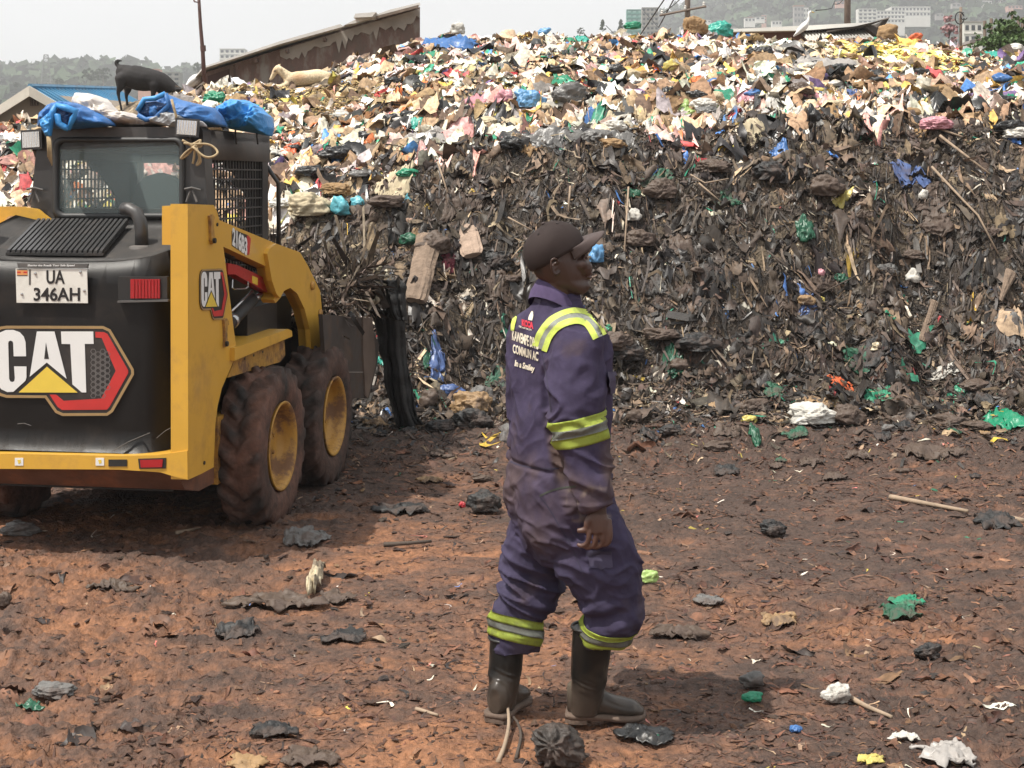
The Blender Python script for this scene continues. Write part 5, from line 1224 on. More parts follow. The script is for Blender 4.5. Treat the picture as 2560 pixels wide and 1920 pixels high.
def hand(bm, w, down, back, out, k=1.0):
    """relaxed, half closed hand: w wrist, down along the hand, back towards the finger curl, out from the back of the hand"""
    d, b, o = down.normalized(), back.normalized(), out.normalized()
    limb(bm, [w-d*.03, w+d*.01, w+d*.035, w+d*.075], [.029, .027, .031, .030], 14, flat=.62)
    # metacarpals spread across the hand, fingers bent at the knuckles
    for i, (off, ln) in enumerate(((-.034, .92), (-.0115, 1.0), (.0115, .96), (.033, .80))):
        r0 = w+d*.03+b*0+ (b*-off)
        kn = w+d*.082*(1-.05*abs(off)*20)+b*(-off)+o*.006
        f1 = kn+(d*.92+b*.22-o*.12).normalized()*.034*ln; f2 = f1+(d*.50+b*.72-o*.30).normalized()*.026*ln; f3 = f2+(b*.85-d*.25-o*.40).normalized()*.018*ln
        limb(bm, [r0, kn, f1, f2, f3], [.009, .0092, .0082, .0076, .0064], 10, 16)
    # thumb leaves the side of the palm near its base
    t0 = w+d*.018+b*.018; t1 = w+d*.042+b*.036+o*.006; t2 = w+d*.066+b*.042+o*.004; t3 = t2+(b*.95+d*.20).normalized()*.030
    limb(bm, [t0, t1, t2, t3], [.014, .0125, .0105, .0082], 10, 14)
hand(bm, mp(1495, 1272, -.255), Vector((.06, 0, -1)), Vector((-1, .15, 0)), Vector((.10, -1, .05)))
hand(bm, mp(1400, 1255, .325), Vector((.35, .2, -1)), Vector((.8, -.5, 0)), Vector((-.3, 1, .05)))
RL = [mp(1455, 1330, -.075), mp(1490, 1405, -.09), mp(1515, 1470, -.09), mp(1512, 1530, -.08), mp(1482, 1600, -.055), mp(1472, 1690, -.045), mp(1466, 1750, -.035)]
LL = [mp(1395, 1330, .09), mp(1338, 1395, .11), mp(1318, 1470, .10), mp(1298, 1540, .08), mp(1275, 1600, .055), mp(1263, 1690, .03), mp(1254, 1760, .01)]
limb(bm, RL, [.100,.090,.066,.056,.046,.036,.030]); limb(bm, LL, [.100,.090,.066,.056,.046,.034,.030])
M_SKIN = mat_attr('skin', rough=.48, var=.08, vscale=20, bump=.10, bscale=220, dist=.001, spec=.5)
man = fuse('person', bm, .0034, 3, .5, M_SKIN)
man.location = PO
tag(man, 'man in dirty purple coverall, dark cap and rubber boots walking right across the yard', 'person')
V, N_ = getV(man)
# carve eye sockets and the line of the mouth
def dent(V, N_, c, r, dpt, sq=(1, 1, 1)):
    d = np.sqrt((((V-np.array(c))/np.array(sq))**2).sum(1)); return V-N_*(dpt*np.exp(-(d/r)**2))[:, None]
for s in (1, -1): V = dent(V, N_, hp(1466, 637, s*.030), .014, .004, (1.2, 1.2, .7)); V = dent(V, N_, hp(1464, 641, s*.033), .004, .002, (2.6, 2.6, .5))
V = dent(V, N_, hp(1479, 688, 0), .004, .0035, (4, 4, .55)); V = dent(V, N_, hp(1476, 702, 0), .008, .003, (2, 2, 1))
V = dent(V, N_, hp(1371, 661, .090), .007, .006)
setV(man, V)
dm = man.modifiers.new('d', 'DECIMATE'); dm.ratio = .28
dg = bpy.context.evaluated_depsgraph_get(); dg.update(); me_ = bpy.data.meshes.new_from_object(man.evaluated_get(dg)); man.modifiers.clear(); man.data = me_; me_.name = 'person'
V, N_ = getV(man)
zpy = 450+(CAMH-V[:, 2]-PO.z)*F/YM; xpx = 1280+(V[:, 0]+PO.x)*F/YM
sk = np.array([.044, .020, .0135])[None]*(1+.25*fbm(V[:, 0]*14, V[:, 1]*14, V[:, 2]*14, seed=5, oct=3))[:, None]
lip = np.exp(-((zpy-688)/9)**2)*np.exp(-((xpx-1482)/10)**2); sk = sk*(1-.35*lip[:, None])+np.array([.09, .035, .032])*.35*lip[:, None]
hair = (sstep(1400, 1350, xpx)*sstep(690, 676, zpy)*sstep(740, 700, zpy)+sstep(636, 622, zpy)*sstep(1432, 1405, xpx))*(zpy < 720)
ears = np.exp(-(((xpx-1371)/18)**4+((zpy-662)/24)**4)); hair = np.clip(hair*(1-ears*1.2), 0, 1)
brow = np.exp(-((zpy-627)/3.2)**2)*np.exp(-((xpx-1458)/12)**4)*.7
hh = np.clip(hair+brow, 0, 1)[:, None]; sk = sk*(1-hh)+np.array([.012, .010, .010])*hh
hnd = ((zpy > 1240) & (zpy < 1370) & (xpx > 1430) & (xpx < 1550))[:, None]; sk = np.where(hnd, sk*1.7+.008, sk)
setcol(man, sk)
for s in (1, -1):
    bm = bmesh.new(); ball(bm, hp(1464.5, 641, s*.030), fwd*.0085, sid*.010, up*.0035); e_ = obj('eye', bm, mat('eye_white', (.35, .30, .27), .25, var=.02), man, True)
    bm = bmesh.new(); ball(bm, hp(1469.5, 641, s*.030), fwd*.003, sid*.004, up*.0032); obj('iris', bm, mat('eye_dark', (.01, .007, .006), .15), e_, True)
# --- coverall -------------------------------------------------------------
bm = bmesh.new()
loft(bm, trunk(TR, 0.0))
limb(bm, RA[:1]+RA[1:-1]+[mp(1496, 1266, -.25)], [.080,.091,.101,.097,.083,.061,.047], 24)
limb(bm, LA, [.088,.092,.090,.088,.080,.064,.050], 24)
ball(bm, mp(1440, 842, -.13), Vector((.080, 0, 0)), Vector((0, .080, 0)), Vector((0, 0, .068)))
ball(bm, mp(1334, 842, .12), Vector((.072, 0, 0)), Vector((0, .080, 0)), Vector((0, 0, .062)))
def legrings(keys, m=34):
    return [ring(mp(cx, py_, dy), Vector((w*KM, 0, 0)), Vector((0, d, 0)), 28, 2.3) for py_, cx, w, d, dy in resample(keys, m)]
loft(bm, legrings([(1270,1450,92,.12,-.06),(1340,1482,104,.125,-.08),(1400,1490,108,.125,-.09),(1450,1508,94,.118,-.09),(1500,1524,81,.108,-.09),(1535,1532,70,.10,-.085),(1553,1526,64,.092,-.08),(1580,1518,62,.088,-.075),(1606,1516,61,.086,-.07)]))
loft(bm, legrings([(1240,1352,92,.12,.05),(1300,1362,88,.125,.08),(1350,1348,84,.12,.10),(1400,1330,82,.115,.11),(1440,1330,76,.11,.105),(1490,1316,79,.11,.095),(1540,1298,72,.10,.08),(1590,1291,69,.095,.065),(1622,1288,62,.088,.06)]))
ball(bm, mp(1345, 1225, .06), Vector((.125, 0, 0)), Vector((0, .11, 0)), Vector((0, 0, .12)))
ball(bm, mp(1418, 1248, -.06), Vector((.125, 0, 0)), Vector((0, .11, 0)), Vector((0, 0, .12)))
# slack cloth: belt line blousing
M_CLOTH = mat_attr('purple_cotton', rough=.9, var=.16, vscale=24, bump=.3, bscale=42, dist=.006, spec=.15)
cov = fuse('coverall', bm, .0054, 2, .5, M_CLOTH, man)
V, N_ = getV(cov)
zpy = 450+(CAMH-V[:, 2]-PO.z)*F/YM; xpx = 1280+(V[:, 0]+PO.x)*F/YM; X, Y, Z = V.T
th_ = np.arctan2(Y, X)
armd = np.full(len(V), 9.0)
for p_ in np.linspace(0, 1, 40):
    i_ = p_*(len(RA)-1); a_ = RA[int(min(i_, len(RA)-2))].lerp(RA[int(min(i_, len(RA)-2))+1], i_-int(min(i_, len(RA)-2))); armd = np.minimum(armd, np.linalg.norm(V-np.array(a_), axis=1))
onarm = sstep(.135, .112, armd)*(xpx > 1350)
# large soft folds
low = sstep(1180, 1300, zpy)
def crease(x, y, z, seed):
    """sharp valleys with broad rounded crests, as in thick cotton"""
    w = fbm(x*.7, y*.7, z*.7, seed=seed+50, oct=2)*1.3
    return 1-2*np.abs(vnoise(x+w, y+w, z+w, seed))**.7
wr = .010*fbm(X*5, Y*5, Z*5, seed=2, oct=2)
wr += (1-low)*(1-onarm)*(.012*crease(X*4.5+Z*3.5, Y*4.5, Z*3.2, 3)+.004*crease(X*9-Z*6, Y*9, Z*8, 4))
wr += onarm*(.011*crease(X*4+Z*7, Y*4, Z*10-X*8, 6)+.016*np.exp(-((zpy-1150)/62)**2)*crease(X*2, Y*3, Z*15+X*7, 7)+.012*np.exp(-((zpy-1240)/30)**2)*crease(X*3, Y*3, Z*24, 8)+.008*np.exp(-((zpy-900)/60)**2)*crease(X*5-Z*8, Y*4, Z*7, 14))
gl = np.exp(-((zpy-1475)/80)**2)*sstep(1440, 1390, xpx); gr = np.exp(-((zpy-1522)/42)**2)*sstep(1420, 1460, xpx)
wr += gl*.030*crease(X*2.2+Z*1.5, Y*2.5, Z*11.5+X*4.5, 9)+gr*.024*crease(X*2.4, Y*2.4, Z*16-X*5, 12)
wr += low*(.010*crease(X*4+Z*6, Y*5, Z*7-X*5, 13)+.004*crease(X*9+Z*8, Y*10, Z*12, 15))
wr += (.0012+.0040*low)*crease(X*13+Z*9, Y*13, Z*14-X*6, 16)
wr -= .009*np.exp(-((zpy-(1162+8*np.sin(X*9)))/5.5)**2)*(1-onarm); wr += .006*np.exp(-((zpy-1180)/14)**2)*np.sin(X*120+Y*70)*(1-onarm)
V2 = V+N_*(wr-.003)[:, None]
# seam lines: centre back, sleeve root
setV(cov, V2)
base = np.array([.047, .038, .072]); n_ = fbm(X*3, Y*3, Z*3, seed=20, oct=4)
col = base[None]*(1+.16*n_)[:, None]
low2 = sstep(1250, 1420, zpy)*.45; col = col*(1-low2[:, None])+np.array([.038, .034, .060])*low2[:, None]
d1 = onarm*sstep(980, 1120, zpy)*sstep(1290, 1200, zpy)*np.clip(.45+fbm(X*6, Y*6, Z*5, seed=22, oct=4)*1.3, 0, 1)
d2 = (1-onarm)*sstep(1090, 1190, zpy)*sstep(1400, 1330, zpy)*sstep(1480, 1330, xpx)*np.clip(.40+fbm(X*5, Y*5, Z*3.5, seed=23, oct=5)*1.6, 0, 1)
d3 = sstep(1480, 1640, zpy)*np.clip(.2+fbm(X*8, Y*8, Z*8, seed=24, oct=4)*1.5, 0, .8)
d4 = np.clip(fbm(X*7+3, Y*7, Z*7, seed=25, oct=5)*2.2-.75, 0, .5)
dd = np.clip(d1*1.35+d2*.7+d3*.7+d4*.8, 0, .92)[:, None]
col = col*(1-dd)+np.array([.082, .056, .048])*dd
# scuffs of dried clay
sc_ = (np.clip(ridge(X*11, Y*11, Z*9, seed=26, oct=3)-.62, 0, .4)*2.2*onarm*sstep(1100, 1160, zpy))[:, None]; col = col*(1-sc_)+np.array([.22, .17, .14])*sc_
setcol(cov, col); cov.data.update()
BT = bvh(cov); CAMV = Vector((0, 0, CAMH))-PO
def cast(px, py, lift=.003):
    d = (mp(px, py)-CAMV).normalized(); h = BT.ray_cast(CAMV, d)
    if h[0] is None: return None
    n = h[1] if h[1].dot(d) < 0 else -h[1]
    return h[0]+n*lift
def axis_band(name, a, b, w0, w1, strips, parent, n=56, lift=.0035, arc=(0, 2*math.pi)):
    """band round the cloth between fractions w0..w1 of axis a-b"""
    a, b = Vector(a), Vector(b); d = (b-a).normalized(); s = d.cross(Vector((0, 1, .01))).normalized(); t = s.cross(d)
    root = bpy.data.objects.new(name, None); C.objects.link(root); root.parent = parent; root.empty_display_size = .05
    for (f0, f1, m, nm, lf) in strips:
        bm = bmesh.new(); rows = []
        for q_ in np.linspace(f0, f1, 5):
            c = a.lerp(b, w0+(w1-w0)*q_); row = []
            for k in range(n):
                th = arc[0]+(arc[1]-arc[0])*k/n; dr = s*math.cos(th)+t*math.sin(th)
                h = BT.ray_cast(c, dr, .13); p = h[0] if h[0] is not None else c+dr*.10
                row.append(bm.verts.new(p+dr*(lift+lf)))
            rows.append(row)
        for r0, r1 in zip(rows, rows[1:]):
            for k in range(n): bm.faces.new((r0[k], r0[(k+1) % n], r1[(k+1) % n], r1[k]))
        bmesh.ops.solidify(bm, geom=bm.faces[:], thickness=.0012); obj(nm, bm, m, root, True)
    return root
M_LIME = mat('lime_tape', (0.46, 0.55, 0.09), .6, var=.12, vscale=30, dirt=(.22, .24, .10), dirt_amt=.5, dscale=26, dthr=.52)
M_SILV = mat('silver_tape', (0.24, 0.25, 0.22), .45, .2, var=.2, vscale=30, dirt=(.16, .14, .10), dirt_amt=.5, dscale=20)
M_DSTI = mat('dark_stitch', (0.035, 0.04, 0.03), .8)
ST = [(0, .34, M_LIME, 'lime_strip', 0), (.34, .64, M_SILV, 'silver_strip', .0006), (.64, 1, M_LIME, 'lime_strip', 0)]
def band_px(name, ca, cb, dy, a_t, a_b):
    return axis_band(name, mp(ca[0], ca[1], dy[0]), mp(cb[0], cb[1], dy[1]), a_t, a_b, ST, cov)
# arm band: centre line tilted as on the sleeve
band_px('sleeve_band', (1437, 1040), (1452, 1108), (-.195, -.20), 0, 1)
band_px('ankle_band', (1525, 1556), (1518, 1602), (-.08, -.07), 0, 1)
band_px('ankle_band', (1299, 1540), (1287, 1598), (.08, .065), 0, 1)
def strip_px(name, pts, widths, m, parent, lift=.0035, sub=6, dbl=None):
    """flat strip laid on the cloth along photograph points"""
    K_ = resample([(i, p[0], p[1], w) for i, (p, w) in enumerate(zip(pts, widths))], len(pts)*sub); bm = bmesh.new(); rows = []
    for i in range(len(K_)):
        j0, j1 = max(i-1, 0), min(i+1, len(K_)-1); t = Vector((K_[j1, 1]-K_[j0, 1], K_[j1, 2]-K_[j0, 2])).normalized(); n = Vector((-t.y, t.x)); row = []
        for f in np.linspace(-1, 1, 5):
            q_ = cast(K_[i, 1]+n.x*f*K_[i, 3], K_[i, 2]+n.y*f*K_[i, 3], lift); row.append(q_)
        rows.append(row)
    vs = [[bm.verts.new(q_) if q_ is not None else None for q_ in r_] for r_ in rows]
    for r0, r1 in zip(vs, vs[1:]):
        for k in range(4):
            q_ = (r0[k], r0[k+1], r1[k+1], r1[k])
            if all(v is not None for v in q_) and (q_[0].co-q_[2].co).length < .09: bm.faces.new(q_)
    bmesh.ops.delete(bm, geom=[v for v in bm.verts if not v.link_faces], context='VERTS')
    return obj(name, bm, m, parent, True)
SB = [(1350,872),(1362,840),(1384,812),(1412,796),(1442,790),(1468,798),(1487,818),(1500,842)]
sbr = bpy.data.objects.new('shoulder_band', None); C.objects.link(sbr); sbr.parent = cov
off = lambda pts, d: [(x+dx*d, y+dy*d) for (x, y), (dx, dy) in zip(pts, [(-.85,-.5),(-.9,-.45),(-.7,-.7),(-.4,-.9),(0,-1),(.4,-.9),(.8,-.6),(.9,-.4)])]
strip_px('lime_strip', off(SB, 13), [7]*8, M_LIME, sbr); strip_px('silver_strip', SB, [6.2]*8, M_SILV, sbr, .003); strip_px('lime_strip', off(SB, -13), [7.5]*8, M_LIME, sbr)
strip_px('shoulder_band', [(1283,826),(1284,814),(1287,802),(1291,792)], [4,5,5,3], M_LIME, cov)
# stitched seams, pocket flaps, torn pocket
M_SEAM = mat('coverall_seam', (0.026, 0.021, 0.042), .9)
M_PATCH = mat('coverall_cloth_patch', (0.050, 0.042, 0.078), .9, var=.15, vscale=12)
strip_px('seam', [(1352,872),(1362,920),(1372,980),(1378,1030)], [1.3]*4, M_SEAM, cov, .001)
strip_px('seam', [(1268,1150),(1300,1163),(1340,1170),(1380,1172),(1398,1170)], [2]*5, M_SEAM, cov, .001)
strip_px('seam', [(1350,1240),(1375,1228),(1405,1220),(1440,1216)], [2.2]*4, M_DSTI, cov, .0015)
strip_px('seam', [(1350,1242),(1372,1270),(1395,1310),(1430,1370),(1460,1440)], [1.6]*5, M_SEAM, cov, .001)
strip_px('seam', [(1400,1346),(1430,1352),(1470,1358),(1520,1362)], [1.1]*4, M_SEAM, cov, .001)
strip_px('thigh_pocket', [(1472,1402),(1500,1400),(1530,1398)], [21,22,20], M_PATCH, cov, .006)
strip_px('pocket_flap', [(1466,1384),(1495,1381),(1527,1379)], [5.5]*3, M_SEAM, cov, .0085)
strip_px('chest_pocket', [(1522,930),(1526,955),(1524,982)], [9,11,10], M_PATCH, cov, .012)
strip_px('neck_label', [(1338,748),(1352,755)], [5,5], M_PATCH, cov, .003)
# --- lettering on the back ---------------------------------------------------
def back_text(s, p0, p1, h0, h1, m, shear=0, bold=.004):
    """text laid along p0-p1 (baseline, photograph pixels), letter heights h0..h1"""
    t = text_on('back_lettering', s, .1, (0, 0, 0), (1, 0, 0), (0, 1, 0), m, cov, 0.0, shear, bold)
    bm = bmesh.new(); bm.from_mesh(t.data); bmesh.ops.triangulate(bm, faces=bm.faces[:]); bmesh.ops.subdivide_edges(bm, edges=[e for e in bm.edges if e.calc_length() > .02], cuts=1)
    bmesh.ops.triangulate(bm, faces=bm.faces[:]); bm.to_mesh(t.data); bm.free()
    xs_ = [v.co.x for v in t.data.vertices]; ys_ = [v.co.y for v in t.data.vertices]; x0, x1 = min(xs_), max(xs_); y0 = 0 if min(ys_) > -.01 else 0; y1 = max(ys_)
    for v in t.data.vertices:
        f = (v.co.x-x0)/(x1-x0); g = v.co.y/y1; h = h0+(h1-h0)*f
        q_ = cast(p0[0]+(p1[0]-p0[0])*f+ .12*h*g*0, p0[1]+(p1[1]-p0[1])*f-h*g, .003)
        v.co = q_ if q_ is not None else mp(p0[0]+(p1[0]-p0[0])*f, p0[1]+(p1[1]-p0[1])*f-h*g, -.1)
    t.data.update()
    return t
M_INK = mat('cream_print', (0.66, 0.60, 0.48), .7, var=.12, vscale=40)
back_text('KAWEMPE DIVIS', (1282, 849), (1347, 873), 24, 26, M_INK, bold=.003)
back_text('COMMUN AC', (1284, 881), (1347, 902), 21, 22, M_INK, bold=.003)
back_text('In a Smiley', (1288, 914), (1339, 929), 15, 15, M_INK, .25)
back_text('KCCA', (1306, 813), (1335, 822), 15, 16, mat('red_print', (0.45, 0.02, 0.04), .7), 0, .008)
back_text('FOR A BETTER CITY', (1299, 818), (1331, 828), 4, 4, M_INK, 0, .002)
strip_px('flame_print', [(1327,801),(1329,792),(1332,781),(1333,779)], [5,5,2.5,.8], M_INK, cov, .003)
# --- collar -------------------------------------------------------------------
bm = bmesh.new(); rows = []
for k in range(40):
    t = 2*math.pi*k/40; ca, sa = math.cos(t), math.sin(t)                     # ca forward, sa to his right
    f_ = B_*.92+A_*.0; r0 = .092+.020*max(ca, 0)
    base_ = mp(1387, 782, 0)+B_*(.086*ca)+A_*(.096*sa)+up*(-.058*ca)
    top_ = mp(1391, 741, 0)+B_*(.070*ca)+A_*(.066*sa)+up*(-.064*ca)
    mid_ = base_.lerp(top_, .5)+(B_*ca+A_*sa)*.006
    rows.append([bm.verts.new(q_) for q_ in (base_, mid_, top_, top_-(B_*ca+A_*sa)*.007, mid_-(B_*ca+A_*sa)*.008)])
for k in range(40):
    if k in (0,): pass
    r0, r1 = rows[k], rows[(k+1) % 40]
    for j in range(4): bm.faces.new((r0[j], r1[j], r1[j+1], r0[j+1]))
cl = obj('collar', bm, M_CLOTH, cov, True); setcol(cl, np.array([.080, .060, .120])[None]*np.ones((len(cl.data.vertices), 1)))
# --- cap -----------------------------------------------------------------------
M_CAP = mat('brown_cap_cloth', (0.060, 0.043, 0.040), .9, var=.16, vscale=10, bump=.25, bscale=300, dist=.001)
M_CAPD = mat('cap_seam', (0.022, 0.017, 0.016), .9)
tl = R(24); cf = (fwd*math.cos(tl)+up*math.sin(tl)).normalized(); cu_ = (up*math.cos(tl)-fwd*math.sin(tl)).normalized(); cc0 = mp(1386, 624, HD)
def cap_pt(a, e, gr=0.0):
    """a azimuth from front, e elevation 0 rim .. pi/2 top"""
    rf, rs2_, ru = .105+gr, .086+gr, .096+gr
    ce, se = math.cos(e), math.sin(e); p = cc0+cf*(rf*ce*math.cos(a)*(1.04 if math.cos(a) < 0 else .98))+sid*(rs2_*ce*math.sin(a))+cu_*(ru*abs(se)**.92*(1 if se >= 0 else -1)*(.96+.05*math.cos(a)*se))
    return p
bm = bmesh.new(); rows = []
for i in range(16):
    e = -.16+(math.pi/2+.16)*i/15; row = []
    for k in range(60):
        a = 2*math.pi*k/60; dip = .16*max(-math.cos(a), 0)*(1-i/15)
        q_ = cap_pt(a, e-dip); w_ = .0018*math.sin(a*3+e*4)*math.cos(e)-.0012*abs(math.cos(a*3))**18*math.cos(e); row.append(bm.verts.new(q_+(q_-cc0).normalized()*w_) if i < 15 else None)
    rows.append(row)
tip = bm.verts.new(cap_pt(0, math.pi/2))
for r0, r1 in zip(rows[:-1], rows[1:-1]):
    for k in range(60): bm.faces.new((r0[k], r0[(k+1) % 60], r1[(k+1) % 60], r1[k]))
for k in range(60): bm.faces.new((rows[14][k], rows[14][(k+1) % 60], tip))
bmesh.ops.solidify(bm, geom=bm.faces[:], thickness=.002); cap = obj('cap', bm, M_CAP, man, True)
bm = bmesh.new(); ball(bm, cap_pt(0, math.pi/2), cf*.007, sid*.007, cu_*.004); obj('cap_button', bm, M_CAP, cap, True)
for a in (math.pi/2*.55, math.pi/2*1.45, -math.pi/2*.55, -math.pi/2*1.45):
    q_ = cap_pt(a, 1.0, .001); nn_ = (q_-cc0).normalized(); bm = bmesh.new(); lathe(bm, [(.0015, .0005), (.0045, .0008), (.0045, -.001)], q_, nn_, 10); obj('eyelet', bm, M_CAPD, cap)
bm = bmesh.new(); tube(bm, [cap_pt(math.pi*x_, y_, .001) for x_, y_ in ((-.34, -.10), (-.2, -.07), (-.1, -.055), (0, -.05), (.1, -.055), (.2, -.07), (.34, -.10))], .0016, 6); obj('brim_seam', bm, M_CAPD, cap, True)
bm = bmesh.new(); rows = []
for i in range(11):
    f = i/10; row = []
    for k in range(25):
        s = -1+2*k/24; a = s*math.pi*.40
        q0 = cap_pt(a, -.08); ext = .080*math.sqrt(max(0, 1-(abs(s))**2.6)); arch = -.026*(s*s)*(.4+f)-.004*f
        q_ = q0+cf*(ext*f)+cu_*(arch*f+.004*math.sin(f*math.pi))+sid*(-.006*s*f); row.append(bm.verts.new(q_))
    rows.append(row)
for r0, r1 in zip(rows, rows[1:]):
    for k in range(24): bm.faces.new((r0[k], r0[k+1], r1[k+1], r1[k]))
bmesh.ops.remove_doubles(bm, verts=bm.verts[:], dist=.0003)
bmesh.ops.solidify(bm, geom=bm.faces[:], thickness=.0035); obj('brim', bm, M_CAP, cap, True)
# --- rubber boots -----------------------------------------------------------------
M_BOOT = mat_attr('rubber_boot', rough=.32, var=.12, vscale=20, bump=.15, bscale=60, dist=.003, spec=.3)
M_SOLE = mat('boot_sole', (0.11, 0.075, 0.055), .85, var=.3, vscale=18, bump=.4, bscale=60)
def boot(shaft, heel, toe, label_seed, zs=0.0):
    """shaft: list (centre, rx, ry) from the top down; heel and toe ground points"""
    heel, toe = Vector(heel), Vector(toe); d = (toe-heel).normalized(); s = Vector((d.y, -d.x, 0)); Lg = (toe-heel).length
    bm = bmesh.new(); K_ = resample([(i, c.x, c.y, c.z, rx, ry) for i, (c, rx, ry) in enumerate(shaft)], 26)
    loft(bm, [ring(Vector(k_[1:4]), d*k_[4], s*k_[5], 26, 2.1) for k_ in K_])
    ft = [(0, .020, .034, .105), (.06, .036, .052, .120), (.18, .042, .062, .128), (.32, .042, .064, .118), (.46, .042, .058, .094), (.60, .046, .050, .076), (.76, .050, .044, .066), (.90, .042, .036, .056), (1.0, .018, .022, .036)]
    rr_ = []
    for f, hw, zc, zt in resample([(a, b, c_, d_) for a, b, c_, d_ in ft], 30):
        c = heel+d*(Lg*f); o_ = []
        for k in range(24):
            t = 2*math.pi*k/24; ca, sa = math.cos(t), math.sin(t); z = .016+max(0, (zt-.016))*(.5+.5*math.copysign(abs(sa)**.75, sa)); o_.append(c+s*(hw*math.copysign(abs(ca)**.8, ca)*(1 if z < zc else 1-.35*((z-zc)/max(zt-zc, .001))**2))+up*z)
        rr_.append(o_)
    loft(bm, rr_)
    b = fuse('boot', bm, .0046, 4, .5, M_BOOT, man); V, N_ = getV(b); X, Y, Z = V.T
    z0 = heel.z; cre = .006*np.exp(-((Z-z0-.13)/.030)**2)*ridge(X*5, Y*5, (Z+X*.4)*32, seed=label_seed, oct=2)+.0018*fbm(X*20, Y*20, Z*12, seed=label_seed+1)
    V = V+N_*cre[:, None]; setV(b, V)
    n_ = fbm(X*10, Y*10, Z*10, seed=label_seed+2, oct=5); m_ = np.clip(sstep(.17, .05, Z-z0)*.85+n_*1.0-.12+.25*sstep(.08, .03, Z-z0), 0, 1)
    m2 = np.clip(fbm(X*16, Y*16, Z*9, seed=label_seed+4, oct=5)*2.6-.75, 0, .8)*sstep(.36, .2, Z-z0)
    c_ = np.array([.008, .008, .0075])*(1-m_)[:, None]+np.array([.060, .046, .036])*m_[:, None]; c_ = c_*(1-m2[:, None]*.7)+np.array([.13, .11, .085])*m2[:, None]*.7
    setcol(b, c_)
    bm = bmesh.new(); out = []
    so = [(-.02, .030), (.04, .040), (.2, .045), (.36, .040), (.5, .040), (.66, .049), (.80, .052), (.93, .040), (1.02, .016)]
    for f, hw in resample(so, 26): out.append(heel+d*(Lg*f)+s*(hw+.004))
    for f, hw in resample(so, 26)[::-1]: out.append(heel+d*(Lg*f)-s*(hw+.004))
    prism(bm, [p_+up*(.004+zs) for p_ in out], up*.016); bevel(bm, .004, 2); sl = obj('sole', bm, M_SOLE, b, True)
    bm = bmesh.new(); ho = [p_ for p_ in out if (p_-heel).dot(d) < Lg*.30]; prism(bm, [p_+up*(-.010+zs) for p_ in ho], up*.0135); obj('boot_heel', bm, M_SOLE, b)
    bm = bmesh.new(); tr = [Vector(p_)*1 for p_ in ring(shaft[0][0]+up*.0, d*(shaft[0][1]+.003), s*(shaft[0][2]+.003), 26, 2.1)]; tube(bm, tr+[tr[0]], .005, 6); obj('boot_rim', bm, mat('boot_black', (.02, .02, .019), .45), b, True)
    return b
boot([(mp(1481, 1566, -.055), .066, .062), (mp(1478, 1620, -.05), .066, .061), (mp(1474, 1670, -.045), .062, .057), (mp(1471, 1710, -.04), .055, .050), (mp(1467, 1745, -.035), .054, .046), (mp(1462, 1785, -.03), .045, .038)],
     mp(1418, 1790, .0), mp(1610, 1797, -.03)-Vector((0, 0, 0)), 31)
boot([(mp(1268, 1592, .055), .060, .058), (mp(1265, 1650, .045), .058, .057), (mp(1261, 1700, .035), .053, .051), (mp(1256, 1745, .025), .053, .047), (mp(1252, 1788, .015), .044, .038)],
     mp(1237, 1800, -.035), Vector((mp(1306, 1780, .15).x, .165, mp(1237, 1800, -.035).z)), 41)
# ------------------------------------------------------------------ crumpled things
_ico = {}
def ico(sub):
    if sub not in _ico:
        bm = bmesh.new(); bmesh.ops.create_icosphere(bm, subdivisions=sub, radius=1); bm.verts.ensure_lookup_table()
        _ico[sub] = (np.array([v.co[:] for v in bm.verts]), np.array([[v.index for v in f.verts] for f in bm.faces])); bm.free()
    return _ico[sub]
_pm = {}
def plastic(name, rgb, rough=.38, kind='film'):
    if name in _pm: return _pm[name]
    c = lin(rgb); c = tuple(min(.8, v*.62) for v in c)
    if kind == 'film': m = mat(name, c, rough, var=.12, vscale=18, dirt=(0.12, .09, .07), dirt_amt=.30, dscale=9, bump=.5, bscale=32, dist=.01, dthr=.55)
    elif kind == 'dirty': m = mat(name, c, .6, var=.25, vscale=14, dirt=(0.075, .052, .042), dirt_amt=.8, dscale=8, bump=.6, bscale=45, dist=.01, dthr=.47)
    else: m = mat(name, c, .85, var=.22, vscale=10, dirt=(0.12, .085, .06), dirt_amt=.5, dscale=8, bump=.4, bscale=50, dist=.006, dthr=.52)
    _pm[name] = m; return m
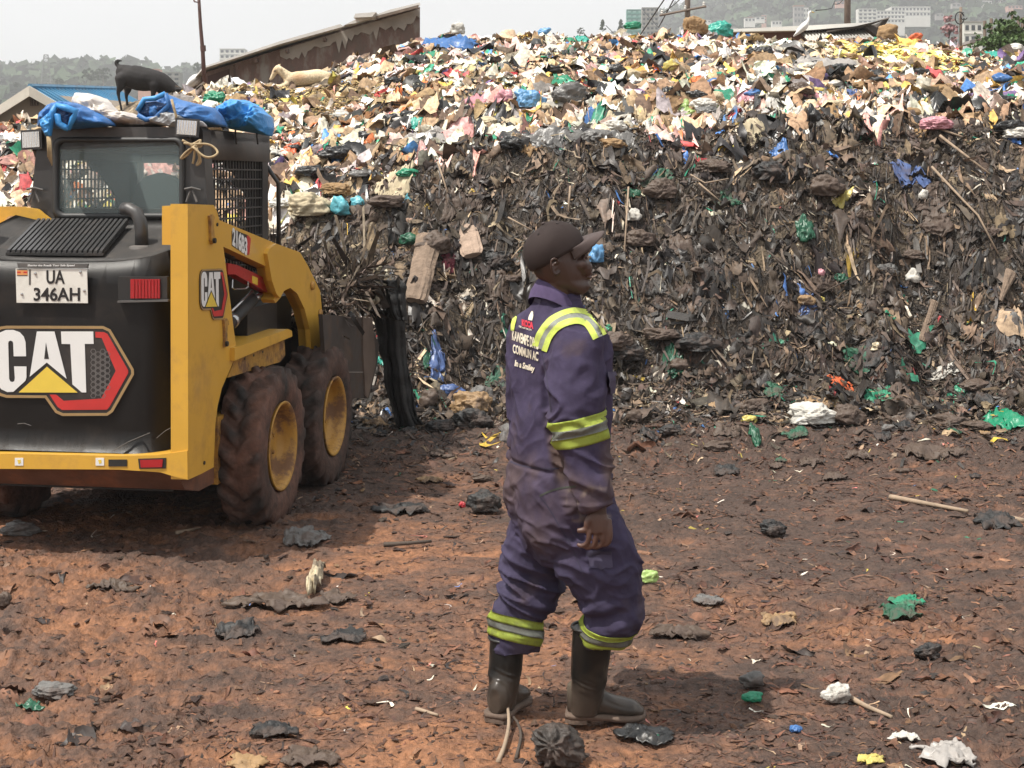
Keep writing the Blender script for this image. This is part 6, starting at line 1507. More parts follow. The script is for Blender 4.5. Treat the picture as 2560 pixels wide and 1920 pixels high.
def crumple(name, c, w, h, d, m, seed, sub=4, fold=.20, lobes=.28, flat=.25, rot=0.0, parent=None, knot=0.0, gather=0.0):
    """crumpled lump: w across, h high, d deep (metres), centred on c; creased like film or cloth"""
    V0, Fc = ico(sub); x, y, z = V0.T
    r = 1+lobes*fbm(x*1.5+seed, y*1.5, z*1.5, seed=seed, oct=2)*1.6
    r += fold*(ridge(x*2.6+seed, y*2.6, z*2.6, seed=seed+1, oct=3, gain=.6)-.25)
    r += fold*.35*ridge(x*7+seed, y*7, z*7, seed=seed+2, oct=2)
    V = V0*r[:, None]
    V[:, 0] += .25*fbm(y*1.3, z*1.3, seed=seed+4, oct=1)
    if gather:
        gx_, gy_, gz_ = x*.9+z*.35+.15, z*.85-x*.3-.35, -y; az = np.arctan2(gy_, gx_)
        V = V*(1+gather*((1-2*np.abs(np.sin(az*4.5+2.6*fbm(x*2, y*2, z*2, seed=seed+9, oct=3)))**.7)*sstep(-.5, .6, gz_))-.35*gather*np.exp(-(gx_**2+gy_**2)/.05)*(gz_ > 0))[:, None]
    if knot: k = np.exp(-((z-1)/.25)**2)*0+sstep(.8, 1.0, z); V[:, 2] += knot*k
    V = V*np.array([w/2, d/2, h/2])*.92
    V[:, 2] = np.where(V[:, 2] < -h*flat, -h*flat+(V[:, 2]+h*flat)*.2, V[:, 2])
    if rot: ca, sa = math.cos(rot), math.sin(rot); V = np.stack([V[:, 0]*ca-V[:, 2]*sa, V[:, 1], V[:, 0]*sa+V[:, 2]*ca], -1)
    o = mesh_np(name, V, Fc, sub >= 4, None, m, parent); o.location = c
    return o
def sheet(name, c, w, h, nrm, m, seed, nu=30, nv=20, fold=.10, edge=.25, rot=0.0, strips=0.0):
    """thin crumpled sheet w x h metres lying against a slope of normal nrm, ragged outline, lifted folds"""
    n = Vector(nrm).normalized(); a = Vector((1, 0, 0)); a = (a-n*a.dot(n)).normalized(); b = n.cross(a)
    a, b = a*math.cos(rot)+b*math.sin(rot), b*math.cos(rot)-a*math.sin(rot)
    s, t = np.meshgrid(np.linspace(-1, 1, nu), np.linspace(-1, 1, nv)); L_1 = max(w, h)
    rad = np.maximum(np.abs(s), np.abs(t)); ang = np.arctan2(t, s)
    k = 1+edge*fbm(np.cos(ang)*2+seed, np.sin(ang)*2, seed=seed, oct=3)*1.6
    sh = (1-.30*np.minimum(np.abs(s), np.abs(t))*rad)
    u = s*w/2*k*sh; v = t*h/2*k*sh
    z = fold*L_1*(ridge(s*1.5*w/L_1*2+seed, t*1.5*h/L_1*2, seed=seed+1, oct=3)*.9+.35*ridge(s*5*w/L_1, t*5*h/L_1, seed=seed+2, oct=2))
    z = z+fold*L_1*.9*(1-rad**2)
    if strips: z = z+strips*np.sin(s*18+3*t+seed)
    u = u+.12*w*fbm(s*2, t*2, seed=seed+3, oct=2); v = v+.12*h*fbm(s*2+9, t*2, seed=seed+5, oct=2)
    V = np.array(a)[None]*u.ravel()[:, None]+np.array(b)[None]*v.ravel()[:, None]+np.array(n)[None]*z.ravel()[:, None]
    if n.z > .45:                                   # lies over the bumps of the ground
        q0 = V+np.array(c)[None]; off_ = z.ravel()-z.min()*.0; tz = Hq(q0[:, 0], q0[:, 1]); q0[:, 2] = tz+.012+np.maximum(z.ravel(), -.01)
        V = q0-np.array(c)[None]
    o = mesh_np(name, V, grid_faces(nv, nu), True, None, m); o.location = c
    md = o.modifiers.new('thickness', 'SOLIDIFY'); md.thickness = .0025; md.offset = 0
    return o
# ------------------------------------------------------------------ tarps and bundles on the cab roof
def puff(name, pts, Yc, depth, m, seed, wr=.02, nr=26, na=150, c=None, parent=None, sx_=1.0):
    """cushion whose outline (photograph pixels) is pts, at distance Yc, swelling `depth` to both sides; star-shaped"""
    P2 = np.array(pts, float); c0 = np.array(c) if c is not None else P2.mean(0); a = np.arctan2(P2[:, 1]-c0[1], P2[:, 0]-c0[0])
    th = np.linspace(-math.pi, math.pi, na, endpoint=False); rb = np.empty(na)
    for i, t in enumerate(th):
        d = np.array([math.cos(t), math.sin(t)]); best = 1e-3
        for j in range(len(P2)):
            p, q_ = P2[j], P2[(j+1) % len(P2)]; e = q_-p; den = d[0]*e[1]-d[1]*e[0]
            if abs(den) < 1e-9: continue
            w = p-c0; k = (w[0]*e[1]-w[1]*e[0])/den; l = (w[0]*d[1]-w[1]*d[0])/den
            if k > 0 and -1e-6 <= l <= 1+1e-6: best = max(best, k)
        rb[i] = best
    k = Yc/F; vs = []; rows = []
    rr = np.sin(np.linspace(.04, math.pi/2, nr)); base = P(c0[0], c0[1], Yc)
    def surf(sgn):
        out = []
        for r in rr:
            px_ = np.cos(th)*rb*r*k; pz = -np.sin(th)*rb*r*k; dep = depth*math.sqrt(max(0, 1-r**2.6))
            w_ = .5*fbm(px_*5, pz*5, seed=seed+7, oct=2); n_ = wr*1.7*(ridge(px_*6+w_+seed, pz*9-px_*4+w_, seed=seed+(sgn > 0), oct=3, gain=.65)-.2)*(1-r**8)+wr*.8*ridge(px_*17+pz*8, pz*22, seed=seed+5, oct=2)*(1-r**10)
            out.append(np.stack([px_, np.full(na, -sgn*dep)-sgn*n_, pz+n_*.3], -1))
        return out
    A_r, B_r = surf(1), surf(-1); V = np.concatenate(A_r+B_r[:-1][::-1]); nrw = 2*nr-1
    i = np.arange(nrw-1)[:, None]; j = np.arange(na)[None]
    Q = np.stack([i*na+j, i*na+(j+1) % na, (i+1)*na+(j+1) % na, (i+1)*na+j], -1).reshape(-1, 4)
    bmc = [[0]*3]
    o = mesh_np(name, V, Q, True, None, m, parent); o.location = base
    bm = bmesh.new(); bm.from_mesh(o.data); bmesh.ops.holes_fill(bm, edges=[e for e in bm.edges if e.is_boundary]); bmesh.ops.recalc_face_normals(bm, faces=bm.faces[:]); bm.to_mesh(o.data); bm.free()
    return o
M_TARPB = mat('blue_tarpaulin', (0.026, 0.13, 0.36), .55, var=.15, vscale=9, dirt=(.10, .13, .2), dirt_amt=.4, dscale=6, bump=.6, bscale=24, dist=.012)
M_TARPL = mat('bright_blue_tarpaulin', (0.04, 0.24, 0.56), .5, var=.15, vscale=9, bump=.6, bscale=24, dist=.012)
M_TARPD = mat('navy_tarpaulin_underside', (0.012, 0.045, 0.13), .45, var=.15, vscale=9, bump=.4, bscale=24, dist=.01)  # darker tarpaulin blue for the roll's open end and the fold
M_TARPW = mat('white_sacking', (0.62, 0.56, 0.50), .6, var=.10, vscale=6, dirt=(.34, .26, .2), dirt_amt=.4, dscale=5, bump=.5, bscale=18, dist=.012)
M_ROPE = mat('straw_rope', (0.38, 0.29, 0.17), .9, var=.3, vscale=40, bump=.5, bscale=160, dist=.002)
oo = puff('white_sack', [Z2(590,405),Z2(680,410),Z2(760,432),Z2(830,480),Z2(880,545),Z2(1000,560),Z2(1060,600),Z2(1180,632),Z2(1340,645),Z2(1250,668),Z2(900,668),Z2(760,660),Z2(640,600),Z2(590,520),Z2(560,470)], 7.75, .16, M_TARPW, 11, .030, c=Z2(860,590))
tag(oo, 'creased white sacking heaped in the middle of the cab roof', 'sack')
oo = puff('blue_tarp', [Z2(415,485),Z2(520,475),Z2(600,488),Z2(740,545),Z2(850,610),Z2(892,662),Z2(640,680),Z2(500,690),Z2(380,676),Z2(300,670),Z2(305,590),Z2(370,520)], 7.58, .15, M_TARPB, 12, .022, c=Z2(560,590))
tag(oo, 'rolled blue tarp at the left end of the cab roof', 'tarp', 'blue tarps on the cab roof')
kid = puff('open_end', [Z2(428,500),Z2(580,545),Z2(520,680),Z2(440,650),Z2(395,560)], 7.425, .02, M_TARPD, 13, .012); kid.parent = oo; kid.location = kid.location-oo.location
for i_, pp in enumerate(([Z2(428,500),Z2(500,520),Z2(585,548),Z2(560,600),Z2(525,690)], [Z2(430,500),Z2(400,560),Z2(385,640),Z2(372,735)], [Z2(420,575),Z2(440,580),Z2(450,640),Z2(500,672),Z2(525,690)])):
    bm = bmesh.new(); o_ = oo.location; tube(bm, [P(x, y, 7.39)-o_ for x, y in pp], .014, 8, radii=[.012, .018, .018, .017, .010][:len(pp)]); obj('folded_hem', bm, M_TARPL, oo, True)
fl = puff('hanging_flap', [Z2(300,618),Z2(372,560),Z2(398,600),Z2(384,742),Z2(355,740),Z2(325,690)], 7.36, .025, M_TARPL, 14, .016); fl.parent = oo; fl.location = fl.location-oo.location
oo = puff('blue_tarp', [Z2(1060,540),Z2(1110,455),Z2(1190,445),Z2(1270,410),Z2(1400,462),Z2(1650,522),Z2(1700,575),Z2(1752,668),Z2(1550,672),Z2(1350,672),Z2(1180,640),Z2(1080,600)], 7.72, .18, M_TARPB, 15, .022, c=Z2(1400,580))
tag(oo, 'blue tarp folded open with a grey lining above the right work lamp', 'tarp', 'blue tarps on the cab roof')
kid = puff('lining', [Z2(1120,618),Z2(1250,545),Z2(1345,560),Z2(1420,600),Z2(1560,625),Z2(1600,668),Z2(1300,668),Z2(1180,640)], 7.55, .02, mat('grey_lining', (.30, .31, .32), .6, var=.1, bump=.4, bscale=20), 16, .014); kid.parent = oo; kid.location = kid.location-oo.location
kid = puff('dark_fold', [Z2(1065,560),Z2(1100,480),Z2(1200,470),Z2(1300,500),Z2(1230,555),Z2(1130,600)], 7.56, .02, M_TARPD, 17, .01); kid.parent = oo; kid.location = kid.location-oo.location
for pp, mm in (([Z2(1056,545),Z2(1108,455),Z2(1190,448),Z2(1270,412)], M_TARPL), ([Z2(1060,575),Z2(1120,612),Z2(1190,600),Z2(1300,500),Z2(1270,412)], M_TARPB)):
    bm = bmesh.new(); o_ = oo.location; tube(bm, [P(x, y, 7.54)-o_ for x, y in pp], .014, 8); obj('folded_hem', bm, mm, oo, True)
bm = bmesh.new(); o_ = oo.location; tube(bm, [P(*Z2(x, y), 7.50)-o_ for x, y in ((1318,455),(1335,520),(1352,580),(1358,632))], .007, 8); obj('tie_rope', bm, M_ROPE, oo, True)
oo = puff('blue_tarp', [Z2(1665,520),Z2(1790,458),Z2(1900,465),Z2(2010,520),Z2(2075,590),Z2(2100,680),Z2(2082,742),Z2(1980,722),Z2(1755,682),Z2(1700,600)], 8.05, .24, M_TARPL, 18, .045, c=Z2(1890,600))
tag(oo, 'bright blue tarp bundled into a lump on the right front of the cab roof', 'tarp', 'blue tarps on the cab roof')
# twine knotted on the right rear post
tw = empty('knotted_twine', P(*Z2(1500,830), 7.42), 0, 'tangle of straw coloured twine tied round the right rear cab post', 'twine'); o_ = tw.location
rz = random.Random(3)
for pp in ([(1400,770),(1470,800),(1540,770),(1500,830),(1440,790)], [(1480,800),(1590,800),(1650,830),(1670,870),(1620,900),(1560,890),(1480,820)], [(1500,820),(1530,900),(1510,960),(1540,930),(1510,830)],
           [(1490,820),(1440,880),(1390,910),(1430,860),(1500,810)], [(1410,790),(1530,820),(1550,790)], [(1500,810),(1490,900),(1480,950)]):
    bm = bmesh.new(); K_ = resample([(i, a, b) for i, (a, b) in enumerate(pp)], len(pp)*5); tube(bm, [P(*Z2(a, b), 7.41+.03*math.sin(i*.9))-o_ for i, a, b in K_], .0065, 6); obj('strand', bm, M_ROPE, tw, True)
tw = empty('frayed_twine', P(*Z2(380,780), 7.5), 0, 'frayed brown twine hanging beside the left work lamp', 'twine'); o_ = tw.location
for k in range(5):
    bm = bmesh.new(); tube(bm, [P(*Z2(362+6*k, 730), 7.47)-o_, P(*Z2(372+5*k+rz.uniform(-8, 8), 820), 7.46)-o_, P(*Z2(368+8*k, 900+k*16), 7.47)-o_], .004, 5); obj('strand', bm, M_ROPE, tw, True)
for x in (1810, 1975):
    bm = bmesh.new(); tube(bm, [P(*Z2(x, 640), 8.02), P(*Z2(x-3, 735), 7.98), P(*Z2(x+6, 800), 8.0)], .005, 6)
    tag(obj('tie_cord', bm, M_WIRE), f'thin dark cord binding the bright blue bundle, {"nearer" if x == 1810 else "farther"} one on the roof rail', 'cord')
# ------------------------------------------------------------------ load in the bucket, black drape, log
rs = np.random.RandomState(44)
n = 8500; lu = rs.uniform(-.8, .82, n); lv = rs.uniform(1.25, 2.25, n)
wx = OX+cs_*lu+sn_*lv; wy = OY-sn_*lu+cs_*lv
top_ = .92+.46*np.exp(-((lv-1.75)/.45)**2)*(1-.25*np.abs(lu))+.10*fbm(lu*3, lv*3, seed=5); wz = top_-rs.rand(n)*.10
ln = np.exp(rs.randn(n)*.45)*.12
V, Q = pieces(np.stack([wx, wy, wz], -1), np.tile([[0, -.5, .8]], (n, 1)), ln*.6, ln*rs.uniform(.06, .16, n), rs, 7, 2, bend=2.6, tilt=.3)
cc = pick([(3, L_((56,48,43)), .6), (5, L_((92,80,70)), .7), (4, L_((126,112,98)), .8), (1, L_((160,146,126)), .8), (1, L_((30,28,28)), .4)], n, rs)
b1 = (V, Q, cc, 14)
g = 34; uu, vv = np.meshgrid(np.linspace(-.78, .78, g), np.linspace(1.28, 2.2, g)); tz = .86+.40*np.exp(-((vv-1.75)/.42)**2)*(1-.25*np.abs(uu))+.05*ridge(uu*6, vv*6, seed=6)
VV = np.stack([OX+cs_*uu+sn_*vv, OY-sn_*uu+cs_*vv, tz], -1).reshape(-1, 3); b2 = (VV, grid_faces(g, g), np.tile([[.02, .016, .013, .8]], (g*g, 1)), 1)
emit('bucket_load', [b1, b2], 'matted dark fibres and peelings heaped in the raised bucket', 'refuse')
ZD = lambda x, y: (800+x/3.53, 640+y/3.53)
def drape(name, left, right, Yc, m, seed, amp=.035, nu=26, nv=60, label=None, cat=None, yslope=0.0):
    """hanging cloth between two traced edges (same number of points), vertical folds, real thickness"""
    Lk = resample([(i, a, b) for i, (a, b) in enumerate(left)], nv); Rk = resample([(i, a, b) for i, (a, b) in enumerate(right)], nv); V = []
    for i in range(nv):
        for j in range(nu):
            f = j/(nu-1); px_ = Lk[i, 1]+(Rk[i, 1]-Lk[i, 1])*f; py_ = Lk[i, 2]+(Rk[i, 2]-Lk[i, 2])*f
            dy = amp*(math.sin(f*13+i*.05+seed)+.5*math.sin(f*29+seed+i*.11))*(.4+.6*i/nv)-.10*math.sin(math.pi*f)
            V.append(P(px_, py_, Yc+yslope*i/nv+dy))
    V = np.array(V); V[:, 1] += .03*ridge(V[:, 0]*8, V[:, 2]*6, seed=seed, oct=2)
    o = mesh_np(name, V-np.array(P(left[0][0], left[0][1], Yc)), grid_faces(nv, nu), True, None, m); o.location = P(left[0][0], left[0][1], Yc)
    md = o.modifiers.new('thickness', 'SOLIDIFY'); md.thickness = .012; md.offset = 0
    return tag(o, label, cat)
M_BLKC = mat('soaked_black_cloth', (0.010, 0.0095, 0.009), .75, var=.4, vscale=12, dirt=(.05, .04, .032), dirt_amt=.4, dscale=10, bump=.5, bscale=50, dthr=.56)
drape('black_cloth', [ZD(440,480),ZD(480,560),ZD(505,680),ZD(520,830),ZD(565,960),ZD(572,1120),ZD(620,1280),ZD(655,1420),ZD(690,1565)], [ZD(740,480),ZD(745,600),ZD(750,720),ZD(760,880),ZD(790,1060),ZD(822,1220),ZD(850,1390),ZD(905,1480),ZD(985,1600)], 9.90, M_BLKC, 2, label='long sodden black cloth trailing from the bucket edge to the ground', cat='cloth', yslope=.25)
for i_, (l_, r_, s_) in enumerate((([ZD(505,215),ZD(500,270),ZD(520,340),ZD(560,420),ZD(600,520),ZD(640,560)], [ZD(700,215),ZD(760,265),ZD(750,330),ZD(755,420),ZD(760,500),ZD(765,575)], 5),)):
    drape('black_rag', l_, r_, 9.72, M_BLKC, s_, .03, 20, 24, label='bunched black rag on top of the bucket load, above the long cloth', cat='cloth')
oo = empty('torn_cloth_loop', P(*ZD(430,300), 9.6), 0, 'pale twisted cloth looped on the bucket load', 'cloth'); o_ = oo.location; M_PALE = plastic('stained_cotton', (196, 186, 160), kind='cloth')
for pp, r_ in (([(540,90),(480,150),(400,205),(365,270),(385,340),(440,395),(500,385),(520,340)], .016), ([(530,95),(500,160),(420,230),(400,300)], .012), ([(440,395),(445,440),(430,480)], .012), ([(400,380),(450,420),(500,400),(515,360)], .020)):
    bm = bmesh.new(); K_ = resample([(i, a, b) for i, (a, b) in enumerate(pp)], len(pp)*5); tube(bm, [P(*ZD(a, b), 9.58+.02*math.sin(i*2))-o_ for i, a, b in K_], 1, 8, radii=[r_*(.6+.5*abs(math.sin(i*1.7))) for i, a, b in K_]); obj('twist', bm, M_PALE, oo, True)
# weathered log leaning on the heap
M_BARK = mat('weathered_bark', (0.20, 0.145, 0.105), .95, var=.4, vscale=14, bump=.9, bscale=26, dist=.02)
def log_piece(name, pts, Y0, r, label, m=M_BARK, seed=1, cat='log', flat=.45, nrr=14, tip=.5):
    a, b = [hit(*p_) for p_ in pts]; a = Vector(a)+Vector((0, -.06, .03)); b = Vector(b)+Vector((0, -.08, .03)); d = (b-a); Lg = d.length; d.normalize(); s = d.cross(Vector((0, 1, 0))).normalized(); t = s.cross(d)
    n_, k_ = 34, 26; V = []
    for i in range(n_):
        f = i/(n_-1); rr = r*(.82+.25*math.sin(f*2.6+seed))*(1 if f < .97 else .8)*(tip+(1-tip)*f**.5)
        for j in range(k_):
            th = 2*math.pi*j/k_; g_ = 1+.20*float(ridge(np.array([th*2.2]), np.array([f*1.2+seed]), seed=seed, oct=3)[0])+.05*math.sin(th*9+f*3)
            V.append(a-o0_+d*Lg*f+(s*math.cos(th)+t*math.sin(th)*flat)*rr*g_ if False else a+d*Lg*f+(s*math.cos(th)+t*math.sin(th)*flat)*rr*g_)
    V = np.array(V); base = np.array(a)
    i = np.arange(n_-1)[:, None]; j = np.arange(k_)[None]; Q = np.stack([i*k_+j, i*k_+(j+1) % k_, (i+1)*k_+(j+1) % k_, (i+1)*k_+j], -1).reshape(-1, 4)
    o = mesh_np(name, V-base, Q, False, None, m); o.location = a
    bm = bmesh.new(); bm.from_mesh(o.data); bmesh.ops.holes_fill(bm, edges=[e for e in bm.edges if e.is_boundary]); bm.to_mesh(o.data); bm.free()
    return tag(o, label, cat)
log_piece('log', ((1040, 764), (1078, 600)), 0, .165, 'thick split piece of pale bark standing on the heap right of the bucket load', seed=3)
log_piece('bark_strip', ((1132, 398), (1182, 648)), 0, .082, 'long pale twisted bark strip hanging down the heap above the cap', seed=5, m=mat('pale_bark', (0.34, 0.25, 0.19), .95, var=.35, vscale=14, bump=.8, bscale=30, dist=.015), flat=.4)
log_piece('bark_strip', ((2300, 860), (2330, 760)), 0, .05, 'ridged dark brown bark piece low on the right side of the heap', seed=9, flat=.4)
log_piece('plank_end', ((2495, 760), (2520, 690)), 0, .045, 'weathered grey wood piece at the right edge of the heap face', seed=11, flat=.4)
# sticks
def stick(pts, r, label, m=None, cat='stick', group='sticks on the heap'):
    q_ = [Vector(hit(*p_))+Vector((0, -.05, .04)) for p_ in pts]; o0 = q_[0]; bm = bmesh.new(); tube(bm, [p_-o0 for p_ in q_], 1, 7, radii=[r*.65*(1-.35*i/len(q_)) for i in range(len(q_))])
    o = obj('stick', bm, m or M_BARKP, None, True); o.location = o0; tag(o, label, cat, group)
M_BARKP = mat('dry_stick', (0.27, 0.20, 0.14), .9, var=.3, vscale=20, bump=.5, bscale=60, dist=.004)
M_DSTK = mat('dark_stick', (0.06, 0.045, 0.035), .9, var=.3, vscale=20, bump=.5, bscale=60, dist=.004)
stick([(2325, 430), (2400, 510), (2440, 560), (2490, 655)], .016, 'long thin pale pole slanting down the right side of the heap')
stick([(1725, 450), (1760, 470), (1820, 460)], .012, 'pale stick lying flat high on the heap face right of the cap')
stick([(1745, 470), (1800, 520)], .012, 'short stick sloping down beside the flat pale one')
stick([(1915, 640), (1965, 680)], .013, 'dark stick poking out above the crumpled blue bag', M_DSTK)
stick([(1270, 560), (1330, 590)], .011, 'stick behind the back of the cap')
stick([(2050, 745), (2150, 700)], .010, 'twig reaching left of the green rag on the heap face', M_DSTK)
stick([(1095, 420), (1120, 500)], .014, 'pale stick standing left of the long bark strip')
stick([(1570, 480), (1560, 640)], .013, 'upright brown slat above the cap brim')
stick([(1425, 480), (1420, 545)], .014, 'short upright slat behind the top of the cap')
stick([(2330, 330), (2400, 355)], .016, 'long fibrous stalk sloping across the upper right slope')
stick([(2345, 355), (2470, 450)], .018, 'thick grey stalk running down the upper right slope')
stick([(830, 212), (1000, 200)], .014, 'straight yellowish cane lying beneath the resting goat')
# ------------------------------------------------------------------ animals
def hitc(px, py): return Vector(hit(px, py))
def animal(name, Y, parts_, voxel, m, colf=None, label='', cat='', smooth=3):
    """parts_: list of ([(px,py,r_px,dy)...]) tapered limbs in photograph pixels at distance Y"""
    k = Y/F; o0 = P(parts_[0][0][0], parts_[0][0][1], Y); bm = bmesh.new()
    for L1 in parts_:
        limb(bm, [P(a, b, Y)-o0+Vector((0, d_, 0)) for a, b, r_, d_ in L1], [r_*k for a, b, r_, d_ in L1], 16, len(L1)*6)
        a, b, r_, d_ = L1[0]; ball(bm, P(a, b, Y)-o0+Vector((0, d_, 0)), Vector((r_*k*.97, 0, 0)), Vector((0, r_*k*.97, 0)), Vector((0, 0, r_*k*.97)), 14, 8)
        a, b, r_, d_ = L1[-1]; ball(bm, P(a, b, Y)-o0+Vector((0, d_, 0)), Vector((r_*k*.97, 0, 0)), Vector((0, r_*k*.97, 0)), Vector((0, 0, r_*k*.97)), 14, 8)
    o = fuse(name, bm, voxel, smooth, .5, m); o.location = o0
    V, N_ = getV(o); X, Y_, Z = V.T; V = V+N_*(.004*fbm(X*14, Y_*14, Z*14, seed=3, oct=3))[:, None]; setV(o, V)
    px_ = parts_[0][0][0]+X/k; py_ = parts_[0][0][1]-Z/k
    setcol(o, colf(px_, py_, X, Y_, Z)); tag(o, label, cat); return o, o0, k
M_FUR = mat_attr('animal_coat', rough=.8, var=.25, vscale=60, bump=.5, bscale=140, dist=.004, spec=.4)
Z6 = lambda x, y: (240+x/3.3515, 100+y/3.3515)
def zz6(x, y, r, d=0.0): a, b = Z6(x, y); return (a, b, r/3.3515, d)
YG = hit(312, 268)[1]-.05
goat, g0, gk = animal('goat', YG, [
    [zz6(235,270,72,0), zz6(290,300,98,0), zz6(380,325,102,0), zz6(470,335,92,0), zz6(540,350,80,0), zz6(610,385,62,0), zz6(670,425,46,0)],
    [zz6(660,415,44,0), zz6(710,450,40,0), zz6(745,478,30,0), zz6(775,505,19,0)],
    [zz6(232,330,58,-.09), zz6(222,400,34,-.10), zz6(205,445,17,-.10), zz6(215,500,12,-.10), zz6(226,555,11,-.10), zz6(232,585,12,-.10)],
    [zz6(245,340,55,.08), zz6(250,410,32,.09), zz6(238,460,16,.09), zz6(243,520,12,.09), zz6(252,588,12,.09)],
    [zz6(500,380,50,-.07), zz6(495,440,24,-.08), zz6(490,490,15,-.08), zz6(492,560,12,-.08), zz6(496,600,12,-.08)],
    [zz6(520,385,50,.07), zz6(535,450,22,.08), zz6(540,510,14,.08), zz6(545,580,12,.08)],
    [zz6(215,225,20,0), zz6(180,212,15,0), zz6(165,190,13,0), zz6(182,172,13,0), zz6(215,176,9,0)],
    [zz6(690,412,14,-.05), zz6(722,418,13,-.08), zz6(745,440,7,-.09)]], .012, M_FUR,
    lambda px_, py_, X, Y_, Z: np.array([.017, .015, .015])[None]*(1+.5*fbm(X*8, Y_*8, Z*8, seed=4, oct=3))[:, None]+np.array([.10, .10, .11])[None]*np.clip(fbm(X*7, Y_*7, Z*5, seed=8, oct=2)-.45, 0, .3)[:, None],
    'black goat standing head down with its tail curled up, above the cab roof', 'goat')
for s in (-1, 1):
    bm = bmesh.new(); a = P(*Z6(700, 405), YG)-g0+Vector((0, s*.03, 0)); tube(bm, [a, P(*Z6(690, 392), YG)-g0+Vector((0, s*.045, 0)), P(*Z6(672, 388), YG)-g0+Vector((0, s*.06, 0))], 1, 7, radii=[.012, .009, .003]); obj('horn', bm, M_POLE, goat, True)
Z5 = lambda x, y: (580+x/7.9, 130+y/7.9)
def zz5(x, y, r, d=0.0): a, b = Z5(x, y); return (a, b, r/7.9, d)
YD = hit(760, 218)[1]-.02
def tan_(px_, py_, X, Y_, Z):
    c = np.array([.62, .50, .33]); t = np.array([.42, .23, .11]); zx = (px_-580)*7.9; zy = (py_-130)*7.9
    w = np.exp(-(((zx-1330)/170)**2+((zy-500)/110)**2))*.9+np.exp(-(((zx-850)/70)**2+((zy-360)/70)**2))*.6+np.exp(-(((zx-1990)/60)**2+((zy-470)/130)**2))*.9
    w = np.clip(w+.25*fbm(X*7, Y_*7, Z*7, seed=9, oct=3), 0, 1)[:, None]
    return c*(1-w)+t*w
goat2, g0, gk = animal('goat', YD, [
    [zz5(1860,500,125,0), zz5(1700,490,150,0), zz5(1500,510,150,0), zz5(1300,530,145,0), zz5(1130,545,125,0)],
    [zz5(1150,520,110,0), zz5(1060,450,95,-.01), zz5(980,380,80,-.02), zz5(930,340,72,-.02)],
    [zz5(920,320,66,-.02), zz5(870,370,62,-.03), zz5(830,450,48,-.03), zz5(790,520,36,-.03), zz5(768,545,26,-.03)],
    [zz5(1100,640,50,-.06), zz5(980,680,32,-.08), zz5(860,660,26,-.09), zz5(960,700,22,-.10), zz5(1070,715,20,-.10)],
    [zz5(1880,560,80,-.04), zz5(1820,640,50,-.08), zz5(1900,690,26,-.10), zz5(2020,680,18,-.10)],
    [zz5(1940,440,34,.02), zz5(2000,500,24,.03), zz5(2040,590,14,.03)],
    [zz5(940,300,26,-.05), zz5(985,330,20,-.08), zz5(1000,380,10,-.09)],
    [zz5(905,270,24,.03), zz5(935,245,16,.04), zz5(952,228,6,.04)]], .010, M_FUR, tan_,
    'cream and tan goat lying down against the shed wall', 'goat')
for (x, y) in ((868, 385),):
    bm = bmesh.new(); ball(bm, P(*Z5(x, y), YD)-g0+Vector((0, -.078, 0)), Vector((.012, 0, 0)), Vector((0, .008, 0)), Vector((0, 0, .009))); obj('eye', bm, M_DARK, goat2)
# egrets
M_FEATH = mat_attr('white_feathers', rough=.7, var=.06, vscale=40, bump=.4, bscale=90, dist=.004)
M_BILL = mat('yellow_bill', (.55, .36, .10), .5, var=.1)
def egret(Y, body, neck, bill, legs, label):
    o, o0, k = animal('egret', Y, [body, neck], .006, M_FEATH, lambda px_, py_, X, Y_, Z: np.array([.74, .73, .70])[None]*np.ones((len(px_), 1)), label, 'egret')
    bm = bmesh.new(); tube(bm, [P(a, b, Y)-o0 for a, b in bill], 1, 8, radii=[.010, .007, .001]); obj('bill', bm, M_BILL, o, True)
    bm = bmesh.new(); a, b = neck[-1][:2]; ball(bm, P(a+1, b-.6, Y)-o0+Vector((0, -neck[-1][2]*k*.9, 0)), Vector((.006, 0, 0)), Vector((0, .004, 0)), Vector((0, 0, .006)), 8, 6); obj('eye', bm, M_DARK, o)
    for i, lg in enumerate(legs):
        bm = bmesh.new(); tube(bm, [P(a, b, Y)-o0+Vector((0, (i-.5)*.04, 0)) for a, b in lg], .005, 6); obj('leg', bm, M_DARK, o, True)
    # folded wings: long overlapping tapered plates on each side
    for s in (-1, 1):
        bm = bmesh.new(); pts = body; tube(bm, [P(a, b-1, Y)-o0+Vector((0, s*r_*k*.75, 0)) for a, b, r_, d_ in pts[::-1]], 1, 10, radii=[r_*k*.55 for a, b, r_, d_ in pts[::-1]]); w = obj('wing', bm, M_FEATH, o, True); setcol(w, np.array([.70, .69, .66])[None]*np.ones((len(w.data.vertices), 1)))
    return o
YE = hit(497, 226)[1]-.1
egret(YE, [zz6(870,300,26), zz6(845,325,44), zz6(810,350,42), zz6(775,380,26), zz6(742,400,10)], [zz6(872,305,24), zz6(885,275,18), zz6(898,256,19)], [Z6(910,258), Z6(930,268), Z6(943,280)], [[Z6(840,360), Z6(838,410), Z6(842,440)], [Z6(855,355), Z6(858,405), Z6(862,438)]],
      'white egret hunched beside the leaning rusty pole')
Z4 = lambda x, y: (1900+x/3.352, y/3.352)
def zz4(x, y, r, d=0.0): a, b = Z4(x, y); return (a, b, r/3.352, d)
YE2 = hit(1996, 92)[1]-.1
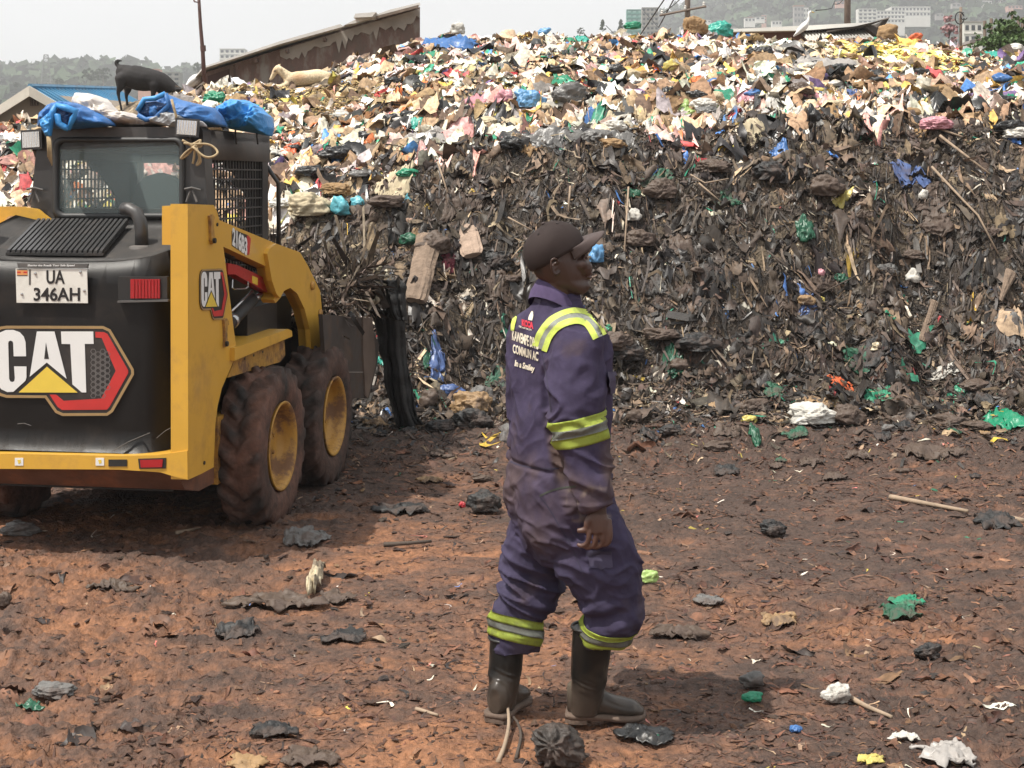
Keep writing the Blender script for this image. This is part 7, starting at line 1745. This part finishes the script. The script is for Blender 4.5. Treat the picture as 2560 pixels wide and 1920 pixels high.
egret(YE2, [zz4(396,185,18), zz4(375,215,30), zz4(345,245,28), zz4(318,272,18), zz4(285,302,7)], [zz4(396,190,17), zz4(408,155,11), zz4(408,125,9), zz4(415,105,10), zz4(424,100,12)], [Z4(434,100), Z4(448,104), Z4(462,108)], [[Z4(350,265), Z4(345,300), Z4(348,325)], [Z4(362,258), Z4(365,295), Z4(366,325)]],
      'tall white egret with its neck stretched up in front of the tin roofed shed')
# ------------------------------------------------------------------ single pieces of refuse one can point to
ITEMS = []
def nrm_at(p):
    n = normals(np.array([p.x]), np.array([p.y]), .15)[0]; return Vector(n)
COL = dict(black=(38,38,38), grey=(120,118,115), white=(228,224,214), cream=(222,206,172), tan=(176,142,100), brown=(150,102,58), green=(30,150,110), dgreen=(35,100,72), lime=(176,206,120), teal=(50,180,160),
           blue=(72,124,190), lblue=(110,170,220), jeans=(88,112,165), cyan=(110,200,215), yellow=(222,204,110), orange=(232,110,60), red=(200,50,60), pink=(228,160,170), purple=(72,50,100), clear=(186,180,174), maroon=(120,45,60), mud=(96,78,64), soot=(62,54,48))
def thing_(kind, name, px, py, w, h, col, label, cat=None, dirty='film', group=None, rot=0.0, **kw):
    seed = int(px*3+py*7) % 997; p = hit(px, min(py+h*.42, py+h*.5)); k = p.y/F; m = plastic(f'{col}_{dirty}', COL[col], kind=dirty, rough=.38)
    W_, H_ = w*k, h*k; n = nrm_at(p)
    if kind == 'lump':
        o = crumple(name, P(px, py, p.y-.02)+Vector((0, -.10*W_*n.z, 0)), W_*1.05, H_*1.1, max(W_*.7, H_*.8), m, seed, sub=5 if w > 55 else 4, rot=rot, **kw)
    else:
        c = P(px, py, p.y); g = Hq(np.array([c.x]), np.array([p.y]))[0]
        vs = (n.z*.25+abs(n.y))                                     # how much of the slope the viewer sees
        grz = (CAMH-p.z)/p.y; foreshort = max(.18, n.z*grz-n.y*1.0 if True else .3)
        o = sheet(name, p+n*.035, W_, H_/min(1.0, max(.42, foreshort)), n, m, seed, rot=rot, **kw)
    return tag(o, label, cat or name.replace('_', ' '), group)
B_ = thing_
T = [
 # upper slope, left to right
 ('sheet','blue_tarp',1115,104,170,48,'blue','big bright blue tarp spread on the crest right of the left shed','tarp'),
 ('lump','white_bag',1145,75,36,34,'white','small white bag standing behind the big crest tarp',None),
 ('lump','white_bag',1010,106,60,30,'clear','pale crumpled bag in front of the right end of the left shed wall',None),
 ('sheet','green_bag',1060,138,100,34,'green','long green bag under the left end of the big crest tarp',None),
 ('lump','green_bag',538,248,56,38,'green','round green bag behind the right bundle on the cab roof',None),
 ('lump','black_bag',604,240,44,24,'black','black bag beside the round green bag behind the cab roof',None),
 ('lump','cardboard_box',618,190,62,40,'tan','folded brown cardboard with a dark opening left of the resting goat','cardboard','cloth'),
 ('sheet','brown_sacking',1030,240,130,50,'brown','large brown sacking lying highest of the two on the left slope','sack','cloth'),
 ('sheet','brown_sacking',940,275,190,46,'brown','long brown sacking lying lower of the two on the left slope','sack','cloth'),
 ('lump','blue_bag',1322,252,64,56,'lblue','round light blue knotted bag on the white patch of the upper slope',None),
 ('lump','black_bag',1430,240,86,62,'grey','shiny dark grey bag right of the round light blue bag',None),
 ('sheet','white_film',1380,235,120,50,'white','white plastic film between the round blue bag and the dark grey bag','plastic film'),
 ('lump','pink_bag',1262,245,44,40,'pink','pink crumpled bag left of the round light blue bag',None),
 ('sheet','pink_rag',1195,245,90,44,'pink','pale pink rags left of the pink bag','rag','cloth'),
 ('sheet','green_bag',1408,192,72,30,'green','bright green bag above the dark grey bag',None),
 ('sheet','lime_bag',1745,248,104,34,'lime','pale lime green bag stretched flat in the middle of the upper slope',None),
 ('lump','yellow_bag',1680,168,46,32,'yellow','yellow and white packet above the pale lime bag','packet'),
 ('lump','green_bag',1800,80,60,42,'teal','teal green bag perched on the crest beside the crossarm pole',None),
 ('lump','cardboard_box',1740,70,60,50,'tan','torn brown cardboard box on the crest at the foot of the crossarm pole','cardboard box','cloth'),
 ('sheet','green_film',1420,100,54,20,'green','green film left on the crest of the pile','plastic film'),
 ('sheet','green_film',1455,95,40,22,'teal','short teal film right beside the green crest film','plastic film'),
 ('sheet','green_film',1505,93,46,16,'green','thin green strip just left of the slim conical trees','plastic film'),
 ('lump','blue_bag',1360,82,34,24,'lblue','pale blue bag on the crest left of the green films',None),
 ('lump','green_film',1580,66,44,22,'green','bright green scrap on the crest below the netted tower','plastic film'),
 ('sheet','red_rag',1275,183,46,14,'red','narrow red rag on the upper slope below the crest','rag','cloth'),
 ('sheet','blue_bag',1478,292,52,36,'blue','blue and white bag under the dark grey bag',None),
 ('sheet','white_strip',1617,310,16,66,'white','upright white strip hanging at the top of the dark face','plastic strip'),
 ('sheet','grey_film',1380,330,150,34,'grey','long grey film stretched along the upper edge of the dark face','plastic film'),
 ('sheet','yellow_rag',1280,308,90,34,'cream','cream paper pile left of the long grey film','paper','cloth'),
 ('lump','black_bag',1280,360,60,34,'black','black bag below the cream paper pile',None),
 ('lump','black_bag',1900,135,66,30,'black','glossy black bag on the upper right slope left of the clear film',None),
 ('sheet','clear_film',2050,150,180,52,'clear','large crumpled clear film in front of the tin roofed shed','plastic film'),
 ('sheet','clear_film',1960,170,100,30,'clear','smaller clear film trailing left of the large one','plastic film'),
 ('lump','paper_sack',2220,85,52,46,'tan','crumpled tan paper sack standing on the crest by the curled sheet','paper sack','cloth'),
 ('lump','orange_bag',2290,96,34,26,'orange','orange bag on the crest right of the tan paper sack',None),
 ('sheet','green_net',2350,98,46,16,'teal','teal net scrap on the crest left of the aerial post','net'),
 ('lump','green_bag',2202,110,24,14,'green','small green bag below the tan paper sack',None),
 ('sheet','green_net',2490,135,70,34,'teal','teal green net hanging near the right end of the crest','net'),
 ('sheet','green_net',2540,240,110,36,'green','long green net at the right edge under the upper slope','net'),
 ('sheet','green_net',2550,200,60,30,'green','green net above the long one at the right edge','net'),
 ('lump','white_sack',2535,122,50,20,'white','white bag with blue print at the right end of the crest',None),
 ('sheet','blue_rag',2375,162,40,16,'jeans','faded blue rag right of the yellow fibre heap','rag','cloth'),
 ('sheet','green_rag',2415,166,44,18,'green','green rag beside the faded blue one','rag','cloth'),
 ('sheet','pink_rag',2310,152,60,22,'pink','pink rags above the right end of the yellow fibre heap','rag','cloth'),
 ('lump','purple_bag',2060,200,36,26,'purple','dark purple bag in the middle of the right upper slope',None),
 ('lump','black_bag',2100,178,70,34,'black','black bag directly above the dark purple one',None),
 ('lump','blue_bag',1885,234,38,20,'blue','small blue bag lying above a red packet',None),
 ('sheet','red_packet',1902,258,28,22,'red','flat red packet below the small blue bag','packet'),
 ('sheet','blue_cloth',2130,235,60,26,'jeans','denim blue cloth lying below a cardboard piece','cloth','cloth'),
 ('lump','cardboard_box',2155,215,36,20,'tan','small cardboard box on the right upper slope','cardboard box','cloth'),
 ('sheet','cardboard_sheet',2080,280,40,50,'tan','tan cardboard sheet leaning above the dark face on the right','cardboard','cloth'),
 ('sheet','white_sacking',1970,285,96,26,'white','white sacking folded in the middle of the right slope','sack','cloth'),
 ('lump','black_bag',2030,290,34,44,'black','black bag right of the folded white sacking',None),
 ('lump','black_bag',2005,225,60,34,'mud','dusty dark bag left of the denim blue cloth',None),
 ('sheet','lime_bag',2315,255,38,24,'yellow','yellow green bag on the right upper slope',None),
 ('sheet','grey_film',2420,280,80,30,'grey','dark grey film on the right slope above the fibrous stalks','plastic film'),
 ('sheet','yellow_rag',2360,222,56,20,'orange','orange tinged rag above the yellow green bag','rag','cloth'),
 # left middle of the slope
 ('sheet','green_bag',830,358,50,22,'green','green bag with a black one below it, right of the cab',None),
 ('lump','black_bag',845,385,88,40,'black','large black bag under the green one right of the cab',None),
 ('lump','black_bag',770,430,66,34,'black','second black bag, lower and nearer the cab mesh',None),
 ('sheet','orange_bag',725,368,44,36,'orange','orange bag just right of the cab roof',None),
 ('sheet','green_bag',740,470,66,34,'green','green bag with loose tail above the white woven sack',None),
 ('lump','white_sack',768,518,108,70,'cream','plump off-white woven sack on the slope right of the cab','sack','cloth'),
 ('lump','cyan_bag',855,520,44,54,'cyan','cyan and white bag right of the plump woven sack',None),
 ('lump','cyan_bag',895,510,34,36,'cyan','smaller cyan bag touching the larger cyan one',None),
 ('sheet','cream_cloth',1000,440,100,46,'cream','cream cloth draped over the slope left of the bark strip','cloth','cloth'),
 ('sheet','black_film',930,440,90,40,'black','black film between the cyan bags and the cream cloth','plastic film'),
 ('lump','black_bag',920,340,44,26,'black','black bag above the cream cloth',None),
 ('sheet','white_film',1090,335,170,24,'clear','long pale film across the slope above the cream cloth','plastic film'),
 ('sheet','teal_film',1018,487,24,24,'cyan','small cyan scrap under the cream cloth','plastic film'),
 ('sheet','green_bag',770,300,46,26,'dgreen','dark green bag right above the cab rail',None),
 ('lump','green_bag',835,362,34,18,'teal','teal bag end poking out beside the large black bag',None),
 ('sheet','green_bag',1040,298,38,22,'teal','teal bag below the brown sackings',None),
 ('lump','black_bag',980,300,50,28,'black','black bag left of the teal one below the brown sackings',None),
 ('sheet','purple_rag',700,400,26,50,'purple','dark purple rag hanging just right of the cab','rag','cloth'),
 ('lump','yellow_bag',843,628,22,16,'yellow','tiny yellow bag above the loaded bucket',None),
 ('lump','green_net',1020,600,50,34,'dgreen','dark green net bundle left of the log top','net'),
 ('sheet','maroon_cloth',1120,630,40,50,'maroon','maroon cloth between the log and the long bark strip','cloth','cloth'),
 # face
 ('lump','blue_bag',1490,640,38,50,'lblue','crumpled blue bag in front of the man\'s face',None),
 ('sheet','blue_bag',2010,715,58,66,'jeans','faded blue bag stuck in the middle of the right face',None),
 ('lump','red_scrap',2052,682,18,22,'pink','pink scrap right of the faded blue bag','scrap'),
 ('sheet','green_rag',2100,690,36,26,'dgreen','dark green rag right of the faded blue bag','rag'),
 ('sheet','green_bag',2226,775,42,42,'green','bright green torn bag in the right part of the face',None),
 ('sheet','blue_strip',2280,385,60,80,'jeans','long faded blue cloth strip high on the right side of the face','cloth','cloth'),
 ('sheet','blue_film',1955,362,50,24,'blue','blue film at the top of the right face','plastic film'),
 ('sheet','green_film',2010,555,44,60,'dgreen','dull green film hanging high on the right face','plastic film'),
 ('sheet','green_net',1690,875,60,80,'dgreen','big dull green net hanging low on the face right of the man','net'),
 ('sheet','green_rag',1580,478,40,24,'dgreen','green rag above the brim of the cap','rag'),
 ('sheet','blue_bag',1085,870,44,100,'jeans','faded blue bag hanging in front of the heap left of the man',None),
 ('lump','blue_bag',1135,985,66,46,'jeans','crumpled faded blue bag at the foot of the heap left of the man',None),
 ('sheet','green_film',1062,880,20,70,'dgreen','green film along the left edge of the hanging blue bag','plastic film'),
 ('lump','green_bag',1075,1000,44,50,'mud','muddy greenish bag at the foot of the heap by the black cloth',None,'dirty'),
 ('sheet','green_film',953,900,18,40,'teal','teal scrap between the bucket and the black cloth','plastic film'),
 ('lump','black_bag',1180,1050,90,50,'black','dull black bag at the foot of the heap left of the man',None,'dirty'),
 ('lump','white_sack',2028,1036,118,58,'white','speckled white woven sack at the foot of the heap','sack','cloth'),
 ('lump','grey_bag',2120,1040,70,56,'mud','muddy brown bag right of the speckled white sack',None,'dirty'),
 ('sheet','green_cloth',2200,990,86,44,'green','green cloth lying above the foot of the heap on the right','cloth','dirty'),
 ('sheet','green_cloth',2520,1030,100,60,'green','tangled green cloth at the right edge near the foot of the heap','cloth','film'),
 ('sheet','green_rag',2406,974,42,34,'green','small green rag between the two green cloths','rag'),
 ('sheet','green_rag',1786,1016,44,34,'dgreen','dark green rag left of the speckled sack','rag','dirty'),
 ('sheet','green_rag',1885,1080,30,44,'dgreen','ribbed green rag below the yellow scrap','rag'),
 ('lump','yellow_scrap',1872,1050,36,24,'yellow','yellow scrap above the ribbed green rag','scrap'),
 ('sheet','orange_rag',2100,945,80,50,'orange','orange brown rags above the speckled sack','rag','cloth'),
 ('lump','yellow_scrap',2190,868,26,22,'cream','bright cream scrap above the orange rags','scrap'),
 ('sheet','white_rag',2360,915,80,30,'white','white twisted rag low on the right face','rag','cloth'),
 ('lump','white_scrap',2285,695,34,38,'white','white crumpled paper in the right face','paper','cloth'),
 ('lump','white_scrap',2310,490,22,28,'white','white scrap high on the right face','scrap','cloth'),
 ('lump','white_scrap',1585,540,34,36,'white','white crumpled packet above the end of the brim','packet','cloth'),
 ('lump','green_scrap',1520,825,22,24,'green','green scrap beside the yellow splinter in front of the chest','scrap'),
 ('sheet','yellow_splinter',1505,800,18,44,'yellow','bright yellow splayed fibre in front of the chest','scrap'),
 ('lump','yellow_scrap',2052,750,20,16,'yellow','small yellow scrap below the faded blue bag','scrap'),
 ('sheet','yellow_scrap',2105,485,44,30,'yellow','yellow peel high on the right face','scrap'),
 ('sheet','sacking_slab',2305,1115,110,50,'mud','stiff muddy sacking slab lying at the edge of the yard','sack','dirty'),
 # yard
 ('sheet','green_cloth',2250,1525,100,52,'dgreen','tangled muddy green cloth, left half of the pair on the yard','cloth','dirty'),
 ('sheet','green_cloth',2270,1505,80,40,'green','tangled green cloth, right half of the pair on the yard','cloth','dirty'),
 ('sheet','pale_rag',1950,1545,106,36,'tan','pale tan torn rag flat on the yard','rag','dirty'),
 ('sheet','brown_rag',1690,1575,150,42,'mud','brown folded rag lying right of the front boot','rag','dirty'),
 ('lump','lime_scrap',1622,1442,44,34,'lime','lime green scrap beside the front knee','scrap'),
 ('lump','black_bag',1932,1322,62,40,'black','black crumpled bag in the middle of the yard',None,'dirty'),
 ('lump','black_bag',2318,1628,60,40,'black','dark round bundle on the right side of the yard','bundle','dirty'),
 ('sheet','black_film',2490,1292,120,50,'black','black film hump at the right edge of the yard','plastic film','dirty'),
 ('sheet','black_film',1770,1500,70,32,'grey','flat grey film right of the front knee','plastic film','dirty'),
 ('lump','cloth_bundle',1393,1862,124,100,'soot','round muddy cloth bundle in front of the man\'s boots','bundle','dirty'),
 ('sheet','snack_packet',1622,1838,150,44,'black','crushed packet with green and silver sides near the bundle','packet','film'),
 ('lump','green_scrap',1640,1846,26,20,'green','green corner of the crushed packet','scrap'),
 ('lump','green_scrap',1882,1742,44,26,'green','bright green scrap in the man\'s shadow','scrap'),
 ('lump','grey_scrap',1878,1700,54,40,'grey','grey crumpled paper at the edge of the man\'s shadow','paper','dirty'),
 ('lump','white_rag',2090,1735,60,50,'white','white and black rag knot on the lower right','rag','dirty'),
 ('sheet','clear_film',2370,1880,150,70,'clear','clear plastic bag at the bottom right corner','plastic film'),
 ('sheet','white_film',2260,1838,70,40,'white','white patterned film left of the clear corner bag','plastic film','cloth'),
 ('lump','bottle_scrap',1988,1822,30,18,'blue','small blue bottle top on the lower right','bottle top'),
 ('sheet','yellow_packet',2180,1905,70,30,'yellow','yellow torn packet at the bottom edge','packet'),
 ('sheet','grey_rag',278,1468,124,34,'mud','grey ribbed rag on the orange clay at left','rag','dirty'),
 ('lump','dark_rag',135,1726,96,40,'grey','grey crumpled rag at the lower left','rag','dirty'),
 ('lump','dark_rag',8,1500,38,36,'mud','muddy rag cut by the left edge','rag','dirty'),
 ('sheet','dark_rag',590,1575,110,44,'black','black crumpled film, left of the tangle on the yard','plastic film','dirty'),
 ('sheet','dark_rag',860,1585,110,40,'black','black crumpled film, right of the tangle on the yard','plastic film','dirty'),
 ('sheet','dark_rag',690,1510,200,44,'mud','muddy sacking between the two black films','sack','dirty'),
 ('sheet','dark_rag',840,1490,100,36,'mud','brown sheet folded above the right black film','rag','dirty'),
 ('sheet','pale_peel',790,1425,34,110,'cream','pale dried banana stem standing up on the yard','peel','dirty'),
 ('sheet','dark_rag',760,1330,110,60,'grey','dark grey rags behind the rear wheel','rag','dirty'),
 ('sheet','dark_rag',1010,1265,130,44,'black','dark rag heap right of the front wheel','rag','dirty'),
 ('lump','dark_rag',1215,1255,80,60,'black','black tangle close behind the man\'s hip','rag','dirty'),
 ('sheet','dark_rag',680,1825,130,44,'black','large dark shoe-like film near the bottom','plastic film','dirty'),
 ('sheet','dark_rag',770,1895,150,44,'mud','muddy bag at the bottom edge left of the middle',None,'dirty'),
 ('sheet','cardboard_sheet',615,1905,110,40,'tan','pale board lying at the bottom edge','board','cloth'),
 ('sheet','green_scrap',75,1785,70,14,'dgreen','thin green leaf strip at lower left','leaf'),
 ('lump','dark_rag',50,1322,90,34,'grey','grey litter by the left wheel shadow','rag','dirty'),
 ('lump','pink_ball',1158,1262,18,18,'red','small red ball left of the man\'s hip','ball'),
]
for row in T:
    kind, name, px, py, w, h, col, label, cat = row[:9]; dirty = row[9] if len(row) > 9 else 'film'
    kw = {}
    if kind == 'sheet': kw = dict(fold=.075 if w > 60 else .11)
    if name == 'cloth_bundle': kw.update(lobes=.10, fold=.16, gather=.16, flat=.4)
    if label.startswith('long faded blue cloth strip'): kw['rot'] = .8
    thing_(kind, name if name.split('_')[0] not in ('dark',) else name, px, py, w, h, col, label, cat, dirty, **kw)
# yellow fibre heap on the right upper slope: one tangle of peelings
rs = np.random.RandomState(70); n = 900; M_YF = mat_attr('yellow_peelings', rough=.8, var=.3, vscale=30, bump=.3)
cx, cy = [], []
for i in range(n):
    px = rs.normal(2240, 55); py = 152+(px-2240)*.12+rs.normal(0, 11); p = hit(px, py); cx.append(p.x); cy.append(p.y)
cx, cy = np.array(cx), np.array(cy); ln = rs.uniform(.15, .5, n); V, Q, cc, per = block(cx, cy, ln, ln*rs.uniform(.08, .2, n), [(5, L_((214,196,110)), .7), (3, L_((232,222,160)), .7), (2, L_((170,140,70)), .8)], rs, 8, 2, z_off=.04, bend=.7, tilt=.25, drape=.9, flatn=True)
o = mesh_np('banana_peelings', V, Q, True, np.repeat(cc, per, 0), M_YF); tag(o, 'spill of yellow peelings and fibres across the right upper slope', 'peelings', kind='stuff')
# brown straw patch by the resting goat
n = 2600; cx, cy = [], []
for i in range(n):
    px = rs.normal(780, 80); py = 242+rs.normal(0, 17); p = hit(px, py); cx.append(p.x); cy.append(p.y)
cx, cy = np.array(cx), np.array(cy); ln = rs.uniform(.08, .28, n); V, Q, cc, per = block(cx, cy, ln, ln*rs.uniform(.05, .14, n), [(5, L_((150,128,84)), .8), (4, L_((112,92,62)), .8), (2, L_((80,66,48)), .8), (2, L_((182,160,110)), .8)], rs, 6, 2, z_off=.03, bend=.8, tilt=.3, drape=.9, flatn=True)
o = mesh_np('dry_straw', V, Q, True, np.repeat(cc, per, 0), M_YF); tag(o, 'patch of dry brown stalks below the resting goat', 'straw', kind='stuff')
# twig beside the left boot, stick on the lower right, pipe pieces
def gstick(pts, r, label, m=M_BARKP, lift=.01, group=None, cat='stick'):
    q_ = [Vector(hit(a, b))+Vector((0, 0, lift+dz)) for a, b, dz in pts]; o0 = q_[0]; K_ = resample([(i, p.x, p.y, p.z) for i, p in enumerate(q_)], len(q_)*4)
    bm = bmesh.new(); tube(bm, [Vector(k_[1:4])-o0 for k_ in K_], 1, 7, radii=[r*(1-.4*i/len(K_)) for i in range(len(K_))]); o = obj('stick', bm, m, None, True); o.location = o0; tag(o, label, cat, group)
gstick([(1245, 1915, 0), (1262, 1880, .01), (1272, 1840, .03), (1268, 1800, .05)], .008, 'pale bent straw standing by the rear boot')
gstick([(1290, 1905, 0), (1302, 1860, .01), (1296, 1835, .02), (1284, 1815, .02)], .006, 'dark bent twig beside the pale straw', M_DSTK)
gstick([(2130, 1762, .01), (2170, 1782, .01), (2230, 1808, .01)], .010, 'thin pale stick pointing out of the white rag knot')
gstick([(2225, 1252, .01), (2300, 1268, .015), (2420, 1288, .01)], .016, 'brown stick lying towards the black hump at the right edge')
gstick([(2500, 1303, .01), (2560, 1312, .01)], .022, 'reddish stick end at the right edge of the yard')
gstick([(440, 1342, .01), (500, 1330, .01)], .010, 'short pale stick in the loader shadow')
gstick([(1040, 1785, .005), (1095, 1800, .005)], .007, 'thin straw left of the rear boot')
gstick([(960, 1372, .01), (1020, 1374, .02), (1078, 1366, .015)], .012, 'curved brown stalk on the yard below the bucket', M_DSTK)
STOP = {'lying','on','in','at','left','right','above','below','with','under','beside','behind','high','hanging','spread','standing','between','across','draped','touching','stretched','perched','flat','close','low','leaning','along','near','touch','trailing','poking','stuck','directly','just','and','folded','from','for','of','lodged','highest','lower','second','cut','pointing'}
used = {}
def near_label(word, px, py):
    best = min(T, key=lambda r: (r[2]-px)**2+((r[3]-py)*1.6)**2); ws = []
    for w_ in best[7].split():
        if w_.strip(",") in STOP and len(ws) >= 2: break
        ws.append(w_)
    ws = ws[:6]; dx, dy = px-best[2], (py-best[3])*1.6
    d = 'right of' if dx > abs(dy) else ('left of' if -dx > abs(dy) else ('below' if dy > 0 else 'above')); far = math.hypot(dx, dy)
    q_ = 'close ' if far < 45 else ('' if far < 110 else 'well ')
    base = f'{word} {q_}{d} the {" ".join(ws).strip(",")}'
    if base in used:
        used[base] += 1; base = ['smaller ', 'duller ', 'creased ', 'torn '][min(used[base]-1, 3)]+base
    used.setdefault(base, 0); return base
# further bags of the upper slope, each its own object
rs = np.random.RandomState(90); AC = [('black_bag', 'black', 'film'), ('white_bag', 'white', 'film'), ('cream_bag', 'cream', 'cloth'), ('grey_bag', 'grey', 'film'), ('green_bag', 'green', 'film'), ('blue_bag', 'blue', 'film'), ('brown_bag', 'tan', 'cloth'), ('pink_bag', 'pink', 'film'), ('yellow_bag', 'yellow', 'film')]
pr_ = np.array([9, 5, 4, 2.5, 1.6, .8, 3, .8, .7]); pr_ /= pr_.sum()
for i in range(210):
    px = rs.uniform(0, 2560); lo = np.interp(px, *zip(*CR_P))+6; hi = np.interp(px, *zip(*BRK_P))-10; py = lo+(hi-lo)*rs.rand()**1.15
    if (px < 700 and py > 255) or 240 < px < 545 or (650 < px < 860 and py < 250): continue
    nm, col, dk = AC[rs.choice(len(AC), p=pr_)]; sc = .55+1.0*(py-lo)/(hi-lo+1); w = rs.uniform(22, 56)*sc*.9+8
    side = 'left' if px < 900 else ('middle' if px < 1700 else 'right'); lev = 'near the crest' if (py-lo)/(hi-lo) < .33 else ('halfway down' if (py-lo)/(hi-lo) < .66 else 'just above the dark face')
    kind = 'lump' if rs.rand() < .45 else 'sheet'
    thing_(kind, nm, px, py, w, w*rs.uniform(.35, .6), col, near_label(f'{"lumpy" if kind == "lump" else "flattened"} {nm.replace("_", " ")}', px, py), 'bag', dk, group=f'{nm.replace("_", " ")}s scattered over the upper slope', **({'fold': .09} if kind == 'sheet' else {}))
# and dull ones lodged in the dark face and along its foot
AD = [('dark_bag', 'black', 'dirty'), ('muddy_bag', 'mud', 'dirty'), ('grey_rag', 'grey', 'dirty'), ('green_rag', 'dgreen', 'dirty'), ('pale_rag', 'tan', 'dirty')]
for i in range(120):
    px = rs.uniform(640, 2560); hi = 1090; lo = np.interp(px, *zip(*BRK_P))+10; py = lo+(hi-lo)*rs.rand()**.8
    if px < 1150 and py > 620: continue
    nm, col, dk = AD[rs.choice(5, p=[.3, .36, .14, .08, .12])]; w = rs.uniform(30, 95); kind = 'lump' if rs.rand() < .3 else 'sheet'
    side = 'left' if px < 1200 else ('middle' if px < 1800 else 'right'); lev = 'high' if (py-lo)/(hi-lo) < .33 else ('halfway up' if (py-lo)/(hi-lo) < .7 else 'low')
    thing_(kind, nm, px, py, w, w*rs.uniform(.35, .8), col, near_label(f'{"lumpy" if kind == "lump" else "limp"} {nm.replace("_", " ")}', px, py), nm.split('_')[1], dk, group=f'{nm.replace("_", " ")}s lodged in the dark face', **({'fold': .09} if kind == 'sheet' else {}))

for i in range(48):
    px = rs.uniform(900, 2560); py = 1055+150*rs.rand()**1.7
    nm, col, dk = [('dark_scrap', 'black', 'dirty'), ('muddy_scrap', 'mud', 'dirty'), ('pale_scrap', 'tan', 'dirty'), ('green_scrap', 'dgreen', 'dirty')][rs.choice(4, p=[.3, .48, .12, .10])]; w = rs.uniform(22, 80)
    if 1230 < px < 1620: continue
    thing_('sheet' if rs.rand() < .8 else 'lump', nm, px, py, w, w*rs.uniform(.25, .45), col, near_label(f'trodden {nm.replace("_", " ")}', px, py), 'scrap', dk, group=f'{nm.replace("_", " ")}s at the foot of the heap')
